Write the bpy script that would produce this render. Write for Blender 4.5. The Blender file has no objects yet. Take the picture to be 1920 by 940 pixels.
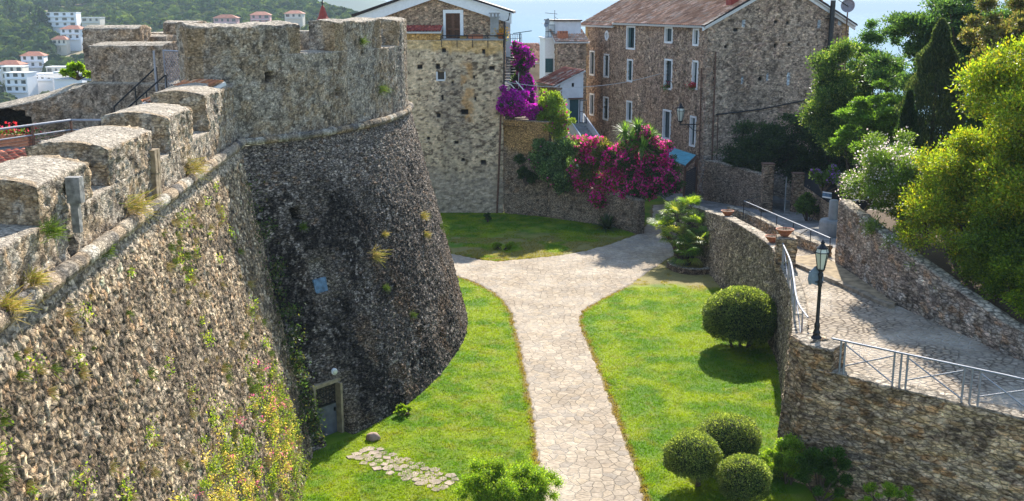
import bpy, math, random
import numpy as np
from mathutils import Vector, Matrix
random.seed(7); RNG = np.random.default_rng(11)
scene = bpy.context.scene
R = math.radians
# ------------------------------------------------------------------ camera
FPX = 1950.0; PITCH = math.atan(454/FPX); CP, SP = math.cos(PITCH), math.sin(PITCH); CAMH = 15.0
cam = bpy.data.cameras.new('camera'); camo = bpy.data.objects.new('camera', cam)
scene.collection.objects.link(camo); scene.camera = camo
cam.sensor_fit = 'HORIZONTAL'; cam.sensor_width = 36; cam.lens = 36*FPX/1920
camo.location = (0, 0, CAMH); camo.rotation_euler = (R(90)-PITCH, 0, 0)
cam.clip_start = .3; cam.clip_end = 60000
# ------------------------------------------------------------------ light
SUN_EL, SUN_AZ = 33.0, 12.0          # azimuth: degrees from +Y towards +X
world = bpy.data.worlds.new('World'); scene.world = world; world.use_nodes = True
wn = world.node_tree.nodes; bg = wn['Background']
sky = wn.new('ShaderNodeTexSky'); sky.sky_type = 'NISHITA'; sky.sun_disc = False
sky.sun_elevation = R(SUN_EL); sky.sun_rotation = R(SUN_AZ); sky.altitude = 50; sky.air_density = 1.0
sky.dust_density = .6; sky.ozone_density = 1.5
world.node_tree.links.new(sky.outputs[0], bg.inputs[0]); bg.inputs[1].default_value = .15
sun = bpy.data.lights.new('sun', 'SUN'); sun.energy = 4.7; sun.angle = R(.53); sun.color = (1, .945, .85)
suno = bpy.data.objects.new('sun', sun); scene.collection.objects.link(suno)
SDIR = Vector((math.sin(R(SUN_AZ))*math.cos(R(SUN_EL)), math.cos(R(SUN_AZ))*math.cos(R(SUN_EL)), math.sin(R(SUN_EL))))
suno.rotation_euler = SDIR.to_track_quat('Z', 'Y').to_euler(); suno.location = (20, 60, 60)
scene.view_settings.view_transform = 'Standard'; scene.view_settings.look = 'None'
scene.view_settings.exposure = 1.15; scene.view_settings.gamma = 1
scene.render.engine = 'CYCLES'; scene.cycles.use_denoising = True
scene.cycles.max_bounces = 8; scene.cycles.diffuse_bounces = 4; scene.cycles.glossy_bounces = 2
scene.cycles.transmission_bounces = 4; scene.cycles.transparent_max_bounces = 6; scene.cycles.volume_bounces = 0
scene.cycles.caustics_reflective = False; scene.cycles.caustics_refractive = False

# ------------------------------------------------------------------ placing helpers (photo measurements -> metres)
def ray(px, py):
    u = (px-960)/FPX; v = (470-py)/FPX
    return np.array((u, CP+v*SP, -SP+v*CP))
def at_z(px, py, z=0.0):
    d = ray(px, py); return np.array((0, 0, CAMH)) + d*(z-CAMH)/d[2]
def at_y(px, py, Y):
    d = ray(px, py); return np.array((0, 0, CAMH)) + d*Y/d[1]
def at_plane(px, py, A, n):
    d = ray(px, py); o = np.array((0, 0, CAMH)); n = np.array(n); t = np.dot(np.array(A)-o, n)/np.dot(d, n)
    return o + d*t
def project(P):
    P = np.asarray(P, float); a = P[..., 1]*CP-(P[..., 2]-CAMH)*SP; b = P[..., 1]*SP+(P[..., 2]-CAMH)*CP
    return 960+FPX*P[..., 0]/a, 470-FPX*b/a

# ------------------------------------------------------------------ numpy noise
def _h(ix, iy, iz, s):
    with np.errstate(over='ignore'):
        n = (ix.astype(np.int64)*374761393 + iy.astype(np.int64)*668265263 + iz.astype(np.int64)*2147483647*3 + s*1274126177)
        n = (n ^ (n >> 13))*1274126177; n = n ^ (n >> 16); n = (n*2654435761) & 0x7fffffff; n = (n ^ (n >> 11))*40503 & 0xffffff
    return n/float(0x1000000)
def vnoise(p, s=0):
    i = np.floor(p).astype(np.int64); f = p-i; f = f*f*(3-2*f); r = 0
    for dx in (0, 1):
        for dy in (0, 1):
            for dz in (0, 1):
                w = (f[:, 0] if dx else 1-f[:, 0])*(f[:, 1] if dy else 1-f[:, 1])*(f[:, 2] if dz else 1-f[:, 2])
                r = r + w*_h(i[:, 0]+dx, i[:, 1]+dy, i[:, 2]+dz, s)
    return r
def fbm(p, scale=1., octv=4, s=0):
    a = .5; r = 0; t = 0; q = np.asarray(p, float)/scale
    for k in range(octv):
        r = r+a*vnoise(q+k*17.3, s+k*31); t += a; a *= .5; q = q*2.03
    return r/t
def worley(p, size, s=0, pw=3.0, jit=.85):
    """nearest and second nearest jittered cell; returns F1, F2, three random numbers of the nearest cell"""
    q = p/np.asarray(size, float); i0 = np.floor(q).astype(np.int64)
    F1 = np.full(len(p), 9.); F2 = np.full(len(p), 9.); R1 = np.zeros(len(p)); R2 = np.zeros(len(p)); R3 = np.zeros(len(p)); OX = np.zeros((len(p), 3))
    for dz in (-1, 0, 1):
        for dy in (-1, 0, 1):
            for dx in (-1, 0, 1):
                a, b, c = i0[:, 0]+dx, i0[:, 1]+dy, i0[:, 2]+dz
                jx, jy, jz = _h(a, b, c, s+1), _h(a, b, c, s+2), _h(a, b, c, s+3)
                d = (np.abs(a+.5+(jx-.5)*jit-q[:, 0])**pw + np.abs(b+.5+(jy-.5)*jit-q[:, 1])**pw + np.abs(c+.5+(jz-.5)*jit-q[:, 2])**pw)**(1/pw)
                m = d < F1
                F2 = np.where(m, F1, np.minimum(F2, d)); R1 = np.where(m, _h(a, b, c, s+7), R1)
                R2 = np.where(m, _h(a, b, c, s+8), R2); R3 = np.where(m, _h(a, b, c, s+9), R3)
                OX[m] = np.stack([q[:, 0]-(a+.5), q[:, 1]-(b+.5), q[:, 2]-(c+.5)], 1)[m]; F1 = np.where(m, d, F1)
    return F1, F2, R1, R2, R3, OX
def sstep(a, b, x):
    t = np.clip((x-a)/(b-a), 0, 1); return t*t*(3-2*t)

# ------------------------------------------------------------------ objects
def link(o, parent=None):
    scene.collection.objects.link(o)
    if parent is not None: o.parent = parent
    return o
def tag(o, label=None, cat=None, group=None, kind=None):
    if label: o['label'] = label
    if cat: o['category'] = cat
    if group: o['group'] = group
    if kind: o['kind'] = kind
    return o
def thing(name, label, cat, group=None, loc=(0, 0, 0)):
    o = bpy.data.objects.new(name, None); o.empty_display_size = .2; link(o); o.location = loc
    return tag(o, label, cat, group)
def mesh(name, V, Fc, mat, parent=None, col=None, smooth=False, matidx=None):
    """V (n,3); Fc (m,4) or (m,3) array or a list of lists"""
    me = bpy.data.meshes.new(name); V = np.asarray(V, np.float32)
    if isinstance(Fc, np.ndarray):
        k = Fc.shape[1]; me.vertices.add(len(V)); me.vertices.foreach_set('co', V.ravel())
        me.loops.add(Fc.size); me.loops.foreach_set('vertex_index', Fc.astype(np.int32).ravel())
        me.polygons.add(len(Fc)); me.polygons.foreach_set('loop_start', np.arange(0, Fc.size, k, dtype=np.int32))
        me.polygons.foreach_set('loop_total', np.full(len(Fc), k, np.int32)); me.update(calc_edges=True); me.validate()
    else:
        me.from_pydata([tuple(map(float, v)) for v in V], [], [list(f) for f in Fc]); me.update()
    if col is not None:
        at = me.color_attributes.new('col', 'FLOAT_COLOR', 'POINT')
        c = np.ones((len(V), 4), np.float32); c[:, :3] = col; at.data.foreach_set('color', c.ravel())
    if smooth: me.shade_smooth()
    for m in (mat if isinstance(mat, (list, tuple)) else [mat]): me.materials.append(m)
    if matidx is not None: me.polygons.foreach_set('material_index', np.asarray(matidx, np.int32))
    o = bpy.data.objects.new(name, me)
    return link(o, parent)

class MB:
    """collects simple shaped pieces that become one mesh"""
    def __init__(s): s.v = []; s.f = []
    def add(s, v, f):
        n = len(s.v); s.v += [tuple(map(float, a)) for a in v]; s.f += [[i+n for i in q] for q in f]; return s
    def box(s, c, d, rz=0, bev=0):
        x, y, z = [k/2 for k in d]; ca, sa = math.cos(rz), math.sin(rz); P = []
        for sx, sy, sz in ((-1,-1,-1),(1,-1,-1),(1,1,-1),(-1,1,-1),(-1,-1,1),(1,-1,1),(1,1,1),(-1,1,1)):
            a, b = sx*x, sy*y; P.append((c[0]+a*ca-b*sa, c[1]+a*sa+b*ca, c[2]+sz*z))
        return s.add(P, [(0,3,2,1),(4,5,6,7),(0,1,5,4),(1,2,6,5),(2,3,7,6),(3,0,4,7)])
    def hexa(s, P): return s.add(P, [(0,3,2,1),(4,5,6,7),(0,1,5,4),(1,2,6,5),(2,3,7,6),(3,0,4,7)])
    def tube(s, pts, r, n=8, caps=True):
        pts = [Vector(p) for p in pts]; rs = r if isinstance(r, (list, tuple)) else [r]*len(pts)
        V = []; up = Vector((0, 0, 1))
        for i, p in enumerate(pts):
            t = (pts[min(i+1, len(pts)-1)]-pts[max(i-1, 0)])
            t = t.normalized() if t.length > 1e-9 else Vector((0, 0, 1))
            a = t.cross(up if abs(t.z) < .95 else Vector((1, 0, 0))).normalized(); b = t.cross(a)
            for k in range(n):
                th = 2*math.pi*k/n; V.append(p+(a*math.cos(th)+b*math.sin(th))*rs[i])
        Fs = []
        for i in range(len(pts)-1):
            for k in range(n):
                k2 = (k+1) % n; Fs.append((i*n+k, i*n+k2, (i+1)*n+k2, (i+1)*n+k))
        if caps: Fs += [tuple(range(n))[::-1], tuple(range((len(pts)-1)*n, len(pts)*n))]
        return s.add(V, Fs)
    def lathe(s, prof, c=(0, 0, 0), n=20):
        V = []; Fs = []
        for r, z in prof:
            for k in range(n):
                th = 2*math.pi*k/n; V.append((c[0]+r*math.cos(th), c[1]+r*math.sin(th), c[2]+z))
        for i in range(len(prof)-1):
            for k in range(n):
                k2 = (k+1) % n; Fs.append((i*n+k, i*n+k2, (i+1)*n+k2, (i+1)*n+k))
        return s.add(V, Fs)
    def build(s, name, mat, parent=None, smooth=False):
        return mesh(name, np.array(s.v), s.f, mat, parent, smooth=smooth)

def grid_faces(n, m, off=0):
    i, j = np.meshgrid(np.arange(n-1), np.arange(m-1), indexing='ij'); a = i*m+j
    return np.stack([a, a+m, a+m+1, a+1], -1).reshape(-1, 4)+off
class Q:
    """collects grids of quads; welded together when built"""
    def __init__(s): s.V = []; s.F = []; s.n = 0
    def grid(s, G, flip=False):
        n, m = G.shape[:2]; f = grid_faces(n, m, s.n)
        if flip: f = f[:, ::-1]
        s.V.append(G.reshape(-1, 3)); s.F.append(f); s.n += n*m; return s
    def weld(s, eps=.004):
        V = np.concatenate(s.V); F = np.concatenate(s.F)
        k = np.round(V/eps).astype(np.int64); _, idx, inv = np.unique(k, axis=0, return_index=True, return_inverse=True)
        inv = inv.ravel(); V = V[idx]; F = inv[F]
        ok = (F[:, 0] != F[:, 2]) & (F[:, 1] != F[:, 3]) & (F[:, 0] != F[:, 1]) & (F[:, 1] != F[:, 2]) & (F[:, 2] != F[:, 3]) & (F[:, 3] != F[:, 0])
        return V, F[ok]
def vnormals(V, F):
    a = V[F[:, 2]]-V[F[:, 0]]; b = V[F[:, 3]]-V[F[:, 1]]; n = np.cross(a, b); N = np.zeros_like(V)
    for k in range(4): np.add.at(N, F[:, k], n)
    return N/np.maximum(np.linalg.norm(N, axis=1, keepdims=True), 1e-9)

# ------------------------------------------------------------------ materials
def newmat(name):
    m = bpy.data.materials.new(name); m.use_nodes = True; nt = m.node_tree; b = nt.nodes['Principled BSDF']
    b.inputs['Roughness'].default_value = .85; b.inputs['Specular IOR Level'].default_value = .3
    return m, nt, b
def N(nt, t, **k):
    n = nt.nodes.new(t)
    for a, v in k.items():
        if a in n.inputs: n.inputs[a].default_value = v
        else: setattr(n, a, v)
    return n
def ramp(nt, fac, stops, interp='LINEAR'):
    r = nt.nodes.new('ShaderNodeValToRGB'); r.color_ramp.interpolation = interp; e = r.color_ramp.elements
    while len(e) < len(stops): e.new(.5)
    for x, (p, c) in zip(e, stops): x.position = p; x.color = (*c, 1) if len(c) == 3 else c
    nt.links.new(fac, r.inputs[0]); return r.outputs[0]
def mix(nt, f, a, b, mode='MIX'):
    m = nt.nodes.new('ShaderNodeMix'); m.data_type = 'RGBA'; m.blend_type = mode
    for s, v in ((0, f), (6, a), (7, b)):
        if hasattr(v, 'links') or hasattr(v, 'is_linked'): nt.links.new(v, m.inputs[s])
        else: m.inputs[s].default_value = v if s == 0 else (*v, 1)
    return m.outputs[2]
def flat(name, col, rough=.7, metal=0., spec=.3, var=.12, scale=6., bump=0.):
    m, nt, b = newmat(name); co = N(nt, 'ShaderNodeTexCoord'); nz = N(nt, 'ShaderNodeTexNoise', Scale=scale, Detail=5.)
    nt.links.new(co.outputs['Object'], nz.inputs['Vector'])
    lo = tuple(c*(1-var*1.6) for c in col); hi = tuple(min(1, c*(1+var)) for c in col)
    nt.links.new(ramp(nt, nz.outputs[0], [(.3, lo), (.7, hi)]), b.inputs['Base Color'])
    b.inputs['Roughness'].default_value = rough; b.inputs['Metallic'].default_value = metal; b.inputs['Specular IOR Level'].default_value = spec
    if bump:
        bp = N(nt, 'ShaderNodeBump', Strength=1., Distance=bump); nt.links.new(nz.outputs[0], bp.inputs['Height']); nt.links.new(bp.outputs[0], b.inputs['Normal'])
    return m
def attrmat(name, fine=14., amt=.35, bump=.02, rough=.92, bscale=30., spec=.25, speck=0., sscale=12., joint=0., zs=1.7):
    """surface coloured by the mesh's own per-vertex stone colours, broken up by fine noise"""
    m, nt, b = newmat(name); at = N(nt, 'ShaderNodeAttribute', attribute_name='col'); co = N(nt, 'ShaderNodeTexCoord')
    n1 = N(nt, 'ShaderNodeTexNoise', Scale=fine, Detail=8., Roughness=.7); nt.links.new(co.outputs['Object'], n1.inputs['Vector'])
    g = ramp(nt, n1.outputs[0], [(.3, (1-amt,)*3), (.5, (1, 1, 1)), (.72, (1+amt,)*3)])
    colr = mix(nt, 1., at.outputs['Color'], g, 'MULTIPLY')
    if speck:
        mpn = N(nt, 'ShaderNodeVectorMath', operation='MULTIPLY'); nt.links.new(co.outputs['Object'], mpn.inputs[0]); mpn.inputs[1].default_value = (1, 1, zs)
        vo = N(nt, 'ShaderNodeTexVoronoi', Scale=sscale); nt.links.new(mpn.outputs[0], vo.inputs['Vector']); sp_ = N(nt, 'ShaderNodeSeparateColor'); nt.links.new(vo.outputs['Color'], sp_.inputs[0])
        colr = mix(nt, 1., colr, ramp(nt, sp_.outputs[0], [(0, (1-speck,)*3), (.5, (1, 1, 1)), (.85, (1+speck*.6,)*3), (1, (1+speck*1.5,)*3)]), 'MULTIPLY')
        if joint:
            wn_ = N(nt, 'ShaderNodeTexNoise', Scale=sscale*.8, Detail=3.); nt.links.new(mpn.outputs[0], wn_.inputs['Vector']); wa = N(nt, 'ShaderNodeVectorMath', operation='MULTIPLY_ADD'); nt.links.new(wn_.outputs['Color'], wa.inputs[0]); wa.inputs[1].default_value = (1.2/sscale,)*3; nt.links.new(mpn.outputs[0], wa.inputs[2])
            ve = N(nt, 'ShaderNodeTexVoronoi', feature='DISTANCE_TO_EDGE', Scale=sscale*.62); nt.links.new(wa.outputs[0], ve.inputs['Vector'])
            je = ramp(nt, ve.outputs['Distance'], [(.0, (1-joint,)*3), (.07, (1-joint*.6,)*3), (.16, (1, 1, 1))]); colr = mix(nt, 1., colr, je, 'MULTIPLY')
    nt.links.new(colr, b.inputs['Base Color'])
    n2 = N(nt, 'ShaderNodeTexNoise', Scale=bscale, Detail=6., Roughness=.65); nt.links.new(co.outputs['Object'], n2.inputs['Vector'])
    bp = N(nt, 'ShaderNodeBump', Strength=1., Distance=bump); hsrc = n2.outputs[0]
    if speck and joint:
        ah = N(nt, 'ShaderNodeMath', operation='MULTIPLY_ADD'); nt.links.new(je, ah.inputs[0]); ah.inputs[1].default_value = 1.1; nt.links.new(n2.outputs[0], ah.inputs[2]); hsrc = ah.outputs[0]
    nt.links.new(hsrc, bp.inputs['Height']); nt.links.new(bp.outputs[0], b.inputs['Normal'])
    b.inputs['Roughness'].default_value = rough; b.inputs['Specular IOR Level'].default_value = spec
    return m
M = {}
M['stone'] = attrmat('weathered_stone', speck=.5, sscale=13., fine=16., bump=.035, amt=.45, joint=.8); M['rubble'] = attrmat('dark_rubble', speck=.45, sscale=7., fine=13., bump=.05, amt=.5, joint=.55, spec=.1, zs=1.5); M['towerstone'] = attrmat('tower_stone', speck=.6, sscale=9., fine=15., bump=.045, amt=.5, joint=.75, spec=.1, zs=2.3); M['plaster'] = attrmat('lichened_masonry', speck=.34, sscale=14., fine=11., bump=.05, amt=.65, joint=.3, spec=.1); M['course'] = attrmat('coursed_stone', speck=.42, sscale=5.2, fine=13., bump=.045, amt=.45, joint=.6, zs=2.7, spec=.1); M['stonefar'] = attrmat('house_stone', fine=7., bscale=11., bump=.07, speck=.45, sscale=6., amt=.4, joint=.3, spec=.1)
M['capstone'] = attrmat('cap_stone', fine=9., amt=.22, bump=.012)
M['ground'] = attrmat('soil_and_grass', fine=18., amt=.3, bump=.03)
M['tile'] = attrmat('roof_tile', fine=7., amt=.25, bump=.01, rough=1., spec=.03)
M['white'] = flat('white_paint', (.78, .78, .77), .6, var=.05)
M['lime'] = flat('white_limewash', (.72, .73, .74), .85, var=.06, scale=2.5)
M['trim'] = flat('grey_white_board', (.62, .62, .6), .7, var=.06)
M['iron'] = flat('dark_iron', (.035, .037, .04), .45, .6, var=.2, scale=20)
M['steel'] = flat('galvanised_steel', (.3, .31, .34), .5, .6, var=.1, scale=12)
M['terracotta'] = flat('terracotta', (.47, .17, .085), .75, var=.18, scale=9, bump=.004)
M['soil'] = flat('dry_soil', (.13, .085, .05), .95, var=.3, scale=25, bump=.02)
M['brownwood'] = flat('brown_wood', (.16, .07, .035), .55, var=.2, scale=14)
M['teal'] = flat('dark_teal_paint', (.02, .075, .085), .45, var=.15)
M['awning'] = flat('faded_blue_green_sheet', (.1, .34, .4), .55, var=.2, scale=3)
M['dark'] = flat('dark_interior', (.012, .012, .013), .9, var=.1)
M['concrete'] = flat('grey_concrete', (.3, .3, .29), .9, var=.15, scale=3, bump=.01)
M['rust'] = flat('rusty_metal', (.17, .09, .06), .8, .2, var=.3, scale=10)
M['darkroof'] = flat('dark_roof_edge', (.03, .02, .02), .7, var=.2)
M['ochre'] = flat('ochre_render', (.42, .27, .11), .9, var=.3, scale=1.4, bump=.02)
M['bluepanel'] = flat('faded_blue_panel', (.11, .19, .28), .6, var=.3, scale=6)
M['redpaint'] = flat('red_brown_paint', (.3, .05, .035), .7, var=.15)
M['cloth'] = flat('grey_blue_cloth', (.2, .25, .29), .9, var=.15, scale=8, bump=.01)
M['net'] = flat('black_net', (.012, .013, .016), .9, var=.3, scale=40)
M['cable'] = flat('pale_cable', (.6, .6, .58), .6)
M['bark'] = flat('bark', (.11, .08, .055), .95, var=.4, scale=12, bump=.03)
def glassmat(name, col, rough=.08):
    m, nt, b = newmat(name); b.inputs['Base Color'].default_value = (*col, 1); b.inputs['Roughness'].default_value = rough
    b.inputs['Specular IOR Level'].default_value = .6; return m
M['glass'] = glassmat('dark_window_glass', (.02, .035, .04))
M['lampglass'] = glassmat('frosted_lamp_glass', (.62, .62, .5), .3)
def leafmat(name, trans=.45, rough=.5, spec=.35, hue=(1.15, 1.25, .5)):
    m = bpy.data.materials.new(name); m.use_nodes = True; nt = m.node_tree; nt.nodes.clear()
    at = N(nt, 'ShaderNodeAttribute', attribute_name='col'); out = N(nt, 'ShaderNodeOutputMaterial')
    b = N(nt, 'ShaderNodeBsdfPrincipled'); b.inputs['Roughness'].default_value = rough; b.inputs['Specular IOR Level'].default_value = spec
    t = N(nt, 'ShaderNodeBsdfTranslucent'); mx = N(nt, 'ShaderNodeMixShader'); mx.inputs[0].default_value = trans
    nt.links.new(at.outputs['Color'], b.inputs['Base Color'])
    nt.links.new(mix(nt, 1., at.outputs['Color'], hue, 'MULTIPLY'), t.inputs['Color'])
    nt.links.new(b.outputs[0], mx.inputs[1]); nt.links.new(t.outputs[0], mx.inputs[2]); nt.links.new(mx.outputs[0], out.inputs[0])
    return m
M['leaf'] = leafmat('leaf', .5, hue=(2.1, 2.1, .75)); M['farleaf'] = leafmat('far_leaf', .3, .9, .02, (1.6, 1.6, .8)); M['petal'] = leafmat('petal', .5, .7, .1, (1.3, 1.1, 1.3)); M['leafdry'] = leafmat('straw', .4, .8, .1, (1.2, 1.1, .8))
M['grass'] = leafmat('grass_blade', .5, .7, .1, (1.9, 1.9, .5))

# ------------------------------------------------------------------ masonry: dense mesh, each stone pushed out and coloured by itself
def masonry(name, V, F, mat, parent=None, size=(.3, .3, .18), depth=.05, cols=((.3,.25,.19),(.36,.3,.23),(.22,.19,.16)), mortar=(.3,.27,.23),
            gap=.16, seed=1, big=.05, stain=None, pushes=(), rough=.012, mvis=1., smooth=False, sunk=True, pitch=None, extra=None, nocap=None, small=.55, tint=(1.22, 1.0, .8)):
    Nn = vnormals(V, F); W = V + np.stack([fbm(V, .22, 3, seed+50), fbm(V, .22, 3, seed+51), fbm(V, .22, 3, seed+52)], 1)*np.array([.13, .13, .1])
    size = np.array(size, float)
    F1, F2, r1, r2, r3, OX = worley(W, size, seed, 4.0)
    # in patches the wall is made of much smaller chips
    g1, g2, q1, q2, q3, OY = worley(W, size*.52, seed+60, 4.0); sm = (fbm(V, .7, 2, seed+61)+.25*(r2-.5)) > small
    e = np.where(sm, (g2-g1)*.75, F2-F1); r1 = np.where(sm, q1, r1); r2 = np.where(sm, q2, r2); r3 = np.where(sm, q3, r3); OX = np.where(sm[:, None], OY*.6, OX)
    k = sstep(gap*.15, gap, e)
    tilt = (OX*(np.stack([r1, r2, r3], 1)-.5)).sum(1)*2.2
    topm = sstep(.55, .85, Nn[:, 2]) if nocap is None else np.zeros(len(V))
    h = (k*(.3+.7*r2+tilt*.8)-.5)*depth + (fbm(V, 1.4, 3, seed+3)-.5)*big*2 + (fbm(V, .09, 2, seed+4)-.5)*rough*2
    h = h*(1-topm) + topm*(fbm(V, .5, 3, seed+9)-.5)*.05
    cols = np.array(cols); ci = np.minimum((r1*len(cols)).astype(int), len(cols)-1)
    C = cols[ci]*(.6+.8*r3)[:, None]
    km = (k*mvis+(1-mvis))[:, None]
    C = C*km + np.array(mortar)*(1-km)
    C = C*(.75+.5*fbm(V, .5, 3, seed+20))[:, None]
    if stain is not None: C = stain(V, C, Nn, k, r1)
    C = C*np.array(tint)
    capc = np.array((.5, .42, .32))*(.7+.6*fbm(V, .4, 4, seed+21))[:, None]
    C = C*(1-topm[:, None])+capc*topm[:, None]
    P = V + Nn*h[:, None]
    for (c, u, n, hw, z0, z1, dep, colr) in pushes:
        c = np.array(c); u = np.array(u); n = np.array(n)
        a = (V-c)@u; d = np.abs((V-c)@n); m = (np.abs(a) < hw) & (V[:, 2] > z0) & (V[:, 2] < z1) & (d < 1.2)
        if callable(dep): P[m] = dep(V[m])
        else: P[m] = V[m]-n*dep
        if colr is not None: C[m] = colr
    if extra is not None: P, C = extra(P, C, V)
    return mesh(name, P, F, mat, parent, col=np.clip(C, .004, .9), smooth=smooth)

def lerp_pts(pts, step):
    pts = np.asarray(pts, float); d = np.linalg.norm(np.diff(pts, axis=0), axis=1); s = np.concatenate([[0], np.cumsum(d)])
    n = max(2, int(round(s[-1]/step))+1); t = np.linspace(0, s[-1], n)
    return np.stack([np.interp(t, s, pts[:, k]) for k in range(pts.shape[1])], 1), t
def catmull(pts, per=16):
    pts = np.asarray(pts, float); out = []; P = np.vstack([2*pts[0]-pts[1], pts, 2*pts[-1]-pts[-2]])
    for i in range(1, len(P)-2):
        for t in np.linspace(0, 1, per, endpoint=False):
            a, b, c, d = P[i-1], P[i], P[i+1], P[i+2]
            out.append(.5*((2*b)+(-a+c)*t+(2*a-5*b+4*c-d)*t*t+(-a+3*b-3*c+d)*t**3))
    out.append(P[-2]); return np.array(out)
def offset(pts, d):
    pts = np.asarray(pts, float)[:, :2]; t = np.gradient(pts, axis=0); t /= np.maximum(np.linalg.norm(t, axis=1, keepdims=True), 1e-9)
    return pts+np.stack([t[:, 1], -t[:, 0]], 1)*d
def ribbon(outer, inner, z0, zo, zi, res, dome=0., over=0., base_outer=None, q=None, notop=False):
    """wall between two dense plan lines; zo/zi top heights along them; rises from z0"""
    q = q or Q(); n = len(outer); z0 = np.broadcast_to(z0, (n,)); zo = np.broadcast_to(zo, (n,)); zi = np.broadcast_to(zi, (n,))
    m = max(2, int(round(float(np.max(zo-z0))/res))+1); t = np.linspace(0, 1, m)[None, :]
    bo = outer if base_outer is None else base_outer
    def face(p0, p1, za, zb):
        G = np.zeros((n, m, 3)); G[:, :, :2] = p0[:, None, :]*(1-t[..., None])+p1[:, None, :]*t[..., None]
        G[:, :, 2] = za[:, None]*(1-t)+zb[:, None]*t; return G
    A = face(bo, outer, z0, zo); B = face(inner, inner, z0, zi)
    q.grid(A); q.grid(B, True)
    w = float(np.linalg.norm(outer[0]-inner[0])); k = max(2, int(round(w/max(res, .06)))+1); r = np.linspace(0, 1, k)[None, :]
    T = np.zeros((n, k, 3)); T[:, :, :2] = outer[:, None, :]*(1-r[..., None])+inner[:, None, :]*r[..., None]
    T[:, :, 2] = zo[:, None]*(1-r)+zi[:, None]*r
    dm = dome if np.ndim(dome) else np.full(n, dome); T[:, :, 2] += dm[:, None]*np.sin(np.pi*r)**.8
    q.grid(T)
    for i, fl in ((0, True), (n-1, False)):
        Cc = np.zeros((k, m, 3)); rr = r.T[..., None]; Cc[:, :, :] = A[i][None]*(1-rr)+B[i][None]*rr
        Cc[:, :, 2] += (dm[i]*np.sin(np.pi*r[0])**.8)[:, None]*t**4
        q.grid(Cc, fl)
    return q
def block(p0, p1, thick, z0, z1, res, dome=0.):
    """straight wall: outer line p0->p1, outside is to the right of travel; thickness to the left"""
    o, _ = lerp_pts([p0, p1], res); d = np.array(p1, float)-np.array(p0, float); d /= np.linalg.norm(d)
    i = o+np.array([-d[1], d[0]])*thick
    za = np.linspace(*(z1 if np.ndim(z1) else (z1, z1)), len(o)); zb = np.linspace(*(z0 if np.ndim(z0) else (z0, z0)), len(o))
    return ribbon(o, i, zb, za, za, res, dome)
def inpoly(x, y, poly):
    r = np.zeros(len(x), bool); n = len(poly); j = n-1
    for i in range(n):
        xi, yi = poly[i][:2]; xj, yj = poly[j][:2]
        c = ((yi > y) != (yj > y)) & (x < (xj-xi)*(y-yi)/((yj-yi) if yj != yi else 1e-9)+xi); r ^= c; j = i
    return r
# ================================================================== CURTAIN WALL (left, near)
RUB = ((.40,.34,.26),(.33,.29,.24),(.27,.245,.21),(.2,.185,.165),(.13,.12,.11),(.46,.4,.31),(.36,.27,.19),(.5,.46,.39))
ASH = ((.36,.33,.28),(.3,.28,.25),(.42,.37,.3),(.26,.24,.21),(.38,.28,.18),(.2,.19,.18),(.45,.42,.37))
def cx(Y): return -7.85-(Y-15.3)*.081
CORD = 10.4
def lichen(V, s, lo=.5, hi=.62, sc=1.6, oc=5): return sstep(lo, hi, fbm(V, sc, oc, s))
def curtain_stain(V, C, Nn, k, r1):
    d = lichen(V, 301, .4, .62, 1.3)*.46 + .2*lichen(V, 310, .45, .6, .25, 4)
    d = d*sstep(9.9, 8.6, V[:, 2]+(fbm(V, .8, 3, 305)-.5)*1.6)
    dark = np.array((.07, .063, .057))
    C = C*(1-d[:, None])+dark*d[:, None]*(.6+.8*r1[:, None])
    w = (lichen(V, 320, .6, .66, .3, 4)*.5)[:, None]; C = C*(1-w)+np.array((.5, .47, .42))*w
    # pale smooth band just below the moulding
    b = (sstep(9.75, 9.95, V[:, 2]+(fbm(V, .5, 2, 330)-.5)*.3)*.75)[:, None]; C = C*(1-b)+np.array((.36, .36, .36))*b*(.7+.6*fbm(V, .15, 3, 331)[:, None])
    return C
def parapet_stain(seed, dark=.45):
    def f(V, C, Nn, k, r1):
        # old render over the stones: large pale patches, dark streaks under the top
        p = (lichen(V, seed, .42, .58, .9)*.6)[:, None]; C = C*(1-p)+np.array((.4, .37, .33))*p*(.7+.6*fbm(V, .12, 4, seed+1)[:, None])
        st = fbm(V*np.array([1, 1, .22]), .55, 4, seed+2); d = (sstep(.5, .66, st)*dark)[:, None]; C = C*(1-d)+np.array((.085, .085, .09))*d
        w = (lichen(V, seed+5, .46, .56, 1.7, 4)*.55)[:, None]; C = C*(1-w)+np.array((.36, .27, .17))*w*(.6+.8*r1[:, None])
        s = (sstep(.58, .66, fbm(V, .13, 4, seed+8))*.75)[:, None]; C = C*(1-s)+np.array((.06, .055, .052))*s
        s = (sstep(.52, .6, fbm(V, .3, 5, seed+11))*.5)[:, None]; C = C*(1-s)+np.array((.11, .1, .095))*s
        s = (sstep(.53, .61, fbm(V, .26, 5, seed+12))*.5)[:, None]; C = C*(1-s)+np.array((.5, .48, .44))*s
        s = (sstep(.6, .68, fbm(V, .1, 4, seed+9))*.6)[:, None]; C = C*(1-s)+np.array((.6, .57, .52))*s
        return C
    return f
curtain = thing('curtain_wall', 'sunlit battered rubble fortress wall with a crenellated top and weeds, left foreground', 'fortress wall', loc=(-7, 20, 0))
curtain.location = (0, 0, 0)
Ys = np.concatenate([np.arange(9, 20, .026), np.arange(20, 37.3, .04)]); top = np.stack([cx(Ys), Ys], 1)
def curtain_at(Y, z): return np.array((cx(Y)+2.45*(CORD-.25-z)/(CORD-.25), Y, z))
zz = np.arange(-.4, CORD-.1, .034); G = np.zeros((len(Ys), len(zz), 3)); G[:, :, 1] = Ys[:, None]; G[:, :, 2] = zz[None]
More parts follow.
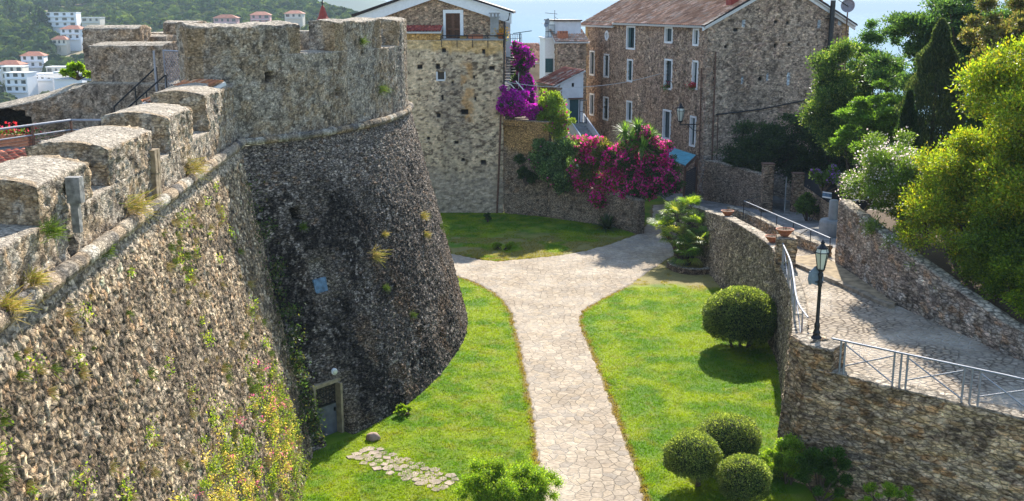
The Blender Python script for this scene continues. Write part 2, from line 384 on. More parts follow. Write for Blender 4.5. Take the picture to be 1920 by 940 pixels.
G[:, :, 0] = cx(Ys)[:, None]+2.45*(CORD-.25-zz[None])/(CORD-.25)
q = Q().grid(G); V, Fq = q.weld(.002)
masonry('battered_face', V, Fq, M['rubble'], curtain, size=(.25, .25, .17), depth=.045, cols=RUB, mortar=(.14,.125,.105), gap=.13, seed=3, big=.06, stain=curtain_stain, rough=.03, small=.53, tint=(1.5, 1.26, .98))
# solid filling behind the face so that nothing shows through, and the parapet above
def off2(Y0, Y1, d): 
    y = np.arange(Y0, Y1+.01, .06); return np.stack([cx(y)+d, y], 1)
SILL = 11.35
o = off2(9, 37, -.06); i = off2(9, 37, -1.75); q = ribbon(o, i, CORD-.1, np.full(len(o), SILL), np.full(len(o), SILL+.1), .06)
V, Fq = q.weld()
holes = []
for hy in (18.9, 24.2, 28.6): holes.append(((cx(hy), hy, 0), (0, 1, 0), (1, 0, 0), .16, CORD+.05, CORD+.45, .5, (.02, .018, .015)))
masonry('parapet', V, Fq, M['plaster'], curtain, size=(.27, .27, .17), depth=.05, cols=ASH, mortar=(.34,.31,.27), seed=5, tint=(1.3, 1.16, .98), stain=parapet_stain(400, .55), pushes=holes, rough=.03, gap=.2)
def quoin(V0, V1, col=(.42, .29, .16), w=.3):
    """warm dressed corner stones at both ends of a merlon"""
    def f(P, C, V):
        for e in (V0, V1):
            m = (np.abs(V[:, 1]-e) < w*(.7+.6*fbm(V*np.array([0, 0, 1]), .4, 2, 77))) & (V[:, 2] < 99)
            f_ = (fbm(V, .3, 3, 78) > .42); mm = m & f_; C[mm] = C[mm]*.35+np.array(col)*.65*(.7+.6*fbm(V[mm], .2, 3, 79)[:, None])
        return P, C
    return f
for k, (a, b, zt) in enumerate([(11.4, 14.9, 11.95), (17.5, 20.4, 12.02), (21.6, 25.0, 12.12), (26.7, 29.5, 12.25), (31.6, 36.2, 12.42)]):
    o = off2(a, b, -.06); i = off2(a-.1, a-.1+(b-a), -1.7)
    q = ribbon(o, i, SILL, np.full(len(o), zt), np.full(len(o), zt+.06), .06, dome=.13); V, Fq = q.weld()
    masonry('merlon', V, Fq, M['plaster'], curtain, size=(.27, .27, .17), depth=.05, cols=ASH, mortar=(.34,.31,.27), seed=5, big=.12, tint=(1.3, 1.16, .98), stain=parapet_stain(400, .5), extra=quoin(a, b), rough=.055, gap=.2)
# rounded moulding made of separate stones, one mesh
def cordon(curve2, name, parent, r=.15, step=.55, z=CORD, bright=1.1):
    pts, s = lerp_pts(np.column_stack([curve2, np.full(len(curve2), z)]), .07); n = 14; th = np.linspace(0, 2*np.pi, n)
    t = np.gradient(pts, axis=0); t /= np.linalg.norm(t, axis=1, keepdims=True); nr = np.stack([t[:, 1], -t[:, 0], t[:, 2]*0], 1)
    ph = s/step+.35*np.sin(s*1.7); seg = np.abs((ph % 1)-.5)*2; rr = r*(1-.3*sstep(.84, 1., seg))*(.92+.2*_h(np.floor(ph).astype(int), np.zeros(len(s), int), np.zeros(len(s), int), 3))
    G = pts[:, None, :]+rr[:, None, None]*(nr[:, None, :]*np.cos(th)[None, :, None]+np.array([0, 0, 1])[None, None, :]*np.sin(th)[None, :, None])
    V = G.reshape(-1, 3); Fq = grid_faces(len(pts), n)
    V = V+ (fbm(V, .12, 3, 9)[:, None]-.5)*.05
    c = _h(np.floor(ph).astype(int), np.zeros(len(s), int)+5, np.zeros(len(s), int), 4); base = np.array([(.4,.33,.24),(.44,.39,.31),(.3,.25,.19),(.2,.175,.15),(.36,.27,.18)])[(c*5).astype(int)]
    C = np.repeat(base, n, 0)*(.6+.8*fbm(V, .3, 4, 12)[:, None])*(1-.6*np.repeat(sstep(.86, 1, seg), n))[:, None]
    d = sstep(.52, .66, fbm(V, .35, 4, 14))[:, None]*.7; C = C*(1-d)+np.array((.08, .075, .07))*d
    return mesh(name, V, Fq, M['plaster'], parent, col=C*bright, smooth=True)
cordon(np.stack([cx(np.arange(9, 36.6, .3))+.07, np.arange(9, 36.6, .3)], 1), 'stone_moulding', curtain, .16, bright=1.35)
# stone spouts on the parapet face
def bracket(Y, z0, z1, w, dx, mat, name='stone_bracket', lean=0):
    mb = MB(); mb.box((cx(Y)+dx/2-.05, Y, (z0+z1)/2), (dx, w, z1-z0)); mb.box((cx(Y)+.06, Y, z0-.28), (.14, w*.7, .56)); return mb.build(name, mat, curtain)
bracket(18.95, 11.5, 11.98, .2, .26, flat('lichened_stone_block', (.3, .285, .26), .95, var=.4, scale=7, bump=.02))
mb = MB()
for dy in (-.1, .1):
    mb.box((cx(24.9)+.0, 24.9+dy, 10.85), (.15, .17, .55)); mb.box((cx(24.9)+.015, 24.9+dy*1.05, 11.42), (.16, .16, .56))
mb.build('stone_bracket', flat('worn_ochre_stone', (.36, .27, .17), .9, var=.3, scale=6, bump=.02), curtain)
# wall walk and court inside the walls
tag(mesh('courtyard_floor', [(-34, 8, 9.75), (-9.0, 8, 9.75), (-11.2, 44, 9.75), (-34, 44, 9.75)], [(0, 1, 2, 3)], M['concrete']), kind='structure')

# ================================================================== ROUND TOWER
KC = [(-10.9,35.6),(-9.56,36.45),(-7.27,39.34),(-5.71,42.9),(-4.91,46.9),(-4.85,49.5),(-5.2,52),(-7,56.5),(-11,60)]
KB = [(-8.6,32.2),(-6.7,33.7),(-4.75,36.4),(-3.2,40.5),(-2.35,44.8),(-2.15,48),(-2.5,51.8),(-4.3,57),(-9,62)]
cc = catmull(KC, 40); cb = catmull(KB, 40)
mid = (cc+cb)/2; sl = np.concatenate([[0], np.cumsum(np.linalg.norm(np.diff(mid, axis=0), axis=1))])
def resamp(c, n): t = np.linspace(0, sl[-1], n); return np.stack([np.interp(t, sl, c[:, 0]), np.interp(t, sl, c[:, 1])], 1), t
tower = thing('castle_tower', 'great round battered castle tower of dark stone with a small iron door at its foot', 'castle tower')
n = int(sl[-1]/.045); tc, ts = resamp(cc, n); tb, _ = resamp(cb, n)
zz = np.arange(-.4, 10.3, .045); f = np.clip(zz/10.25, -.1, 1)
TG = np.zeros((n, len(zz), 3)); TG[:, :, :2] = tb[:, None, :]*(1-f[None, :, None])+tc[:, None, :]*f[None, :, None]; TG[:, :, 2] = zz[None]
tpx, tpy = project(TG)
def tower_at(px, py):
    d = (tpx-px)**2+(tpy-py)**2; d = d+ (TG[:, :, 1] > 52)*1e6; i, j = np.unravel_index(np.argmin(d), d.shape); return i, j
def tower_frame(i, z):
    """point on the battered face, unit tangent, outward normal (level)"""
    f = z/10.25; p = tb[i]*(1-f)+tc[i]*f; a = tb[min(i+4, n-1)]*(1-f)+tc[min(i+4, n-1)]*f; b = tb[max(i-4, 0)]*(1-f)+tc[max(i-4, 0)]*f
    t = (a-b)/np.linalg.norm(a-b); return np.array((p[0], p[1], z)), np.array((t[0], t[1], 0)), np.array((t[1], -t[0], 0))
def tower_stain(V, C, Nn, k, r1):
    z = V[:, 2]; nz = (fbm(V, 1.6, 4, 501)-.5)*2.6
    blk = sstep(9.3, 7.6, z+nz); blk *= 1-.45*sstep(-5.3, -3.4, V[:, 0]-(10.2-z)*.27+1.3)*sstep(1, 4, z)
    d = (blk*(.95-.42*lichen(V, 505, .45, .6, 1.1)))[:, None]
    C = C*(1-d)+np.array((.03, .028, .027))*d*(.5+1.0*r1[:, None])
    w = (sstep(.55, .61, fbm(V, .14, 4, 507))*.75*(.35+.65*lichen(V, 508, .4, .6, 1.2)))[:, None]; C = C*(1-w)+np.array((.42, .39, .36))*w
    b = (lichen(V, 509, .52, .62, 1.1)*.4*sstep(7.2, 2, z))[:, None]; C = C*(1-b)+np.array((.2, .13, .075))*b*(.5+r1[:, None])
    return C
di, dj = tower_at(634, 812); DP, DT, DN = tower_frame(di, 1.0)
doorw, doorh = .62, 2.05
def doorpush(V):
    P0, T0, N0 = tower_frame(di, 1.95); a = (V-P0)@T0; out = P0[None]+T0[None]*a[:, None]-N0[None]*.1; out[:, 2] = V[:, 2]; return out
pushes = [((DP[0], DP[1], 0), DT, DN, doorw, -1, doorh, doorpush, (.03, .028, .025))]
for (px, py, hw, h, dep, colr) in [(556, 402, .2, .42, .6, (.01, .01, .01)), (602, 518, .36, 1.12, .16, (.36, .33, .28))]:
    ii, jj = tower_at(px, py); P, T, Nm = tower_frame(ii, zz[jj]); pushes.append((P, T, Nm, hw, P[2]-h/2, P[2]+h/2, dep, colr))
V = TG.reshape(-1, 3).copy(); Fq = grid_faces(n, len(zz))
def warm_patches(P, C, V):
    for (px, py, hw, h) in [(556, 398, .55, .62), (604, 515, .62, 1.7), (634, 770, 1.0, 2.5)]:
        ii, jj = tower_at(px, py); p, T, Nm = tower_frame(ii, zz[jj]); a = np.abs((V-p)@T)/hw; b = np.abs(V[:, 2]-p[2])/(h/2)
        m = sstep(1.15, .85, np.maximum(a, b)+(fbm(V, .3, 3, 91)-.5)*.5)*.6*(C.sum(1) > .06)
        C = C*(1-m[:, None])+np.array((.25, .2, .15))*m[:, None]*(.5+fbm(V, .2, 3, 92)[:, None])
    return P, C
masonry('battered_wall', V, Fq, M['towerstone'], tower, size=(.27, .27, .12), depth=.055, cols=((.24,.21,.18),(.3,.27,.23),(.2,.18,.16),(.36,.32,.27),(.16,.14,.13),(.28,.2,.14)),
        mortar=(.2,.185,.17), gap=.22, tint=(1.2, 1.08, .97), seed=21, big=.06, stain=tower_stain, pushes=pushes, extra=warm_patches, rough=.035)
cordon(tc, 'stone_moulding', tower, .14, .6)
# parapet ring (vertical) and merlons
pin = offset(tc, -.12); pinn = offset(tc, -1.35)
px_, _y = project(np.column_stack([pin, np.full(n, 14)]))
SL = 13.4
emb = []
for (x_, y_, hw, hh) in [(501, 146, .17, .34), (628, 176, .1, .2), (756, 185, .12, .5)]:
    k = int(np.argmin(np.abs(px_-x_)+(np.arange(n) > np.argmax(px_))*1e5)); t = tc[min(k+4, n-1)]-tc[k-4]; t /= np.linalg.norm(t)
    z = 15-(.2267-.974*(470-y_)/FPX)*(pin[k, 1]*CP+.4); emb.append(((pin[k, 0], pin[k, 1], 0), (t[0], t[1], 0), (t[1], -t[0], 0), hw, z-hh/2, z+hh/2, .5, (.03, .028, .025) if x_ > 510 else (.05, .045, .04)))
# the rear parapet is cut 1.3 m lower so that the town shows beyond
last = int(np.argmax(px_))+int(2.5/.045)
q = ribbon(pin[:last], pinn[:last], CORD-.1, np.full(last, SL), np.full(last, SL+.04), .06); V, Fq = q.weld()
PST = parapet_stain(600, .75)
TC = ((.36,.34,.3),(.3,.29,.27),(.42,.39,.34),(.24,.23,.22),(.34,.26,.18),(.17,.165,.16),(.46,.44,.4))
def tower_quoin(P, C, V):
    m = (np.linalg.norm(V[:, :2]-pin[0], axis=1) < .5) & (fbm(V, .5, 2, 44) > .35); C[m] = C[m]*.3+np.array((.42, .29, .16))*.7*(.7+.6*fbm(V[m], .2, 3, 79)[:, None])
    return P, C
masonry('parapet', V, Fq, M['plaster'], tower, size=(.28, .28, .15), depth=.04, cols=TC, mortar=(.36,.34,.31), seed=31, big=.05, tint=(1.22, 1.1, .95), stain=PST, pushes=emb, extra=tower_quoin, rough=.03, gap=.2)
def idx_px(x): 
    k = int(np.argmax(px_)); return int(np.argmin(np.abs(px_[:k+1]-x))) if x < px_[k] else k
def merl(a, b, zt, dome=.06, th=1.0):
    w = slice(a, b+1); o = pin[w]; i = pin[w]*(1-th)+pinn[w]*th; L = len(o)
    zo = np.full(L, zt)+(fbm(np.column_stack([o, np.zeros(L)]), .8, 3, 61)-.5)*.22
    q = ribbon(o, i, SL, zo, zo+.05, .06, dome=dome); V, Fq = q.weld()
    def ex(P, C, V):
        for e in (o[0], o[-1]):
            m = (np.linalg.norm(V[:, :2]-e, axis=1) < .42+.25*fbm(V*np.array([0, 0, 1.]), .35, 2, 77)) & (V[:, 2] < zt-.05)
            C[m] = C[m]*.4+np.array((.4, .27, .14))*.6*(.7+.6*fbm(V[m], .2, 3, 79)[:, None])
        return P, C
    masonry('merlon', V, Fq, M['plaster'], tower, size=(.28, .28, .15), depth=.04, cols=TC, mortar=(.36,.34,.31), seed=31, big=.06, tint=(1.22, 1.1, .95), stain=PST, extra=ex, rough=.03, gap=.2)
merl(0, idx_px(562), 14.38, .1); merl(idx_px(628), idx_px(714), 14.5, .05); merl(idx_px(743), last-1, 14.5, .05)
# platform on top of the tower, rear parapet
plat = MB(); P2 = [tuple(p) for p in pinn[::20]]+[(-20, 60), (-21, 46), (-16.4, 42.5), (-12.4, 39.8), (-12.2, 37.0)]
plat.add([(x, y, 12.1) for x, y in P2], [list(range(len(P2)))]); plat.build('platform', M['concrete'], tower)
back = catmull([(-8.5, 56.5), (-12, 58.0), (-16, 56.8), (-18.6, 53), (-19.2, 49)], 40); bk, _ = lerp_pts(back, .12)
q = ribbon(bk, offset(bk, -1.2), 12.0, np.full(len(bk), 13.75), np.full(len(bk), 13.8), .14, dome=.08); V, Fq = q.weld()
ST = dict(size=(.4, .4, .24), depth=.05, cols=ASH, mortar=(.34,.31,.27), rough=.03, gap=.2)
masonry('rear_parapet', V, Fq, M['plaster'], tower, seed=33, stain=PST, **ST)
for (xa, xb, Y, z0, z1, th, dm) in [(153, 263, 46.5, 12.0, 14.1, 1.3, .18), (262, 312, 47.5, 12.0, 13.75, 1.3, .1), (306, 372, 49, 12.0, 14.35, 1.3, .1)]:
    a = at_y(xa, 60, Y); b = at_y(xb, 60, Y); q = block((a[0], Y), (b[0], Y-.2), th, z0, z1, .09, dm); V, Fq = q.weld()
    masonry('merlon', V, Fq, M['plaster'], tower, seed=35, stain=parapet_stain(640, .5), big=.09, **ST)
q = block((at_y(160, 90, 41)[0], 41.2), (at_y(303, 90, 40)[0], 40.1), 1.9, 12.2, (13.55, 13.6), .07, .16); V, Fq = q.weld()
masonry('merlon', V, Fq, M['plaster'], tower, seed=37, stain=parapet_stain(650, .5), big=.09, **ST)
# ================================================================== COURT WALL (inner, in shade)
cw = thing('inner_court_wall', 'shaded inner rampart wall with an arched recess behind the court railing', 'rampart wall')
pl, s = lerp_pts([(-27, 38.2), (-20.4, 39.6), (-17.0, 41.0), (-12.2, 39.6)], .1)
zt = np.interp(pl[:, 0], [-27, -20.2, -18, -16.5, -12], [10.4, 11.1, 11.6, 12.15, 12.2])
nx = (-19.4, 39.95, 0); arch = []
for a, z in ((-.62, 10.9), (-.4, 11.15), (0, 11.25), (.4, 11.15), (.62, 10.9)): arch.append(((nx[0]+a, nx[1]+a*.3, 0), (1, .3, 0), (.3, -1, 0), .24, 9.6, z, .6, (.03, .025, .02)))
q = ribbon(pl, offset(pl, -1.7), 9.7, zt, zt+.1, .1, dome=.08); V, Fq = q.weld()
masonry('wall_body', V, Fq, M['plaster'], cw, seed=39, stain=parapet_stain(660, .4), pushes=arch, **ST)
# stairs along it up to the gate, with two handrails
st = thing('rampart_stairs', 'stone steps with iron handrails climbing from the court to the mesh gate', 'stairs')
mb = MB()
for k in range(12):
    t = (k+.5)/12; mb.box((-16.6+t*4.6, 39.6-t*.6, 9.75+(k+1)*.098), (.5, 1.5, (k+1)*.196), -.1)
mb.build('steps', M['concrete'], st)
for (a, b) in (((214, 200, 39.9), (293, 126, 39.4)), ((238, 204, 38.4), (311, 140, 38.2))):
    A = at_y(*a); B = at_y(*b); mb = MB(); mb.tube([A, B], .03)
    for t in (.0, .5, 1.): p = A+(B-A)*t; mb.tube([p, p-np.array((0, 0, .95))], .025)
    mb.build('handrail', M['iron'], st)
# mesh gate
gt = thing('mesh_gate', 'small grey steel mesh gate closing the gap beside the tower parapet', 'gate')
A = at_y(311, 162, 38.3); A[2] = 12.1; B = at_y(354, 162, 37.2); B[2] = 12.1; h = 1.42; up = np.array((0, 0, h)); mb = MB()
mb.tube([A, A+up, B+up, B, A], .035, 6); mb.build('gate_frame', M['steel'], gt)
mb = MB(); w = B-A
for k in range(-9, 10):
    for sgn in (1, -1):
        a0, a1 = k/9, k/9+1.0
        pts = []
        for t in np.linspace(0, 1, 25):
            s_ = k/9+t if sgn > 0 else k/9+1-t
            if 0 <= s_ <= 1: pts.append(A+w*s_+up*t)
        if len(pts) > 1: mb.tube([pts[0], pts[-1]], .009, 4, False)
mb.build('wire_mesh', M['steel'], gt)
mb = MB(); p = at_y(293, 160, 38.6); p[2] = 12.0; mb.tube([p, p+np.array((0, 0, 1.5))], .04); mb.build('gate_post', M['steel'], gt)
# ================================================================== TILED ROOFS
def tile_roof(name, O, U, W, parent, tw=.24, tl=.38, cols=((.42,.2,.12),(.36,.19,.13),(.46,.27,.18),(.3,.17,.12),(.5,.34,.25)), amp=.05, res=6, th=.12, mat=None, seed=0, cl=None):
    """barrel tiles: O eave corner, U vector along the eave, W vector up the slope"""
    O, U, W = (np.array(a, float) for a in (O, U, W)); lu, lw = np.linalg.norm(U), np.linalg.norm(W); nu = max(2, int(round(lu/tw))); nw = max(1, int(round(lw/tl)))
    a = np.linspace(0, nu, nu*res+1); b = np.concatenate([[k+.0, k+.97] for k in range(nw)]); A, B = np.meshgrid(a, b, indexing='ij')
    Nn = np.cross(U, W); Nn /= np.linalg.norm(Nn)
    if Nn[2] < 0: Nn = -Nn
    col_i = np.floor(A-1e-6).astype(int); row = np.floor(B+1e-6).astype(int); jit = (_h(col_i, row, row*0, seed+5)-.5)
    hgt = amp*np.abs(np.cos(np.pi*A))**.7*1.0+(1-(B-row))*.03+jit*.012
    P = O+U*(A/nu)[..., None]+W*(np.clip(B/nw+jit*.02/nw, 0, 1))[..., None]+Nn*hgt[..., None]
    V = P.reshape(-1, 3); Fq = grid_faces(*P.shape[:2])
    cols_ = np.array(cols); half = np.floor(A+.5).astype(int)
    r = _h(half, row, row*0, seed+1).ravel(); r2 = _h(half, row, row*0, seed+2).ravel(); C = cols_[(r*len(cols)).astype(int)]*(.7+.6*r2)[:, None]
    C = C*(.7+.6*fbm(V, 1.6, 4, seed+3)[:, None])
    C *= (.35+.65*sstep(.1, .45, np.abs(np.cos(np.pi*A)).ravel()))[:, None]*0+1
    o = mesh(name, V, Fq, mat or M['tile'], parent, col=C)
    n0 = O-Nn*th; mb = MB(); mb.hexa([n0, n0+U, n0+U+W, n0+W, O-Nn*.005, O+U-Nn*.005, O+U+W-Nn*.005, O+W-Nn*.005]); u_ = mb.build('roof_board', M['trim'], o)
    return o
rf = thing('canopy_roof', 'small roof patch of worn orange tiles behind the third and fourth merlons', 'tiled roof')
A = at_y(266, 193, 34.5); B = at_y(308, 196, 33.2)
tile_roof('tiles', A, B-A+np.array((.55, -.5, 0)), np.array((1.05, 1.9, .62)), rf, .2, .4, cols=((.55,.22,.1),(.6,.34,.2),(.42,.17,.09),(.62,.45,.3)), amp=.07)
mb = MB(); mb.box((A[0]+1.1, A[1]+.6, 10.8), (1.6, 1.6, 2.1)); mb.build('brick_base', M['ochre'], rf)
# court railing
rl = thing('court_railing', 'tubular railing with reddish posts around the sunken court, far left', 'railing')
pA = (-16.5, 25.2, 11.62); pB = (-13.72, 32.4, 11.62); pC = (-12.35, 32.4, 11.62)
mb = MB(); mb.tube([pA, pB, pC], .035); mb.build('top_rail', M['steel'], rl)
mb = MB(); mb.tube([(x, y, z-.3) for x, y, z in (pA, pB, pC)], .022)
mb.build('mid_rail', M['steel'], rl)
for t in np.linspace(0, 1, 6):
    p = np.array(pA)*(1-t)+np.array(pB)*t; MB().box((p[0], p[1], p[2]-.6), (.06, .06, 1.2)).build('railing_post', M['rust'], rl)
mb = MB()
for z in np.arange(.42, 1.0, .085): mb.tube([(x, y, zz_-z) for x, y, zz_ in (pA, pB)], .011, 4)
mb.build('rod_panel', M['rust'], rl)
ct = thing('court_tile_roof', 'low red tiled roof seen through the court railing at the left edge', 'tiled roof')
tile_roof('tiles', (-18.5, 27.2, 10.1), (4.6, 4.6, 0), (-1.6, 1.6, .5), ct, .24, .4, cols=((.5,.14,.09),(.42,.12,.08),(.58,.22,.14)))
MB().box((-17.2, 30.8, 9.95), (5.2, .4, .5), .785).build('eave_wall', M['ochre'], ct)
# door of the tower
P0, T0, N0 = tower_frame(di, 1.95); P0 = P0-N0*.04; P0[2] = 0
def lp(a, z, o=0.): return P0+T0*a+N0*o+np.array((0, 0, z))
def lbox(mb, a0, a1, z0, z1, o0, o1):
    return mb.hexa([lp(a0, z0, o1), lp(a1, z0, o1), lp(a1, z0, o0), lp(a0, z0, o0), lp(a0, z1, o1), lp(a1, z1, o1), lp(a1, z1, o0), lp(a0, z1, o0)])
door = lbox(MB(), -.52, .42, .05, 1.18, 0, .05).build('door', flat('dull_steel_door', (.13, .14, .16), .6, .3, var=.25, scale=3), tower)
mb = MB(); lbox(mb, -.52, .42, 1.18, 1.22, 0, .06); lbox(mb, -.52, .42, 1.88, 1.92, 0, .06)
for a in np.linspace(-.5, .4, 8): mb.tube([lp(a, 1.18, .03), lp(a, 1.92, .03)], .013, 6)
mb.tube([lp(-.52, 1.55, .03), lp(.42, 1.55, .03)], .012, 6)
mb.build('door_grille', M['iron'], door)
lbox(MB(), .3, .36, .9, 1.02, .05, .11).build('handle', M['iron'], door)
jm = flat('yellow_stone_jamb', (.3, .24, .15), .9, var=.25, scale=5, bump=.01)
lbox(MB(), .44, .54, .0, 1.95, -.05, .3).build('door_jamb', jm, tower); lbox(MB(), -.62, -.53, .0, 1.95, -.05, .12).build('door_jamb', jm, tower)
lbox(MB(), -.66, .6, 1.95, 2.08, -.1, .12).build('lintel', jm, tower)
ii, jj = tower_at(601, 535); P, T, Nm = tower_frame(ii, zz[jj]); P = P-Nm*.02
mb = MB(); a = .3
mb.hexa([P-T*a+Nm*.06+np.array((0,0,-.28)), P+T*a+Nm*.06+np.array((0,0,-.28)), P+T*a-Nm*.02+np.array((0,0,-.28)), P-T*a-Nm*.02+np.array((0,0,-.28)), P-T*a-Nm*.03+np.array((0,0,.22)), P+T*a-Nm*.03+np.array((0,0,.22)), P+T*a-Nm*.1+np.array((0,0,.22)), P-T*a-Nm*.1+np.array((0,0,.22))])
mb.build('window_board', M['bluepanel'], tower)
ii, jj = tower_at(625, 697); P, T, Nm = tower_frame(ii, zz[jj]); wl = thing('wall_lamp', 'round white bulkhead lamp fixed above the tower door', 'lamp', loc=(0, 0, 0))
def disc(mb, c, nrm, prof, n=18):
    nrm = Vector(nrm).normalized(); a = nrm.cross(Vector((0, 0, 1))).normalized(); b = nrm.cross(a); V = []; Fs = []
    for r, z in prof:
        for k in range(n): th = 2*math.pi*k/n; V.append(Vector(c)+nrm*z+a*r*math.cos(th)+b*r*math.sin(th))
    for i in range(len(prof)-1):
        for k in range(n): k2 = (k+1) % n; Fs.append((i*n+k, i*n+k2, (i+1)*n+k2, (i+1)*n+k))
    return mb.add(V, Fs)
disc(MB(), P, Nm, [(0, .02), (.11, .02), (.125, .0), (.125, .07), (.1, .09), (0, .09)]).build('housing', M['white'], wl)
disc(MB(), P, Nm, [(.1, .09), (.085, .12), (.045, .135), (0, .14)]).build('lens', M['lampglass'], wl)
# red spire behind the tower
sp = thing('spire', 'dark red conical spire with a finial pole rising behind the tower parapet', 'spire')
c = at_y(606, 40, 66); MB().lathe([(0, 15.25), (.12, 15.05), (.3, 14.5), (.75, 13.75), (.9, 13.6), (0, 13.6)], (c[0], c[1], 0), 8).build('cone', M['redpaint'], sp)
mb = MB(); mb.lathe([(1.0, 13.6), (1.0, 0)], (c[0], c[1], 0), 12); mb.build('turret', M['ochre'], sp)
mb = MB(); mb.tube([(c[0], c[1], 15.1), (c[0], c[1], 16.6)], .035); mb.lathe([(0, 15.45), (.1, 15.35), (0, 15.25)], (c[0], c[1], 0), 8); mb.build('finial', M['iron'], sp)
# ================================================================== GROUND
PATH = [np.array((1.9, 5.0))]+[at_z(*p)[:2] for p in [(1010,1000),(1012,900),(1004,820),(996,760),(985,700),(972,640),(960,590),(945,566),(925,548),(890,530),(850,515),(800,505),(800,470),(846,476),(900,487),(930,491),(985,486),(1040,481),(1100,471),(1150,456),(1190,442),(1222,415),(1225,385),(1320,380),(1300,440),(1262,480),(1225,503),(1180,535),(1130,560),(1108,573),(1090,585),(1084,602),(1093,625),(1108,660),(1128,710),(1150,770),(1165,815),(1180,850),(1205,925),(1222,1000)]]+[np.array((5.0, 5.0))]
PATH = np.array(PATH)
def path_dist(x, y):
    """signed distance to the path outline (negative inside)"""
    d = np.full(len(x), 1e9); Pn = np.vstack([PATH, PATH[:1]])
    for i in range(len(Pn)-1):
        a, b = Pn[i], Pn[i+1]; ab = b-a; t = np.clip(((x-a[0])*ab[0]+(y-a[1])*ab[1])/(ab@ab), 0, 1)
        d = np.minimum(d, np.hypot(x-a[0]-ab[0]*t, y-a[1]-ab[1]*t))
    return np.where(inpoly(x, y, PATH), -d, d)
def lawn_h(x, y):
    P = np.column_stack([x, y, x*0]); d = path_dist(x, y)
    return np.clip(d, 0, 1.5)*.05*fbm(P, 3., 3, 701)+(fbm(P, .5, 3, 702)-.5)*.03*sstep(0, .5, d)-.02*sstep(.1, -.1, d)
def lawn_col(x, y, d=None):
    P = np.column_stack([x, y, x*0]); d = path_dist(x, y) if d is None else d
    g = np.array((.1, .185, .008)); g2 = np.array((.23, .27, .012)); dry = np.array((.25, .22, .06)); dirt = np.array((.25, .16, .09))
    a = sstep(.3, .7, fbm(P, .9, 5, 710))[:, None]; C = g*(1-a)+g2*a
    b = sstep(.6, .74, fbm(P, .45, 4, 715)+np.where(x < 2, .05, 0))[:, None]*.45; C = C*(1-b)+dry*b
    e = sstep(.28, .05, d+(fbm(P, .35, 3, 716)-.5)*.35)[:, None]; C = C*(1-e)+dirt*e
    k = sstep(54.3, 56.5, y+(fbm(P, 1.5, 3, 717)-.5)*3)*(x > 5)*(y < 62); C = C*(1-k[:, None])+np.array((.3, .22, .11))*k[:, None]
    # worn bare ground of the upper lawn near the path
    k2 = sstep(71, 66.5, y+(fbm(P, 1.2, 3, 718)-.5)*5)*(y > 62)*sstep(.45, .6, fbm(P, 1.4, 3, 719)+.12); C = C*(1-k2[:, None])+np.array((.26, .2, .09))*k2[:, None]
    # foot of the tower and of the walls: trodden, browner
    return C*np.array((.95, 1.06, .7))*(.72+.4*fbm(P, .25, 3, 720)[:, None])
xs = np.arange(-10, 13.6, .14); ys = np.concatenate([np.arange(2, 23, .3), np.arange(23, 84, .16)]); X, Y = np.meshgrid(xs, ys, indexing='ij'); x, y = X.ravel(), Y.ravel(); d = path_dist(x, y)
V = np.column_stack([x, y, lawn_h(x, y)]); lawn = mesh('lawn_ground', V, grid_faces(len(xs), len(ys)), M['ground'], col=lawn_col(x, y, d), smooth=True); tag(lawn, kind='structure')
# flagstone path: sheet just above the lawn base
pm, nt, b = newmat('flagstones')
co = N(nt, 'ShaderNodeTexCoord'); nz = N(nt, 'ShaderNodeTexNoise', Scale=1.5, Detail=3.); nt.links.new(co.outputs['Object'], nz.inputs['Vector'])
mp = N(nt, 'ShaderNodeVectorMath', operation='MULTIPLY_ADD'); nt.links.new(nz.outputs['Color'], mp.inputs[0]); mp.inputs[1].default_value = (.35, .35, 0); nt.links.new(co.outputs['Object'], mp.inputs[2])
def flag_nodes(nt, vec, scale, seedoff=0):
    e = N(nt, 'ShaderNodeTexVoronoi', feature='DISTANCE_TO_EDGE', Scale=scale); c = N(nt, 'ShaderNodeTexVoronoi', feature='F1', Scale=scale)
    e.voronoi_dimensions = '2D'; c.voronoi_dimensions = '2D'
    nt.links.new(vec, e.inputs['Vector']); nt.links.new(vec, c.inputs['Vector']); return e, c
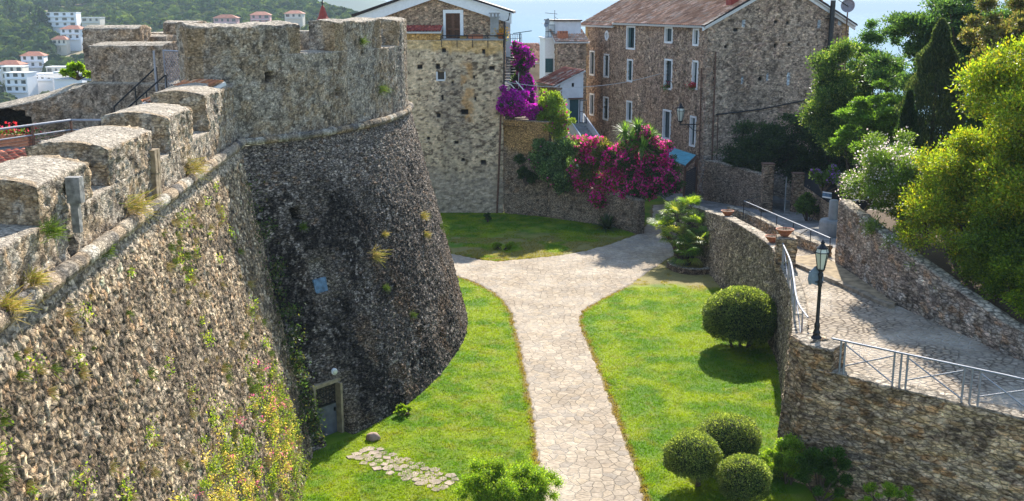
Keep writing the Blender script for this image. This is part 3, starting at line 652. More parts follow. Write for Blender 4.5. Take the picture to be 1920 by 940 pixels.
def flagmat(name, scale, stones, mort, dist=(.3, .3, 0), bump=.03, edge=(.015, .06), squash=(1, 1, 1)):
    m, nt, b = newmat(name); co = N(nt, 'ShaderNodeTexCoord'); nz = N(nt, 'ShaderNodeTexNoise', Scale=1.6, Detail=3.); nt.links.new(co.outputs['Object'], nz.inputs['Vector'])
    mp = N(nt, 'ShaderNodeVectorMath', operation='MULTIPLY_ADD'); nt.links.new(nz.outputs['Color'], mp.inputs[0]); mp.inputs[1].default_value = dist; nt.links.new(co.outputs['Object'], mp.inputs[2])
    sq = N(nt, 'ShaderNodeVectorMath', operation='MULTIPLY'); nt.links.new(mp.outputs[0], sq.inputs[0]); sq.inputs[1].default_value = squash
    e, c = flag_nodes(nt, sq.outputs[0], scale); sep = N(nt, 'ShaderNodeSeparateColor'); nt.links.new(c.outputs['Color'], sep.inputs[0])
    sc = ramp(nt, sep.outputs[0], [(i/(len(stones)-1), s) for i, s in enumerate(stones)])
    n2 = N(nt, 'ShaderNodeTexNoise', Scale=5., Detail=8., Roughness=.7); nt.links.new(co.outputs['Object'], n2.inputs['Vector'])
    sc = mix(nt, 1., sc, ramp(nt, n2.outputs[0], [(.25, (.6,)*3), (.75, (1.35,)*3)]), 'MULTIPLY')
    ef = ramp(nt, e.outputs['Distance'], [(edge[0], (0, 0, 0)), (edge[1], (1, 1, 1))])
    n3 = N(nt, 'ShaderNodeTexNoise', Scale=.45, Detail=4.); nt.links.new(co.outputs['Object'], n3.inputs['Vector'])
    mc = ramp(nt, n3.outputs[0], [(.42, mort[0]), (.6, mort[1])])
    fin = mix(nt, ef, mc, sc)
    fin = mix(nt, 1., fin, ramp(nt, n3.outputs[0], [(.3, (.82, .8, .78)), (.7, (1.12, 1.12, 1.12))]), 'MULTIPLY')
    nt.links.new(fin, b.inputs['Base Color'])
    bp = N(nt, 'ShaderNodeBump', Strength=1., Distance=bump); ad = N(nt, 'ShaderNodeMath', operation='MULTIPLY_ADD'); nt.links.new(n2.outputs[0], ad.inputs[0]); ad.inputs[1].default_value = .35
    nt.links.new(ef, ad.inputs[2]); nt.links.new(ad.outputs[0], bp.inputs['Height']); nt.links.new(bp.outputs[0], b.inputs['Normal']); b.inputs['Roughness'].default_value = .95; b.inputs['Specular IOR Level'].default_value = .08
    return m
M['flag'] = flagmat('flagstones', 2.9, [(.47,.38,.27),(.4,.33,.25),(.52,.43,.32),(.36,.31,.25),(.49,.39,.28)], ((.41,.34,.26),(.6,.53,.43)))
M['cobble'] = flagmat('ramp_cobbles', 3.6, [(.46,.38,.28),(.39,.32,.24),(.52,.43,.33),(.34,.29,.23)], ((.2,.16,.12),(.5,.44,.36)), (.12, .12, 0), .04, (.05, .16), (1, 1.25, 1))
M['stepflag'] = flagmat('shaded_paving', 2.2, [(.3,.29,.27),(.24,.23,.22),(.36,.34,.31)], ((.15,.14,.12),(.3,.28,.25)))
bx, by = [], []
Pn = PATH; from_ = []
cn = PATH.mean(0)
xs2 = np.arange(-10, 16, .09); ys2 = np.arange(4, 84, .12); X, Y = np.meshgrid(xs2, ys2, indexing='ij'); x, y = X.ravel(), Y.ravel(); d = path_dist(x, y)+(fbm(np.column_stack([x, y, x*0]), .3, 3, 730)-.5)*.28
zf = .012+.01*fbm(np.column_stack([x, y, x*0]), .6, 2, 731)-sstep(-.02, .1, d)*.25
F4 = grid_faces(len(xs2), len(ys2)); keep = (d[F4].min(1) < .0); F4 = F4[keep]; used, inv = np.unique(F4, return_inverse=True)
pathway = mesh('path', np.column_stack([x, y, zf])[used], inv.reshape(-1, 4), M['flag'], smooth=True); tag(pathway, kind='structure')
# stepping slabs to the tower door: individually laid flat stones
sg = 0
rs = np.random.default_rng(5)
A0, A1 = at_z(672, 848)[:2], at_z(850, 915)[:2]; dv = A1-A0; L = np.linalg.norm(dv); dv /= L; nv = np.array((-dv[1], dv[0]))
slabs = MB()
F_ = int(L/.33)
for i in range(F_):
    for j in (-1.5, -.5, .5, 1.5):
        c = A0+dv*(i+.5+rs.uniform(-.12, .12))*.33+nv*(j*.31+rs.uniform(-.04, .04)+(.13 if i % 2 else 0)-.06); m_ = rs.integers(4, 7); r_ = rs.uniform(.15, .21)
        a0 = rs.uniform(0, 6.28); ring = [(c[0]+r_*rs.uniform(.8, 1.2)*math.cos(a0+2*math.pi*k/m_), c[1]+r_*rs.uniform(.8, 1.2)*math.sin(a0+2*math.pi*k/m_)) for k in range(m_)]
        zt = .045+rs.uniform(0, .02); slabs.add([(a, b_, zt) for a, b_ in ring]+[(a, b_, -.05) for a, b_ in ring], [list(range(m_))]+[(k, k+m_, (k+1) % m_+m_, (k+1) % m_) for k in range(m_)])
tag(slabs.build('stepping_stones', flat('slab_stone', (.4, .31, .24), .85, var=.3, scale=2.5, bump=.01)), kind='structure')
# wide ground sheet of the hilltop, falling to the valley on the left and the sea behind
def terr(x, y):
    r = np.column_stack([x, y, x*0])
    left = sstep(-30, -150, x)*sstep(40, 140, y*0+np.hypot(x, y)); near = np.full(len(x), -.12)
    far = sstep(92, 230, y); z = near*(1-far)-24*far
    z = np.where(x < -30, np.minimum(z, near-18*sstep(-34, -110, x)), z)
    # hillside opposite, left
    c = y
    hill = -16+ 44*sstep(330, 760, y)+ (fbm(r, 120., 4, 801)-.5)*16
    qq = x/np.maximum(y, 1); cap = np.interp(qq, [-.6, -.215, -.174, -.133, -.1, -.09], [70, 26, 10, 2, -14, -26])
    hh = np.minimum(np.interp(y, [300, 420, 470, 560, 640, 850, 1000, 1800], [-27, -25, -21, -7, 0, 20, 30, 60]), cap)+(fbm(r, 60., 4, 801)-.5)*5
    m = sstep(220, 330, y)*(x/np.maximum(y, 1) < -.06)
    z = z*(1-m)+np.maximum(hh, -40)*m
    return z
xs = np.concatenate([np.arange(-3000, -300, 50), np.arange(-300, 60, 6), np.arange(60, 900, 40)]); ys = np.concatenate([np.arange(-200, 20, 20), np.arange(20, 130, 3), np.arange(130, 1000, 10), np.arange(1000, 1800, 60)])
X, Y = np.meshgrid(xs, ys, indexing='ij'); x, y = X.ravel().astype(float), Y.ravel().astype(float); z = terr(x, y); V = np.column_stack([x, y, z])
C = np.array((.1, .12, .04))*(1-sstep(.5, .62, fbm(V, 60., 4, 810)))[:, None]+np.array((.33, .27, .16))*sstep(.5, .62, fbm(V, 60., 4, 810))[:, None]
near = (np.hypot(x, y-50) < 60)[:, None]; C = np.where(near, np.array((.16, .14, .09)), C)
tag(mesh('ground', V, grid_faces(len(xs), len(ys)), M['ground'], col=C, smooth=True), kind='structure')
# sea
sm, nt, b = newmat('sea_water'); b.inputs['Base Color'].default_value = (.09, .2, .28, 1); b.inputs['Roughness'].default_value = .7; b.inputs['Specular IOR Level'].default_value = .02
co = N(nt, 'ShaderNodeTexCoord'); nz = N(nt, 'ShaderNodeTexNoise', Scale=.09, Detail=10., Roughness=.6); nt.links.new(co.outputs['Object'], nz.inputs['Vector']); bp = N(nt, 'ShaderNodeBump', Strength=.6, Distance=1.2)
nt.links.new(nz.outputs[0], bp.inputs['Height']); nt.links.new(bp.outputs[0], b.inputs['Normal'])
tag(mesh('sea', [(-15, 150, -22), (40000, 150, -22), (40000, 45000, -22), (-9000, 45000, -22), (-300, 2200, -22)], [(0, 1, 2, 3, 4)], sm), kind='structure')
# blue mountain far left
xs = np.linspace(-4200, -250, 110); ys = np.linspace(2200, 4600, 60); X, Y = np.meshgrid(xs, ys, indexing='ij'); x, y = X.ravel(), Y.ravel()
r = np.column_stack([x, y, x*0]); q_ = x/y; prof = np.interp(q_, [-.9, -.5, -.3, -.2, -.135, -.119, -.105, -.09], [140, 135, 125, 105, 66, 45, 5, -60])
z = -30+(prof+30)*sstep(2200, 3300, y)*sstep(4700, 3500, y)*(.85+.3*fbm(r, 400., 5, 820))
tag(mesh('mountain', np.column_stack([x, y, z]), grid_faces(110, 60), M['ground'], col=np.array((.05, .075, .03))*(.6+.8*fbm(r, 120., 4, 822)[:, None]), smooth=True), kind='structure')
# haze: one closed box, even density
hz = bpy.data.materials.new('haze_air'); hz.use_nodes = True; nt = hz.node_tree; nt.nodes.clear(); o_ = N(nt, 'ShaderNodeOutputMaterial'); v_ = N(nt, 'ShaderNodeVolumePrincipled')
v_.inputs['Color'].default_value = (.72, .87, .97, 1); v_.inputs['Density'].default_value = .0002; v_.inputs['Anisotropy'].default_value = -.15
nt.links.new(v_.outputs[0], o_.inputs['Volume'])
hb = MB().box((0, 21000, 56), (79000, 47000, 196)).build('haze', hz); tag(hb, kind='stuff')
# ================================================================== HOUSES
HC = ((.42,.34,.26),(.35,.27,.21),(.29,.22,.18),(.24,.19,.16),(.47,.4,.32),(.33,.25,.22),(.17,.13,.11),(.38,.29,.22))
def wall_stain(seed, hole=.5, render=(.42,.34,.27), ramt=.5):
    def f(V, C, Nn, k, r1):
        p = (lichen(V, seed, .42, .6, 2.5)*ramt)[:, None]; C = C*(1-p)+np.array(render)*p*(.75+.5*fbm(V, .5, 4, seed+1)[:, None])
        d = (sstep(.6, .68, fbm(V, .3, 3, seed+2))*hole)[:, None]; C = C*(1-d)+np.array((.055, .042, .035))*d
        s = (sstep(.55, .72, fbm(V*np.array([1, 1, .15]), 1.2, 4, seed+3))*.35)[:, None]; C = C*(1-s)+np.array((.12, .11, .1))*s
        return C
    return f
def face_of(A, d):   # outward normal when travelling along d with outside on the right
    return np.array((d[1], -d[0], 0.))
class Facade:
    """a vertical plane; pixel of the photo -> metres along it"""
    def __init__(s, A, d): s.A = np.array((A[0], A[1], 0.)); s.d = np.array((d[0], d[1], 0.))/math.hypot(*d[:2]); s.n = face_of(A, s.d)
    def hit(s, px, py): p = at_plane(px, py, s.A, s.n); return float((p-s.A)@s.d), float(p[2])
    def P(s, a, z, o=0.): return s.A+s.d*a+s.n*o+np.array((0, 0, z))
    def box(s, mb, a0, a1, z0, z1, o0, o1):
        return mb.hexa([s.P(a0, z0, o1), s.P(a1, z0, o1), s.P(a1, z0, o0), s.P(a0, z0, o0), s.P(a0, z1, o1), s.P(a1, z1, o1), s.P(a1, z1, o0), s.P(a0, z1, o0)])
    def push(s, a0, a1, z0, z1, dep=.45): c = s.P((a0+a1)/2, 0); return (c, s.d, s.n, (a1-a0)/2, z0, z1, dep, (.03, .028, .026))
def window(fc, a0, a1, z0, z1, parent, surround=.13, style=0, sill=False):
    """white rendered surround, deep reveal, dark panes with a frame; style picks shutters or open leaves"""
    mb = MB(); w = surround
    for (b0, b1, c0, c1) in ((a0-w, a0, z0-w, z1+w), (a1, a1+w, z0-w, z1+w), (a0, a1, z1, z1+w), (a0, a1, z0-w*1.1, z0)): fc.box(mb, b0, b1, c0, c1, -.3, .045)
    wd = mb.build('window', M['white'], parent)
    mb = MB(); fc.box(mb, a0, a1, z0, z1, -.26, -.22)
    mb.build('pane', M['glass'] if style != 2 else M['brownwood'], wd)
    mb = MB(); f = .045
    for (b0, b1, c0, c1) in ((a0, a0+f, z0, z1), (a1-f, a1, z0, z1), (a0, a1, z1-f, z1), (a0, a1, z0, z0+f), ((a0+a1)/2-f/2, (a0+a1)/2+f/2, z0, z1)): fc.box(mb, b0, b1, c0, c1, -.22, -.18)
    mb.build('window_frame', M['teal'] if style in (0, 1) else M['brownwood'], wd)
    if style == 1: mb = MB(); fc.box(mb, a0+.01, a0+.32*(a1-a0), z0+.02, z1-.02, -.16, -.12); mb.build('shutter', M['teal'], wd)
    return wd
# ---- left house: gabled, with its tall base in front
lh = thing('gabled_house', 'tall stone gabled house with white bargeboards and a brown shuttered balcony door', 'house')
LF = Facade((-9.5, 76.9), (1, -.02))
a_r = LF.hit(944, 200)[0]
lo = [((.5, .5, .5), 0)]
q = block(LF.P(0, 0)[:2], LF.P(a_r, 0)[:2], 4.0, -.3, 12.75, .075); 
wl_, wz = LF.hit(818, 150), LF.hit(836, 136)
sq = (LF.hit(820, 149)[0], LF.hit(834, 149)[0], LF.hit(827, 150)[1], LF.hit(827, 136)[1])
sq2 = (LF.hit(865, 215)[0], LF.hit(877, 215)[0], LF.hit(870, 216)[1], LF.hit(870, 206)[1])
hs = [LF.push(*sq, .5), LF.push(*sq2, .4)]
for (x, y, w, h) in [(831, 95, 7, 9), (820, 125, 5, 10), (906, 97, 4, 9), (787, 126, 9, 9), (922, 128, 7, 8), (829, 184, 4, 9), (822, 217, 5, 6), (848, 155, 3, 5), (890, 185, 3, 5), (855, 268, 5, 5), (905, 305, 8, 7), (802, 260, 5, 5), (868, 300, 5, 5), (888, 145, 3, 5)]:
    p0 = LF.hit(x-w/2, y+h/2); p1 = LF.hit(x+w/2, y-h/2); hs.append(LF.push(p0[0], p1[0]+.05, p0[1], p1[1], .25))
def lh_stain(V, C, Nn, k, r1):
    C = wall_stain(900, .0, (.55, .45, .31), .6)(V, C, Nn, k, r1)
    a = V[:, 0]; z = V[:, 2]
    dk = (sstep(.585, .63, fbm(V*np.array([1, 1, 1.7]), .26, 3, 911))*.8)[:, None]; C = C*(1-dk)+np.array((.07, .05, .035))*dk
    o1 = sstep(.5, .2, np.abs(a-(-3.25)+(fbm(V, .6, 3, 908)-.5)*.7))*sstep(.35, .55, fbm(V, .5, 3, 909))*sstep(6.6, 7.2, z)*sstep(11.6, 10.8, z)*.65           # orange streak
    o2 = sstep(11.7, 12.1, z+(fbm(V, .5, 3, 905)-.5)*1.2)*sstep(-6.0, -5.6, a)*.7              # ochre band under the balcony
    o3 = sstep(12.0, 12.2, z)*(a < -5)*.5
    for m, c in ((o1, (.45, .26, .1)), (o2, (.5, .33, .13)), (o3, (.55, .4, .18))): C = C*(1-m[:, None])+np.array(c)*m[:, None]*(.7+.6*fbm(V, .3, 3, 906)[:, None])
    g = sstep(3.6, 2.4, z+(fbm(V, 1.2, 3, 907)-.5)*1.4)[:, None]*.75; C = C*(1-g)+np.array((.29, .255, .22))*g*(.55+.9*r1[:, None])
    return C
V, Fq = q.weld(); M['render'] = attrmat('old_tan_render', fine=5., bscale=9., bump=.05, speck=.22, sscale=5., amt=.3)
masonry('base_wall', V, Fq, M['render'], lh, size=(.34, .34, .17), depth=.05, cols=((.5,.41,.3),(.46,.38,.28),(.4,.32,.23),(.3,.23,.17),(.53,.45,.33),(.13,.1,.08)), mortar=(.52,.44,.33), gap=.3, seed=51, big=.04, stain=lh_stain, pushes=hs, rough=.02, mvis=.45, small=.7, tint=(1.24, 1.15, 1.03))
mb = MB()
for (b0, b1, c0, c1) in ((sq[0]-.08, sq[0]+.03, sq[2]-.08, sq[3]+.05), (sq[1]-.03, sq[1]+.06, sq[2]-.08, sq[3]+.05), (sq[0], sq[1], sq[2]-.08, sq[2]+.02)): LF.box(mb, b0, b1, c0, c1, -.2, .03)
sw = mb.build('small_window', M['lime'], lh); mb = MB(); LF.box(mb, *sq, -.3, -.26); mb.build('pane', M['glass'], sw)
# gable wall set back
LG = Facade((-9.5, 78.6), (1, -.02)); ga0 = LG.hit(676, 60)[0]; ga1 = LG.hit(944, 60)[0]; gm = LG.hit(816, 60)[0]
ez = LG.hit(816, 34)[1]; pk = LG.hit(816, -22)[1]; zl = LG.hit(672, 30)[1]; zr = LG.hit(957, 24)[1]
def gable(fc, a0, a1, am, z0, ze0, ze1, zp, thick, res=.12):
    """gable wall body as a ribbon with a pointed top"""
    n_ = max(4, int((a1-a0)/res)); aa = np.linspace(a0, a1, n_); zt_ = np.where(aa < am, ze0+(zp-ze0)*(aa-a0)/(am-a0), ze1+(zp-ze1)*(a1-aa)/(a1-am))
    o = np.array([fc.P(a, 0)[:2] for a in aa]); i = np.array([fc.P(a, 0, -thick)[:2] for a in aa]); return ribbon(o, i, z0, zt_, zt_, res)
dw = (LG.hit(836, 70)[0], LG.hit(863, 70)[0], LG.hit(850, 72)[1], LG.hit(850, 25)[1])
q = gable(LG, ga0, ga1, gm, 9.0, zl-.25, zr-.25, pk-.25, 9, .12); V, Fq = q.weld()
masonry('gable_wall', V, Fq, M['stonefar'], lh, size=(.42, .42, .2), depth=.05, cols=HC, mortar=(.4,.35,.28), gap=.2, seed=53, stain=wall_stain(920, .4), pushes=[LG.push(dw[0], dw[1], dw[2]-.3, dw[3], .4)], rough=.02)
bd = MB(); w = .24; LG.box(bd, dw[0]-.75*w, dw[0], dw[2]-.3, dw[3]+w, -.3, .05); LG.box(bd, dw[1], dw[1]+w, dw[2]-.3, dw[3]+w, -.3, .05); LG.box(bd, dw[0], dw[1], dw[3], dw[3]+w, -.3, .05)
bs = bd.build('balcony_door', M['white'], lh)
for k in (0, 1):
    m_ = (dw[0]+dw[1])/2; a0 = dw[0] if k == 0 else m_+.01; a1 = m_-.01 if k == 0 else dw[1]; mb = MB(); f = .08
    for (b0, b1, c0, c1) in ((a0, a0+f, dw[2]-.3, dw[3]), (a1-f, a1, dw[2]-.3, dw[3]), (a0+f, a1-f, dw[3]-f, dw[3]), (a0+f, a1-f, dw[2]+.6, dw[2]+.7), (a0+f, a1-f, dw[2]-.3, dw[2]-.2)): LG.box(mb, b0, b1, c0, c1, -.18, -.1)
    for z in np.arange(dw[2]-.2, dw[3]-.08, .06): LG.box(mb, a0+f, a1-f, z, z+.035, -.17, -.12)
    mb.build('shutter', M['brownwood'], bs)
# white bargeboards and roof slabs
def barge(fc, a0, z0, a1, z1, w, o0, o1, mat, parent, name='bargeboard'):
    mb = MB(); mb.hexa([fc.P(a0, z0-w, o1), fc.P(a1, z1-w, o1), fc.P(a1, z1-w, o0), fc.P(a0, z0-w, o0), fc.P(a0, z0, o1), fc.P(a1, z1, o1), fc.P(a1, z1, o0), fc.P(a0, z0, o0)]); return mb.build(name, mat, parent)
barge(LG, ga0-.35, zl-.05, gm, pk, .75, -.1, .28, M['white'], lh); barge(LG, gm, pk, ga1+.6, zr-.05, .75, -.1, .28, M['white'], lh)
barge(LG, ga0-.55, zl+.1, gm, pk+.17, .16, -9.2, .5, M['darkroof'], lh, 'roof'); barge(LG, gm, pk+.17, ga1+.75, zr+.1, .16, -9.2, .5, M['darkroof'], lh, 'roof')
# balcony: ochre parapet front, railing, planters; little tiled hood on the left
bz = 12.75; bal0 = LF.hit(828, 72)[0]
mb = MB(); LF.box(mb, bal0, a_r+.02, bz, bz+.1, -1.6, .06); mb.build('balcony_slab', M['concrete'], lh)
mb = MB(); mb.tube([LF.P(bal0, bz+.32), LF.P(a_r, bz+.32)], .035)
for a in np.linspace(bal0, a_r, 5): mb.tube([LF.P(a, bz-.5, .05), LF.P(a, bz+.32, .02)], .025)
mb.build('balcony_rail', M['iron'], lh)
q = block(LF.P(0, 0)[:2], LF.P(bal0-.1, 0)[:2], 1.5, 12.75, 13.35, .1); V, Fq = q.weld()
masonry('hood_wall', V, Fq, M['stonefar'], lh, size=(.5, .5, .26), depth=.02, cols=((.55,.4,.18),(.5,.36,.16)), mortar=(.5,.36,.16), seed=57)
A = LF.P(.2, 13.35, .25); tile_roof('hood_tiles', A, LF.P(bal0, 13.35, .25)-A, -LF.n*1.4+np.array((0, 0, .42)), lh, .24, .4, cols=((.3,.07,.05),(.36,.1,.07),(.24,.06,.05)), amp=.07)
# flue with a small cap, downpipe
fx = LF.hit(927, 60)[0]; mb = MB(); LF.box(mb, fx-.3, fx+.3, 12.85, 14.35, -.7, -.1); LF.box(mb, fx-.38, fx+.38, 14.35, 14.42, -.78, -.02)
for a in (-.3, -.05, .2): LF.box(mb, fx+a, fx+a+.1, 14.42, 14.62, -.7, -.1)
LF.box(mb, fx-.4, fx+.4, 14.62, 14.7, -.8, 0.); mb.build('chimney', M['concrete'], lh)
def pipe(fc, pts, r, mat, parent, o=.09, name='downpipe'):
    mb = MB(); P_ = []
    for (x, y) in pts: a, z = fc.hit(x, y); P_.append(fc.P(a, z, o))
    mb.tube(P_, r, 8); return mb.build(name, mat, parent)
pipe(LF, [(956, 24), (953, 38), (946, 40), (945, 160), (944, 212)], .06, M['iron'], lh, .12)
pl = thing('balcony_planter', 'long terracotta planter on the balcony rail of the gabled house', 'planter')
mb = MB(); a0, a1 = LF.hit(878, 70)[0], LF.hit(905, 70)[0]; LF.box(mb, a0, a1, bz+.11, bz+.36, -.5, -.12); LF.box(mb, a0-.03, a1+.03, bz+.33, bz+.4, -.53, -.09); mb.build('trough', M['terracotta'], pl)
mb = MB(); LF.box(mb, a0+.03, a1-.03, bz+.34, bz+.41, -.48, -.14); mb.build('soil', M['soil'], pl)
pw = thing('window_box', 'pale stone planter in front of the brown balcony shutters', 'planter')
mb = MB(); a0, a1 = LF.hit(862, 70)[0], LF.hit(874, 70)[0]; LF.box(mb, a0, a1, bz+.11, bz+.32, -.5, -.12); LF.box(mb, a0-.02, a1+.02, bz+.28, bz+.34, -.52, -.1); mb.build('trough', M['ochre'], pw)
# side annexe of the left house seen past its corner
mb = MB(); c = at_y(950, 50, 86); mb.box((c[0]-.2, 88, 11), (1.0, 6, 6.0)); mb.build('side_wing', M['lime'], lh)
# ---- garden wall below the bougainvillea
gw = thing('garden_wall', 'long stone garden wall under the bougainvillea, ochre rendered at its tall left end', 'garden wall')
line = [LF.P(a_r, 0)[:2], np.array((2.6, 74.9))]; o, _ = lerp_pts(line, .1)
i = offset(o, -.6); z7 = 7.05
def gw_stain(V, C, Nn, k, r1):
    C = wall_stain(940, .5, (.36, .33, .28), .4)(V, C, Nn, k, r1); o_ = (sstep(4.2, 5.2, V[:, 2]+(fbm(V, 1., 3, 943)-.5)*2)*(V[:, 0] < 2.7)*.85)[:, None]
    return C*(1-o_)+np.array((.5, .35, .15))*o_*(.6+.8*fbm(V, .7, 4, 944)[:, None])
V, Fq = ribbon(o, i, -.3, np.full(len(o), z7), np.full(len(o), z7), .1).weld()
GWS = dict(size=(.42, .42, .22), depth=.06, cols=((.32,.28,.23),(.26,.23,.2),(.37,.32,.27),(.2,.18,.16),(.3,.23,.17)), mortar=(.33,.3,.26), gap=.2, rough=.03)
masonry('tall_wall', V, Fq, M['stone'], gw, seed=61, stain=gw_stain, **GWS)
o = catmull([(2.6, 74.9), (4.0, 73.9), (6.1, 72.4), (7.6, 70.7), (8.55, 69.2)], 14); o, _ = lerp_pts(o, .1); i = offset(o, -.6); zt = np.interp(o[:, 0], [2.6, 5, 8.6], [3.2, 2.5, 2.3])
V, Fq = ribbon(o, i, -.3, zt, zt+.05, .1, dome=.06).weld(); masonry('low_wall', V, Fq, M['stone'], gw, seed=63, stain=wall_stain(950, .4, (.36, .33, .28), .4), **GWS)
pipe(LF, [(939, 214), (938, 250), (935, 330), (932, 400)], .07, M['rust'], gw, .12)
# planted terrace behind it
ter = mesh('planted_terrace', [(-.6, 76.4, 6.6), (2.4, 75.2, 6.6), (3.0, 86, 6.6), (-.6, 86, 6.6), (2.55, 75.3, 2.1), (4.2, 74.2, 2.1), (8.9, 70.0, 2.1), (9.3, 72, 2.1), (7, 90, 2.1), (2.6, 86, 2.1), (9.3, 72, -.2), (7, 90, -.2), (8.9, 70.0, -.2)], [(0, 1, 2, 3), (4, 5, 6, 7, 8, 9), (6, 12, 10, 7), (7, 10, 11, 8)], M['soil']); tag(ter, kind='structure')
# ---- outside stair beside the house
os_ = thing('outside_stair', 'dark slatted outside stair beside the gabled house below the bougainvillea', 'stairs')
mb = MB(); b0 = at_y(957, 167, 79); b1 = at_y(957, 93, 86.5)
for k in range(15):
    t = k/14; p = b0*(1-t)+b1*t; mb.box((p[0], p[1], p[2]), (1.05, .42, .06))
mb.build('tread', M['iron'] if 0 else flat('dark_slate_step', (.07, .07, .075), .6), os_)
mb = MB()
for dx in (-.55, .55): mb.hexa([b0+np.array((dx-.03, 0, -.5)), b0+np.array((dx+.03, 0, -.5)), b1+np.array((dx+.03, 0, -.5)), b1+np.array((dx-.03, 0, -.5)), b0+np.array((dx-.03, 0, .05)), b0+np.array((dx+.03, 0, .05)), b1+np.array((dx+.03, 0, .05)), b1+np.array((dx-.03, 0, .05))])
mb.box((b1[0], b1[1]+1.2, b1[2]-2), (2.6, 2.2, 4.0)); mb.build('stringer', M['dark'], os_)
mb = MB(); mb.tube([b0+np.array((.62, 0, .9)), b1+np.array((.62, 0, .9))], .035)
for t in np.linspace(0, 1, 5): p = b0*(1-t)+b1*t+np.array((.62, 0, 0)); mb.tube([p, p+np.array((0, 0, .9))], .025)
mb.build('handrail', M['white'], os_)
tr = thing('terrace_railing', 'thin grey railing and clothes airer on the white terrace above the outside stair', 'railing'); 
mb = MB(); c0 = at_y(945, 65, 87); c1 = at_y(978, 64, 88.5)
for z in (0, -.35, -.7, -1.1): mb.tube([c0+np.array((0, 0, z)), c1+np.array((0, 0, z))], .025, 5)
for t in np.linspace(0, 1, 9): p = c0*(1-t)+c1*t; mb.tube([p, p-np.array((0, 0, 1.25))], .022, 5)
mb.build('rails', M['steel'], tr)
mb = MB()
for dy in (0, .35, .7, 1.05): mb.tube([at_y(962, 63, 86+dy), at_y(997, 58, 86+dy)], .03, 5)
mb.tube([at_y(975, 95, 86.4), at_y(975, 62, 86.4)], .05, 6); mb.build('airer', M['teal'], tr)
mb = MB(); mb.box((at_y(955, 90, 88)[0], 89.0, c0[2]-1.35-.6), (1.1, 4.5, 1.2)); mb.build('white_terrace_slab', M['white'], tr)
cr_ = thing('wooden_crate', 'small orange brown crate on the white terrace above the outside stair', 'crate'); c = at_y(954, 89, 87); MB().box((c[0], c[1], c[2]), (.42, .35, .26)).build('crate_box', M['terracotta'], cr_); MB().box((c[0], c[1], c[2]+.14), (.48, .4, .05)).build('crate_rim', M['ochre'], cr_)
# handrails at the lower end of that stair
hr = thing('garden_handrail', 'white zigzag handrail among the magenta bougainvillea above the ochre wall', 'handrail')
mb = MB(); mb.tube([at_y(945, 158, 78), at_y(957, 158, 78), at_y(985, 188, 77)], .045); mb.tube([at_y(967, 152, 78), at_y(993, 182, 77.5)], .045); mb.tube([at_y(985, 188, 77), at_y(985, 205, 77)], .03); mb.build('rail', M['white'], hr)
# ================================================================== BIG HOUSE
bh = thing('apartment_house', 'long three storey stone house with white framed windows and a brown tiled roof', 'house')
A = np.array((14.6, 79.0)); dl = np.array((-.294, .956)); LEN = 25.4; GW = 12.1; dg = np.array((.956, .294)); ZE = 13.85
FL = A+dl*LEN
BF = Facade(FL, A-FL)            # travelling from the far left corner to the near corner, outside on the right
a1130, z_ = BF.hit(1131, 69)
wins = []
def addw(x0, x1, y0, y1, style=0):
    xm, ym = (x0+x1)/2, (y0+y1)/2; a0 = BF.hit(x0, ym)[0]; a1 = BF.hit(x1, ym)[0]; z1 = BF.hit(xm, y0)[1]; z0 = BF.hit(xm, y1)[1]; wins.append((a0, a1, z0, z1, style))
# glass edges inside the white surrounds
for w_ in [(1176,1190,52,90,1),(1248,1260,54,78,0),(1301,1309,57,83,0),
           (1107,1114,98,139,0),(1133,1141,104,143,0),(1177,1185,114,151,1),(1247,1259,114,165,0),(1299,1307,117,165,0),
           (1107,1113,178,214,0),(1132,1140,184,223,0),(1176,1184,192,226,0),(1244,1256,209,259,0),(1295,1303,221,272,0)]: addw(*w_)
def bh_stain(V, C, Nn, k, r1):
    C = wall_stain(960, .6, (.36, .28, .23), .5)(V, C, Nn, k, r1)
    m = (sstep(.45, .6, fbm(V, 3.5, 3, 966))*.15)[:, None]; C = C*(1-m)+np.array((.4, .25, .15))*m*(.6+.8*fbm(V, .6, 3, 967)[:, None])
    e = (sstep(ZE-.9, ZE-.2, V[:, 2])*.3)[:, None]; return C*(1-e)+np.array((.3, .2, .12))*e
hs = [BF.push(a0, a1, z0, z1, .42) for a0, a1, z0, z1, st_ in wins]
ra, rz = BF.hit(1138, 67); hs.append(BF.push(ra-.28, ra+.28, rz-.3, rz+.3, .4))
STB = dict(tint=(1.28, 1.12, .96), size=(.34, .34, .24), depth=.07, cols=HC, mortar=(.36,.3,.25), gap=.18, rough=.03)
o, _ = lerp_pts([FL, A], .085); i = offset(o, -.6); V, Fq = ribbon(o, i, -.3, np.full(len(o), ZE), np.full(len(o), ZE), .085).weld()
masonry('front_wall', V, Fq, M['stonefar'], bh, seed=71, stain=bh_stain, pushes=hs, **STB)
for a0, a1, z0, z1, st_ in wins: window(BF, a0, a1, z0, z1, bh, .14, st_)
# round window
mb = MB(); c = BF.P(ra, rz, 0); disc(mb, c, BF.n, [(.27, -.3), (.27, .05), (.46, .05), (.46, -.05)], 24); rw = mb.build('round_window', M['white'], bh); disc(MB(), c, BF.n, [(0, -.25), (.28, -.25)], 24).build('pane', M['bluepanel'], rw)
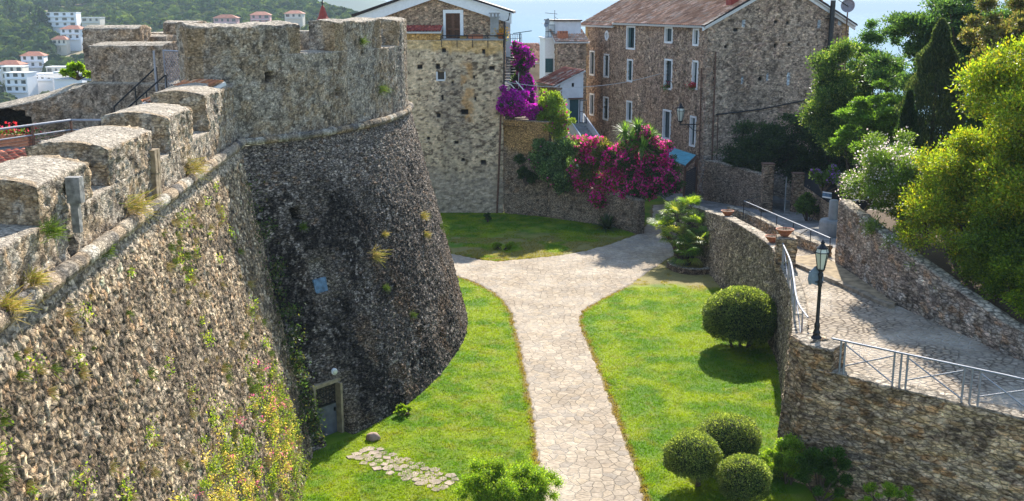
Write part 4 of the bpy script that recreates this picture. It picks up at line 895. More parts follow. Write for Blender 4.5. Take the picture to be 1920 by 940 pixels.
# gable end
BG = Facade(A, dg); am = BG.hit(1468, 0)[0]; zp = 17.0
def g_stain(V, C, Nn, k, r1):
    C = wall_stain(980, .7, (.42, .38, .33), .45)(V, C, Nn, k, r1)
    g = sstep(4.2, 3.9, V[:, 2])[:, None]*.8; return C*(1-g)+np.array((.3, .3, .3))*g*(.8+.4*fbm(V, .6, 3, 981)[:, None])
hs = []; slots = [(1394,44,6,14),(1536,45,7,14),(1575,42,7,12),(1392,150,5,14),(1439,145,5,15),(1479,148,6,24)]
for (x, y, w, h) in slots: p0 = BG.hit(x-w/2, y+h/2); p1 = BG.hit(x+w/2, y-h/2); hs.append(BG.push(p0[0], p1[0], p0[1], p1[1], .12)[:-1]+((.5, .55, .58),))
for (x, y, w, h) in [(1456,41,6,6),(1477,43,6,6),(1362,88,5,6),(1454,86,6,9),(1480,84,5,5),(1380,56,9,6),(1339,148,5,5),(1426,148,8,7)]: p0 = BG.hit(x-w/2, y+h/2); p1 = BG.hit(x+w/2, y-h/2); hs.append(BG.push(p0[0], p1[0]+.04, p0[1], p1[1], .25))
q = gable(BG, .0, GW, am, -.3, ZE, ZE+.1, zp, .6, .085); V, Fq = q.weld()
masonry('gable_wall', V, Fq, M['stonefar'], bh, seed=73, stain=g_stain, pushes=hs, **STB)
# remaining two sides and the roof
mb = MB(); B_ = A+dg*GW; Cc = FL+dg*GW
def wallbox(mb, p, q_, th, z0, z1):
    d = (q_-p)/np.linalg.norm(q_-p); nn = np.array((-d[1], d[0]))*th
    return mb.hexa([(*p, z0), (*q_, z0), (*(q_+nn), z0), (*(p+nn), z0), (*p, z1), (*q_, z1), (*(q_+nn), z1), (*(p+nn), z1)])
wallbox(mb, B_, Cc, .6, 0, ZE); wallbox(mb, Cc, FL, .6, 0, ZE); mb.build('rear_wall', M['ochre'], bh)
rcols = ((.5,.25,.15),(.44,.23,.14),(.56,.31,.2),(.38,.2,.13),(.6,.38,.27))
up3 = lambda p, z: np.array((p[0], p[1], z))
ap = A+dg*am; rise = zp-ZE+.12; ov = .45; sl_ = rise/am
split = BF.hit(1155, 60)[0]      # lower far section of the roof
def slope(p_from, p_to, dz, name):
    e0 = p_from-dg*ov; e1 = p_to-dg*ov; return tile_roof(name, up3(e0, ZE+.1-ov*sl_+dz), up3(e1, 0)-up3(e0, 0), np.array((*(dg*(am+ov)), rise+ov*sl_)), bh, .36, .42, cols=rcols, amp=.085, res=4, th=.16)
slope(FL-(-dl)*0+dl*.5, FL-dl*split, -.28, 'roof_slope'); slope(FL-dl*split, A-dl*.35, 0, 'roof_slope')
# far slope
e0 = A-dl*.35+dg*(GW+ov); tile_roof('roof_slope', up3(e0, ZE+.15-ov*sl_), up3(dl*(LEN+.8), 0), np.array((*(-dg*(GW-am+ov)), rise+ov*sl_)), bh, .6, .6, cols=rcols, amp=.05, res=4, th=.16)
# eave course of brackets under the tiles
mb = MB()
for a in np.arange(.2, LEN, .32):
    z = ZE-.12-(.28 if a < split else 0); BF.box(mb, a, a+.14, z, z+.1, 0, .3)
BF.box(mb, 0, split, ZE-.2-.28, ZE-.12-.28, 0, .1); BF.box(mb, split, LEN, ZE-.2, ZE-.12, 0, .12); mb.build('eave_course', M['ochre'], bh)
zb = lambda a: ZE+.1+(zp-ZE)*(a/am) if a < am else ZE+.1+(zp-ZE)*((GW-a)/(GW-am))
for (a0, a1) in ((-.5, am), (am, GW+.5)):
    barge(BG, a0, zb(a0)+.1, a1, zb(a1)+.1, .1, -.2, .38, M['darkroof'], bh, 'roof_edge'); barge(BG, a0, zb(a0)-.02, a1, zb(a1)-.02, .3, -.02, .12, M['lime'], bh)
# chimney on the slope near the gable
cp_ = BG.P(am*.42, 0, -1.2)
MB().box((cp_[0], cp_[1], 16.2), (.75, .75, 1.9), .3).build('chimney', M['redpaint'], bh)
# black flue up the gable
fl_ = thing('metal_flue', 'tall black metal flue pipe standing against the gable end', 'flue pipe')
fa = BG.hit(1551, 60)[0]; mb = MB(); z0f = BG.hit(1549, 230)[1]; mb.tube([BG.P(fa-.02, z0f, .45), BG.P(fa+.05, 15.6, .45)], .19, 14); mb.build('pipe', M['iron'], fl_)
for z in (9.5, 12, 14.2): BG.box(MB(), fa-.26, fa+.3, z, z+.07, .0, .68).build('clamp', M['iron'], fl_)
# pipes on the walls
pipe(BG, [(1341, 97), (1337, 215), (1334, 300)], .06, M['rust'], bh); pipe(BG, [(1341, 215), (1425, 205), (1530, 184)], .05, M['iron'], bh, .1, 'wall_pipe')
pipe(BF, [(1317, 128), (1315, 215), (1313, 300)], .045, M['rust'], bh); pipe(BG, [(1345, 217), (1343, 300)], .04, M['rust'], bh, .1, 'wall_pipe')
# dish on a pole at the gable end
ds = thing('satellite_dish', 'square edged satellite dish on a pole at the right end of the apartment house', 'satellite dish')
p = at_y(1590, 12, 82); p0 = at_y(1586, 70, 82); mb = MB(); mb.tube([p0, p], .05); mb.build('pole', M['rust'], ds)
dish = MB(); disc(dish, p, (-.35, -.9, .2), [(0, .02), (.22, .05), (.4, .13), (.52, .24), (.5, .24), (.38, .1), (0, -.02)], 20); dish.build('dish', flat('dull_dish', (.28, .25, .27), .5), ds)
mb = MB(); mb.tube([p, p+np.array((-.25, -.7, .1))], .02); mb.tube([p, p+np.array((-.9, 0, .55))], .03); mb.build('arm', M['iron'], ds)
# lantern on a scrolled wall bracket
ln = thing('wall_lantern', 'glass street lantern on a scrolled iron bracket near the corner of the stone house', 'lantern')
a0, z0 = BF.hit(1311, 233); b_ = BF.P(a0, z0, .05); tip = b_+BF.n*1.55
mb = MB(); mb.tube([b_, tip], .035); mb.tube([b_-np.array((0, 0, .5)), b_-np.array((0, 0, .45))+BF.n*.4, b_+BF.n*.9-np.array((0, 0, .05))], .025)
for k in range(4):
    c = b_+BF.n*(.25+.3*k)-np.array((0, 0, .12)); mb.tube([c+BF.n*(.1*math.cos(t))+np.array((0, 0, .1*math.sin(t))) for t in np.linspace(0, 6.3, 13)], .014, 5)
mb.tube([tip, tip+np.array((0, 0, .3))], .035); mb.build('bracket', M['iron'], ln)
def lantern(c, s, parent):
    """tapered six sided lantern, c = bottom centre"""
    mb = MB(); mb.lathe([(0, 0), (.1*s, 0), (.11*s, .04*s), (.2*s, .52*s), (.205*s, .52*s), (.2*s, .54*s)], c, 6); mb.build('lantern_glass', M['lampglass'], parent)
    mb = MB()
    for k in range(6):
        th = 2*math.pi*k/6; a = (c[0]+.115*s*math.cos(th), c[1]+.115*s*math.sin(th), c[2]); b = (c[0]+.21*s*math.cos(th), c[1]+.21*s*math.sin(th), c[2]+.53*s); mb.tube([a, b], .013*s, 4)
        th2 = 2*math.pi*(k+1)/6; mb.tube([b, (c[0]+.21*s*math.cos(th2), c[1]+.21*s*math.sin(th2), c[2]+.53*s)], .014*s, 4)
        d = (c[0]+.16*s*math.cos(th), c[1]+.16*s*math.sin(th), c[2]+.66*s); mb.tube([b, d], .012*s, 4); mb.tube([d, (c[0]+.05*s*math.cos(th), c[1]+.05*s*math.sin(th), c[2]+.78*s)], .012*s, 4)
        e = (c[0]+.25*s*math.cos(th), c[1]+.25*s*math.sin(th), c[2]+.54*s); mb.tube([b, e], .02*s, 4)
    mb.lathe([(.13*s, 0), (.1*s, -.05*s), (.04*s, -.09*s), (0, -.1*s)], c, 12); mb.lathe([(.17*s, .655*s), (.18*s, .67*s), (.07*s, .78*s), (.05*s, .82*s), (.075*s, .85*s), (.03*s, .9*s), (0, .96*s)], c, 12)
    mb.build('lantern_frame', M['iron'], parent)
    mb = MB(); mb.lathe([(.205*s, .545*s), (.17*s, .65*s)], c, 6); mb.build('lantern_shade', M['lampglass'], parent)
lantern(tuple(tip+np.array((0, 0, .3))), 1.45, ln)
# red flowers in pots on two sills
# garage at the corner: blue-green sheet awning over a slatted timber door
ga = thing('garage_lean_to', 'lean-to garage with faded blue sheet roof and dark slatted door at the house corner', 'garage')
gp = at_y(1262, 300, 75); 
t0, t1, t2, t3 = at_y(1258, 276, 79), at_y(1306, 291, 76.5), at_y(1286, 310, 73.2), at_y(1240, 292, 75)
mb = MB(); dz = np.array((0, 0, .07)); mb.hexa([t3-dz, t2-dz, t1-dz, t0-dz, t3, t2, t1, t0]); mb.build('sheet_roof', M['awning'], ga)
mb = MB(); mb.hexa([t2-dz*3, t1-dz*3, t1-dz*3+np.array((.05, .06, 0)), t2-dz*3+np.array((.05, .06, 0)), t2+dz*.6, t1+dz*.6, t1+dz*.6+np.array((.05, .06, 0)), t2+dz*.6+np.array((.05, .06, 0))]); mb.build('roof_board', M['rust'], ga)
mb = MB(); g0 = t2+np.array((.0, .25, 0)); g1 = t1+np.array((0, -.1, 0))
L_ = (g1-g0)[:2]
for k in range(24):
    z = .05+k*.15
    if z < g0[2]-.2: mb.hexa([(g0[0], g0[1], z), (g1[0], g1[1], z), (g1[0]+.04, g1[1]+.05, z), (g0[0]+.04, g0[1]+.05, z), (g0[0], g0[1], z+.12), (g1[0], g1[1], z+.12), (g1[0]+.04, g1[1]+.05, z+.12), (g0[0]+.04, g0[1]+.05, z+.12)])
mb.build('slatted_door', flat('dark_slats', (.05, .05, .06), .6), ga)
MB().tube([(g0[0]-.05, g0[1]-.05, 0), g0-dz*2], .09, 6).build('timber_post', M['rust'], ga); MB().tube([(g1[0], g1[1], 0), g1-dz*2], .12, 6).build('timber_post', M['rust'], ga)
# ================================================================== SMALL HOUSES BETWEEN
def plainwin(fc, a0, a1, z0, z1, parent, mat='glass', name='window'):
    mb = MB(); fc.box(mb, a0, a1, z0, z1, -.02, .03); w = mb.build(name, M[mat], parent); return w
an = thing('white_annexe', 'small white house with a patched mono-pitch tile roof and teal door above steps', 'house')
AF = Facade(at_y(1050, 200, 85)[:2], (1, .28)); wa = AF.hit(1093, 200)[0]; zt0 = AF.hit(1050, 157)[1]; zt1 = AF.hit(1090, 134)[1]
o, _ = lerp_pts([AF.P(0, 0)[:2], AF.P(wa, 0)[:2]], .3); 
mb = MB(); mb.hexa([AF.P(0, 0), AF.P(wa, 0), AF.P(wa, 0, -5), AF.P(0, 0, -5), AF.P(0, zt0), AF.P(wa, zt1), AF.P(wa, zt1, -5), AF.P(0, zt0, -5)]); mb.build('white_wall', M['lime'], an)
SF = Facade(AF.P(0, 0, -5.02)[:2]+AF.d[:2]*-.3, AF.n[:2]); 
q = block(AF.P(-.35, 0, -4.8)[:2], AF.P(-.35, 0, .0)[:2], .5, 0, zt0-.1, .14); V, Fq = q.weld(); masonry('side_wall', V, Fq, M['stonefar'], an, seed=81, stain=wall_stain(990, .4), **STB)
lowL = AF.P(-1.9, AF.hit(1012, 146)[1]-1.3, 0)
tile_roof('tiles', AF.P(-.6, zt0-.2, .2), -AF.n*5.2, (AF.P(wa+.1, zt1+.1, .2)-AF.P(-.6, zt0-.2, .2)), an, .25, .4, cols=((.33,.12,.09),(.4,.19,.13),(.26,.1,.08),(.5,.4,.33),(.36,.15,.1)), amp=.06)
d0, d1 = AF.hit(1068, 210)[0], AF.hit(1084, 210)[0]; dzb, dzt = AF.hit(1076, 231)[1], AF.hit(1076, 187)[1]
mb = MB(); AF.box(mb, d0, d1, dzb, dzt, -.02, .04); dd = mb.build('door', M['teal'], an); mb = MB(); AF.box(mb, d1-.12, d1-.08, (dzb+dzt)/2-.1, (dzb+dzt)/2+.05, .04, .08); mb.build('handle', M['iron'], dd)
mb = MB(); AF.box(mb, d0-.15, d1+.35, dzt+.05, dzt+.14, 0, .3); mb.build('door_hood', M['rust'], an)
mb = MB()
for a in (d1+.08, d1+.5): mb.tube([AF.P(a, dzb, .1+(a-d1)), AF.P(a, dzt, .1+(a-d1))], .03)
for z in (dzb+.05, dzt-.05, (dzb+dzt)/2): mb.tube([AF.P(d1+.08, z, .18), AF.P(d1+.5, z, .6)], .025)
mb.build('open_grille', M['iron'], an)
plainwin(AF, AF.hit(1072, 160)[0], AF.hit(1076, 160)[0], AF.hit(1074, 163)[1], AF.hit(1074, 156)[1], an, 'dark', 'vent_hole')
# steps with white side walls coming down from the door
sp_ = thing('white_stair', 'flight of concrete steps between sloping white side walls below the teal door', 'stairs')
s0 = AF.P((d0+d1)/2+.1, dzb, 0); dirn = np.array((.42, -.907, 0)); sd = np.array((.907, .42, 0)); mb = MB()
for k in range(16):
    p = s0+dirn*(.3*k+.3); z = dzb-.17*k; mb.box((p[0], p[1], z/2), (1.25, .31, z), math.atan2(dirn[1], dirn[0])+math.pi/2)
mb.build('steps', M['concrete'], sp_)
for sg_ in (-1, 1):
    mb = MB(); a = s0+sd*sg_*.75; b_ = a+dirn*5.1; w_ = sd*.12*sg_; zt_ = np.array((0, 0, .55)); dr_ = np.array((0, 0, dzb-2.9))
    ba = np.array((a[0], a[1], 1.5)); bb = np.array((b_[0], b_[1], 1.5)); ta = np.array((a[0], a[1], dzb+.75)); tb_ = np.array((b_[0], b_[1], dzb-2.2))
    mb.hexa([ba, bb, bb+w_, ba+w_, ta, tb_, tb_+w_, ta+w_] if sg_ < 0 else [ba, bb, bb+w_, ba+w_, ta, tb_, tb_+w_, ta+w_]); mb.build('side_wall', M['lime'], sp_)
# white tower house
wt = thing('white_tower_house', 'slim white house with a roof terrace and teal shutters standing against the sea', 'house')
WF = Facade(at_y(1022, 100, 98)[:2], (1, .1)); w1 = WF.hit(1046, 100)[0]; w2 = WF.hit(1090, 60)[0]; za, zb_ = WF.hit(1030, 73)[1], WF.hit(1060, 40)[1]
mb = MB(); WF.box(mb, 0, w1, -3, za, -4, 0); WF.box(mb, -.15, w1, za, za+.12, -4, .12); mb.build('terrace_block', M['white'], wt)
mb = MB(); WF.box(mb, w1-.35, w2, -3, zb_, -6, -.3); mb.build('upper_block', M['lime'], wt)
mb = MB(); WF.box(mb, w1-.5, w2+.1, zb_, zb_+.12, -6.2, -.1); mb.build('roof', M['darkroof'], wt)
s_ = (WF.hit(1021.5, 120)[0]+.05, WF.hit(1037, 120)[0], WF.hit(1030, 136)[1], WF.hit(1030, 110)[1]); mb = MB(); WF.box(mb, *s_, 0, .06); mb.build('shutter', M['teal'], wt)
mb = MB()
for a in np.linspace(.05, w1-.3, 9): mb.tube([WF.P(a, za+.1, -.1), WF.P(a, za+1.25, -.1)], .02, 4)
for z in (.15, .65, 1.25): mb.tube([WF.P(.05, za+z, -.1), WF.P(w1-.3, za+z, -.1)], .025, 4)
mb.build('terrace_railing', M['teal'], wt)
d2 = thing('satellite_dish', 'small grey round dish on the roof terrace of the white tower house', 'satellite dish'); c = WF.P(.25, za+1.4, .1)
disc(MB(), c, (-.8, -.5, .3), [(0, 0), (.25, .04), (.42, .14), (.4, .12), (.2, 0), (0, -.03)], 18).build('dish', flat('grey_dish', (.2, .22, .25), .5), d2)
mb = MB(); mb.tube([c, c+np.array((-.6, -.3, .0))], .02, 5); mb.tube([c, c-np.array((0, 0, 1.3))], .03, 5); mb.build('arm', M['iron'], d2)
ae = thing('roof_aerial', 'thin television aerial above the white tower house', 'aerial'); c = at_y(1040, 40, 99); mb = MB()
mb.tube([c-np.array((0, 0, .7)), c+np.array((0, 0, 1.0))], .025, 5); mb.tube([c+np.array((-.9, 0, .75)), c+np.array((.25, 0, .65))], .02, 5)
for k in range(5): mb.tube([c+np.array((-.8+.25*k, -.2, .75-.02*k)), c+np.array((-.8+.25*k, .2, .75-.02*k))], .012, 4)
mb.tube([c+np.array((-.05, -.3, .4)), c+np.array((.3, -.3, .2))], .02, 5); mb.build('aerial_rods', M['iron'], ae)
# stone wing with orange tiles against the big house
wg = thing('stone_wing', 'low stone wing with pale orange tiles and a brick chimney joined to the long house', 'house')
GFc = Facade(at_y(1046, 120, 96)[:2], (1, .1)); w2 = GFc.hit(1100, 100)[0]; ze = GFc.hit(1046, 79)[1]
q = block(GFc.P(0, 0)[:2], GFc.P(w2, 0)[:2], 4.5, 0, ze, .15); V, Fq = q.weld(); masonry('wall', V, Fq, M['stonefar'], wg, seed=83, stain=wall_stain(1000, .3, (.36, .26, .17), .6), **STB)
tile_roof('roof', GFc.P(-.3, ze, .3), GFc.d*(w2+.5), -GFc.n*4.6+np.array((0, 0, 1.05)), wg, .25, .4, cols=((.55,.33,.22),(.5,.28,.18),(.6,.42,.32),(.44,.24,.16)), amp=.06)
mb = MB(); ca, cz = GFc.hit(1058, 72); GFc.box(mb, ca-.45, ca+.45, ze, ze+.75, -1.4, -.7)
for a in (-.45, -.2, .05, .3): GFc.box(mb, ca+a, ca+a+.14, ze+.75, ze+.95, -1.4, -.7)
mb.build('chimney', M['terracotta'], wg)
# tiled cottage behind
ctg = thing('tiled_cottage', 'beige cottage with a faded orange tile roof behind the magenta bougainvillea', 'house')
CF = Facade(at_y(985, 130, 104)[:2], (1, .25)); w2 = CF.hit(1025, 120)[0]; ze = CF.hit(1000, 117)[1]
mb = MB(); CF.box(mb, 0, w2, -2, ze, -5, 0); mb.build('wall', flat('beige_render', (.5, .38, .27), .9, var=.15, scale=1.5), ctg)
plainwin(CF, CF.hit(1000, 124)[0], CF.hit(1003, 124)[0], CF.hit(1000, 127)[1], CF.hit(1000, 122)[1], ctg, 'dark')
tile_roof('roof', CF.P(-.3, ze-.05, .3), CF.d*(w2+.6), -CF.n*4.6+np.array((0, 0, 1.75)), ctg, .26, .4, cols=((.5,.26,.17),(.55,.32,.22),(.44,.22,.15)), amp=.06)
# cables across
cb_ = thing('overhead_cable', 'thin pale cable sagging from the gabled house to the long stone house', 'cable')
a = LF.P(a_r, LF.hit(944, 153)[1], .15); b_ = BF.P(*BF.hit(1241, 138), .1); pts = [a*(1-t)+b_*t-np.array((0, 0, 2.9*4*t*(1-t)*.25)) for t in np.linspace(0, 1, 24)]; MB().tube(pts, .022, 5).build('wire', M['cable'], cb_)
# ================================================================== HILLSIDE HOUSES (far left)
def hill_house(px, py, Y, w, d, floors, rz, wallc, roof, label, cat='house', flat_roof=False, wn_=3):
    c = at_y(px, py, Y); h = floors*2.7; t = thing('hillside_house', label, cat, 'houses on the far hillside'); mb = MB(); mb.box((c[0], c[1], c[2]+h/2-4), (w, d, h+8), rz); mb.build('walls', wallc, t)
    ca, sa = math.cos(rz), math.sin(rz)
    def L(x, y, z): return (c[0]+x*ca-y*sa, c[1]+x*sa+y*ca, c[2]+z)
    if flat_roof:
        mb = MB(); mb.box(L(0, 0, h+.15), (w+.6, d+.6, .3), rz); mb.build('roof', M['lime'], t)
    else:
        mb = MB(); e = .7; x, y = w/2+e, d/2+e; rr = roof
        mb.add([L(-x, -y, h), L(x, -y, h), L(x, y, h), L(-x, y, h), L(-w*.22, 0, h+1.9), L(w*.22, 0, h+1.9)], [(0, 1, 5, 4), (1, 2, 5), (2, 3, 4, 5), (3, 0, 4), (0, 3, 2, 1)]); mb.build('roof', rr, t)
    for f_ in range(floors):
        for k in range(wn_):
            x = -w/2+(k+.5)*w/wn_; ww = w/wn_*.36 if (k+f_) % 3 else w/wn_*.6
            mb = MB(); mb.box(L(x, -d/2-.02, f_*2.9+1.5), (ww, .12, 1.5), rz); mb.build('window', M['glass'], t)
        mb = MB(); mb.box(L(0, -d/2-.5, f_*2.9-.1), (w*.9, 1.1, .22), rz); mb.build('balcony', M['lime'], t)
hw1 = flat('hill_white', (.8, .8, .82), .8, var=.04); hw2 = flat('hill_cream', (.66, .6, .5), .8, var=.05); hw3 = flat('hill_pink', (.6, .35, .33), .8, var=.05); rt = flat('hill_red_roof', (.45, .16, .09), .8, var=.2, scale=.8)
for a in [(42,172,455,10,8,3,-.1,hw1,rt,'white three storey house with long balconies, lowest on the left hillside',True),
          (30,148,470,9,8,2,.1,hw2,rt,'cream stepped house just above the lowest balconied white house',True),
          (22,132,485,11,8,1,.0,hw1,rt,'white house with a red roof at the left edge of the hillside',False),
          (66,126,500,10,8,2,.2,hw1,rt,'white house with a broad red hipped roof among the trees',False),
          (88,150,468,9,7,1,-.1,hw1,rt,'plain white block right of the balconied white house',True),
          (112,137,480,9,7,1,.0,hw2,rt,'long low cream building with a flat roof on the hillside',True),
          (132,147,462,12,6,1,.05,hw1,rt,'low white house with a colonnade close to the rampart merlon',True),
          (120,50,640,18,10,3,.1,hw1,rt,'large white villa high on the wooded hillside',True),
          (140,74,565,11,8,2,-.1,hw1,rt,'white house with an orange roof below the large villa',False),
          (115,84,552,7,6,1,.1,hw2,rt,'small house with a faded orange roof half hidden by trees',False),
          (490,46,620,11,8,2,.1,hw3,rt,'pink house rising just above the tower parapet',False),
          (425,43,600,13,6,1,.0,hw3,rt,'low pink roofed building behind the long tower merlon',False),
          (553,34,660,11,8,1,.0,hw2,rt,'pale cream house on the ridge right of the pink house',False),
          (175,42,640,11,8,1,.0,hw2,rt,'flat pale building right of the large white villa',True)]:
    hill_house(*a[:10], flat_roof=a[10], wn_=4 if a[3] > 12 else 3)
bt = thing('sail_boat', '', 'boat') if 0 else None
# ================================================================== RETAINING WALLS ON THE RIGHT
RWS = dict(tint=(1.65, 1.37, 1.08), size=(.6, .6, .2), small=.78, depth=.06, gap=.12, rough=.03, cols=((.3,.23,.16),(.22,.18,.14),(.36,.29,.2),(.17,.14,.12),(.33,.22,.13),(.26,.23,.2),(.4,.34,.26)), mortar=(.4,.36,.3))
RZ = 3.85
def rw_stain(s, dk=.5):
    def f(V, C, Nn, k, r1):
        d = (lichen(V, s, .48, .62, 1.0)*dk)[:, None]; C = C*(1-d)+np.array((.09, .08, .065))*d*(.5+r1[:, None])
        w = (sstep(.6, .67, fbm(V, .2, 4, s+2))*.5)[:, None]; return C*(1-w)+np.array((.45, .41, .34))*w
    return f
tw = thing('ramp_retaining_wall', 'curved battered stone retaining wall carrying the cobbled ramp and its railings', 'retaining wall')
# outer top line from the far end to the corner pier, then the straight front
top_l = catmull([(11.3, 70.0), (11.6, 63), (11.9, 56.5), (12.1, 50.5), (11.9, 45.5), (11.2, 40.5), (10.2, 36.3), (9.15, 32.6)], 20)
foot_l = catmull([(11.2, 70.0), (11.3, 63), (11.35, 56.5), (11.75, 50.5), (11.75, 45.5), (11.2, 41.5), (9.95, 36.0), (8.75, 32.3)], 20)
# travel from near to far keeps the outside (lawn side) on the left, so run far -> near with outside on the right
ztl = np.interp(top_l[:, 1], [32.6, 44.5, 45.2, 49, 57, 70], [3.95, 3.95, 4.25, 4.15, 3.65, 2.15])
def dens(c, st):
    s_ = np.concatenate([[0], np.cumsum(np.linalg.norm(np.diff(c[0], axis=0), axis=1))]); n_ = int(s_[-1]/st); t = np.linspace(0, s_[-1], n_)
    return [np.stack([np.interp(t, s_, k[:, j]) for j in range(k.shape[1])], 1) if k.ndim == 2 else np.interp(t, s_, k) for k in c]
to, fo, zo = dens([top_l, foot_l, ztl], .07)
ti = offset(to, -.55)
V, Fq = ribbon(to, ti, -.3, zo, zo+.02, .07, base_outer=fo).weld()
masonry('curved_wall', V, Fq, M['course'], tw, size=(.4, .4, .2), depth=.06, gap=.2, rough=.03, cols=((.3,.27,.22),(.24,.21,.18),(.36,.32,.26),(.18,.16,.14),(.4,.36,.3)), mortar=(.2,.17,.14), tint=(1.7, 1.45, 1.18), seed=101, stain=rw_stain(1100, .45))
fr, _ = lerp_pts([(9.15, 32.6), (9.4, 31.55), (13.9, 27.6), (19.5, 22.2)], .06); ff, _ = lerp_pts([(8.75, 32.3), (9.05, 31.2), (13.6, 27.2), (19.2, 21.8)], .06)
m_ = min(len(fr), len(ff)); fr, ff = fr[:m_], ff[:m_]
V, Fq = ribbon(fr, offset(fr, -.5), -.4, np.full(m_, RZ), np.full(m_, RZ+.01), .06, base_outer=ff).weld()
masonry('front_wall', V, Fq, M['course'], tw, seed=103, stain=rw_stain(1110, .4), **RWS)
# corner pier that carries the lamp
pc = [(9.15, 32.65), (9.35, 31.6), (10.05, 30.98)]
o, _ = lerp_pts(pc, .06); V, Fq = ribbon(o, offset(o, -.95), RZ-.05, np.full(len(o), 4.55), np.full(len(o), 4.6), .06, dome=.03).weld()
masonry('corner_pier', V, Fq, M['course'], tw, seed=103, stain=rw_stain(1110, .4), **RWS)
V, Fq = block((12.0-.1, 45.3), (11.65, 44.2), -.01, 4, 5.2, .06).weld() if 0 else (None, None)
pq = Q(); o, _ = lerp_pts([(11.85, 45.6), (11.65, 44.6)], .06); V, Fq = ribbon(o, offset(o, -.85), 3.6, np.full(len(o), 5.15), np.full(len(o), 5.15), .06).weld()
masonry('pot_pier', V, Fq, M['course'], tw, seed=105, stain=rw_stain(1120, .3), **RWS)
# paved ramp surfaces
def ramp_h(x, y): return np.interp(y, [20, 30, 45, 52, 58, 66, 72, 80], [3.75, RZ-.02, RZ-.02, 3.3, 2.6, 1.9, 1.4, .6])
def rightedge(y): return np.interp(y, [20, 26, 33, 39, 44.5, 50, 90], [22, 18.6, 16.4, 14.9, 14.6, 20.5, 20.5])
yv = np.arange(21, 82, .3); le = np.interp(yv, to[::-1, 1], ti[::-1, 0], left=9.6)-.15
le = np.where(yv < 32.6, np.interp(yv, [21, 22.2, 27.6, 31.6, 32.6], [20.5, 19.3, 13.8, 9.8, 9.4])+.05, le); re = np.maximum(rightedge(yv)+.4, le+.2)
tt = np.linspace(0, 1, 30)[None]; X = le[:, None]*(1-tt)+re[:, None]*tt; Y = np.repeat(yv[:, None], 30, 1); Zr = ramp_h(X, Y)+.03*(fbm(np.stack([X.ravel(), Y.ravel(), X.ravel()*0], 1), 1.2, 3, 1130).reshape(X.shape)-.5)
G = np.stack([X, Y, Zr], -1)
k = yv < 50.5; tag(mesh('ramp', G[k].reshape(-1, 3), grid_faces(int(k.sum()), 30)[:, ::-1].copy(), M['cobble'], smooth=True), kind='structure')
k = yv > 50.1; tag(mesh('lower_lane', G[k].reshape(-1, 3), grid_faces(int(k.sum()), 30)[:, ::-1].copy(), M['stepflag'], smooth=True), kind='structure')
# stone kerb crossing the top of the ramp
kb = MB()
for a, b in (((12.5, 45.6), (14.5, 38.2)),):
    a, b = np.array(a), np.array(b)
    for i_ in range(19):
        t = (i_+.5)/19; p = a*(1-t)+b*t; kb.box((p[0]+.03*math.sin(i_*7), p[1], RZ+.0+.02*math.sin(i_*5)), (.4, .26, .26), -1.31+.06*math.sin(i_*3))
tag(mesh('dirt_verge', [(12.75, 46.2, RZ+.09), (12.7, 45.4, RZ+.09), (14.55, 38.4, RZ+.09), (14.85, 38.6, RZ+.09), (14.4, 45.3, RZ+.12), (14.3, 46.8, RZ+.12)], [(0, 1, 2, 3, 4, 5)], flat('sandy_dirt', (.36, .27, .16), .95, var=.3, scale=3, bump=.02)), kind='structure')
kerb = kb.build('kerb_stones', flat('kerb_stone', (.3, .24, .17), .9, var=.35, scale=3, bump=.02), None); tag(kerb, kind='structure')
# right boundary wall
bw = thing('boundary_wall', 'tall pinkish rubble wall falling along the right side of the ramp below the trees', 'stone wall')
ol, _ = lerp_pts([(14.45, 45.2), (14.75, 39), (16.3, 33), (18.4, 26.5), (20.5, 20)], .07); ztb = np.interp(ol[:, 1], [20, 26.5, 33, 39, 45.2], [4.3, 4.45, 4.85, 6.1, 6.75])
ol = ol[::-1]; ztb = ztb[::-1]   # travel near -> far, outside must be on the left -> flip by running far -> near
ol = ol[::-1]; ztb = ztb[::-1]
V, Fq = ribbon(ol, offset(ol, -.5), 3.5, ztb, ztb+.03, .07, dome=.04).weld()
masonry('wall_body', V, Fq, M['course'], bw, small=.75, size=(.46, .46, .34), depth=.045, gap=.12, rough=.03, cols=((.36,.29,.25),(.3,.24,.2),(.42,.35,.3),(.25,.21,.19),(.4,.28,.2),(.5,.46,.43)), mortar=(.36,.31,.27), tint=(1.22, 1.13, 1.0), seed=111, stain=rw_stain(1140, .2))
V, Fq = block((14.45, 45.25), (21, 47.5), .5, 3, 6.5, .1).weld() if 0 else ribbon(lerp_pts([(20.5, 47.6), (14.5, 45.4)], .1)[0][::-1], offset(lerp_pts([(20.5, 47.6), (14.5, 45.4)], .1)[0][::-1], .5), 3.0, np.full(len(lerp_pts([(20.5, 47.6), (14.5, 45.4)], .1)[0]), 6.2), np.full(len(lerp_pts([(20.5, 47.6), (14.5, 45.4)], .1)[0]), 6.2), .1).weld()
masonry('return_wall', V, Fq[:, ::-1].copy(), M['course'], bw, size=(.42, .42, .3), depth=.05, gap=.16, cols=((.36,.29,.25),(.3,.24,.2)), mortar=(.36,.31,.27), seed=113)
# raised garden behind it
gx = [(14.9, 45.4), (15.2, 39), (16.8, 33), (18.9, 26.5), (21, 20), (60, 10), (60, 95), (28, 95), (21.5, 70), (20.8, 47.7)]
zg = [6.3, 5.7, 4.6, 4.3, 4.2, 6, 5, 3, 3.5, 5.6]
tag(mesh('garden_ground', [(x, y, z) for (x, y), z in zip(gx, zg)]+[(30, 45, 6.0)], [(i_, (i_+1) % 10, 10) for i_ in range(10)], M['soil']), kind='structure')
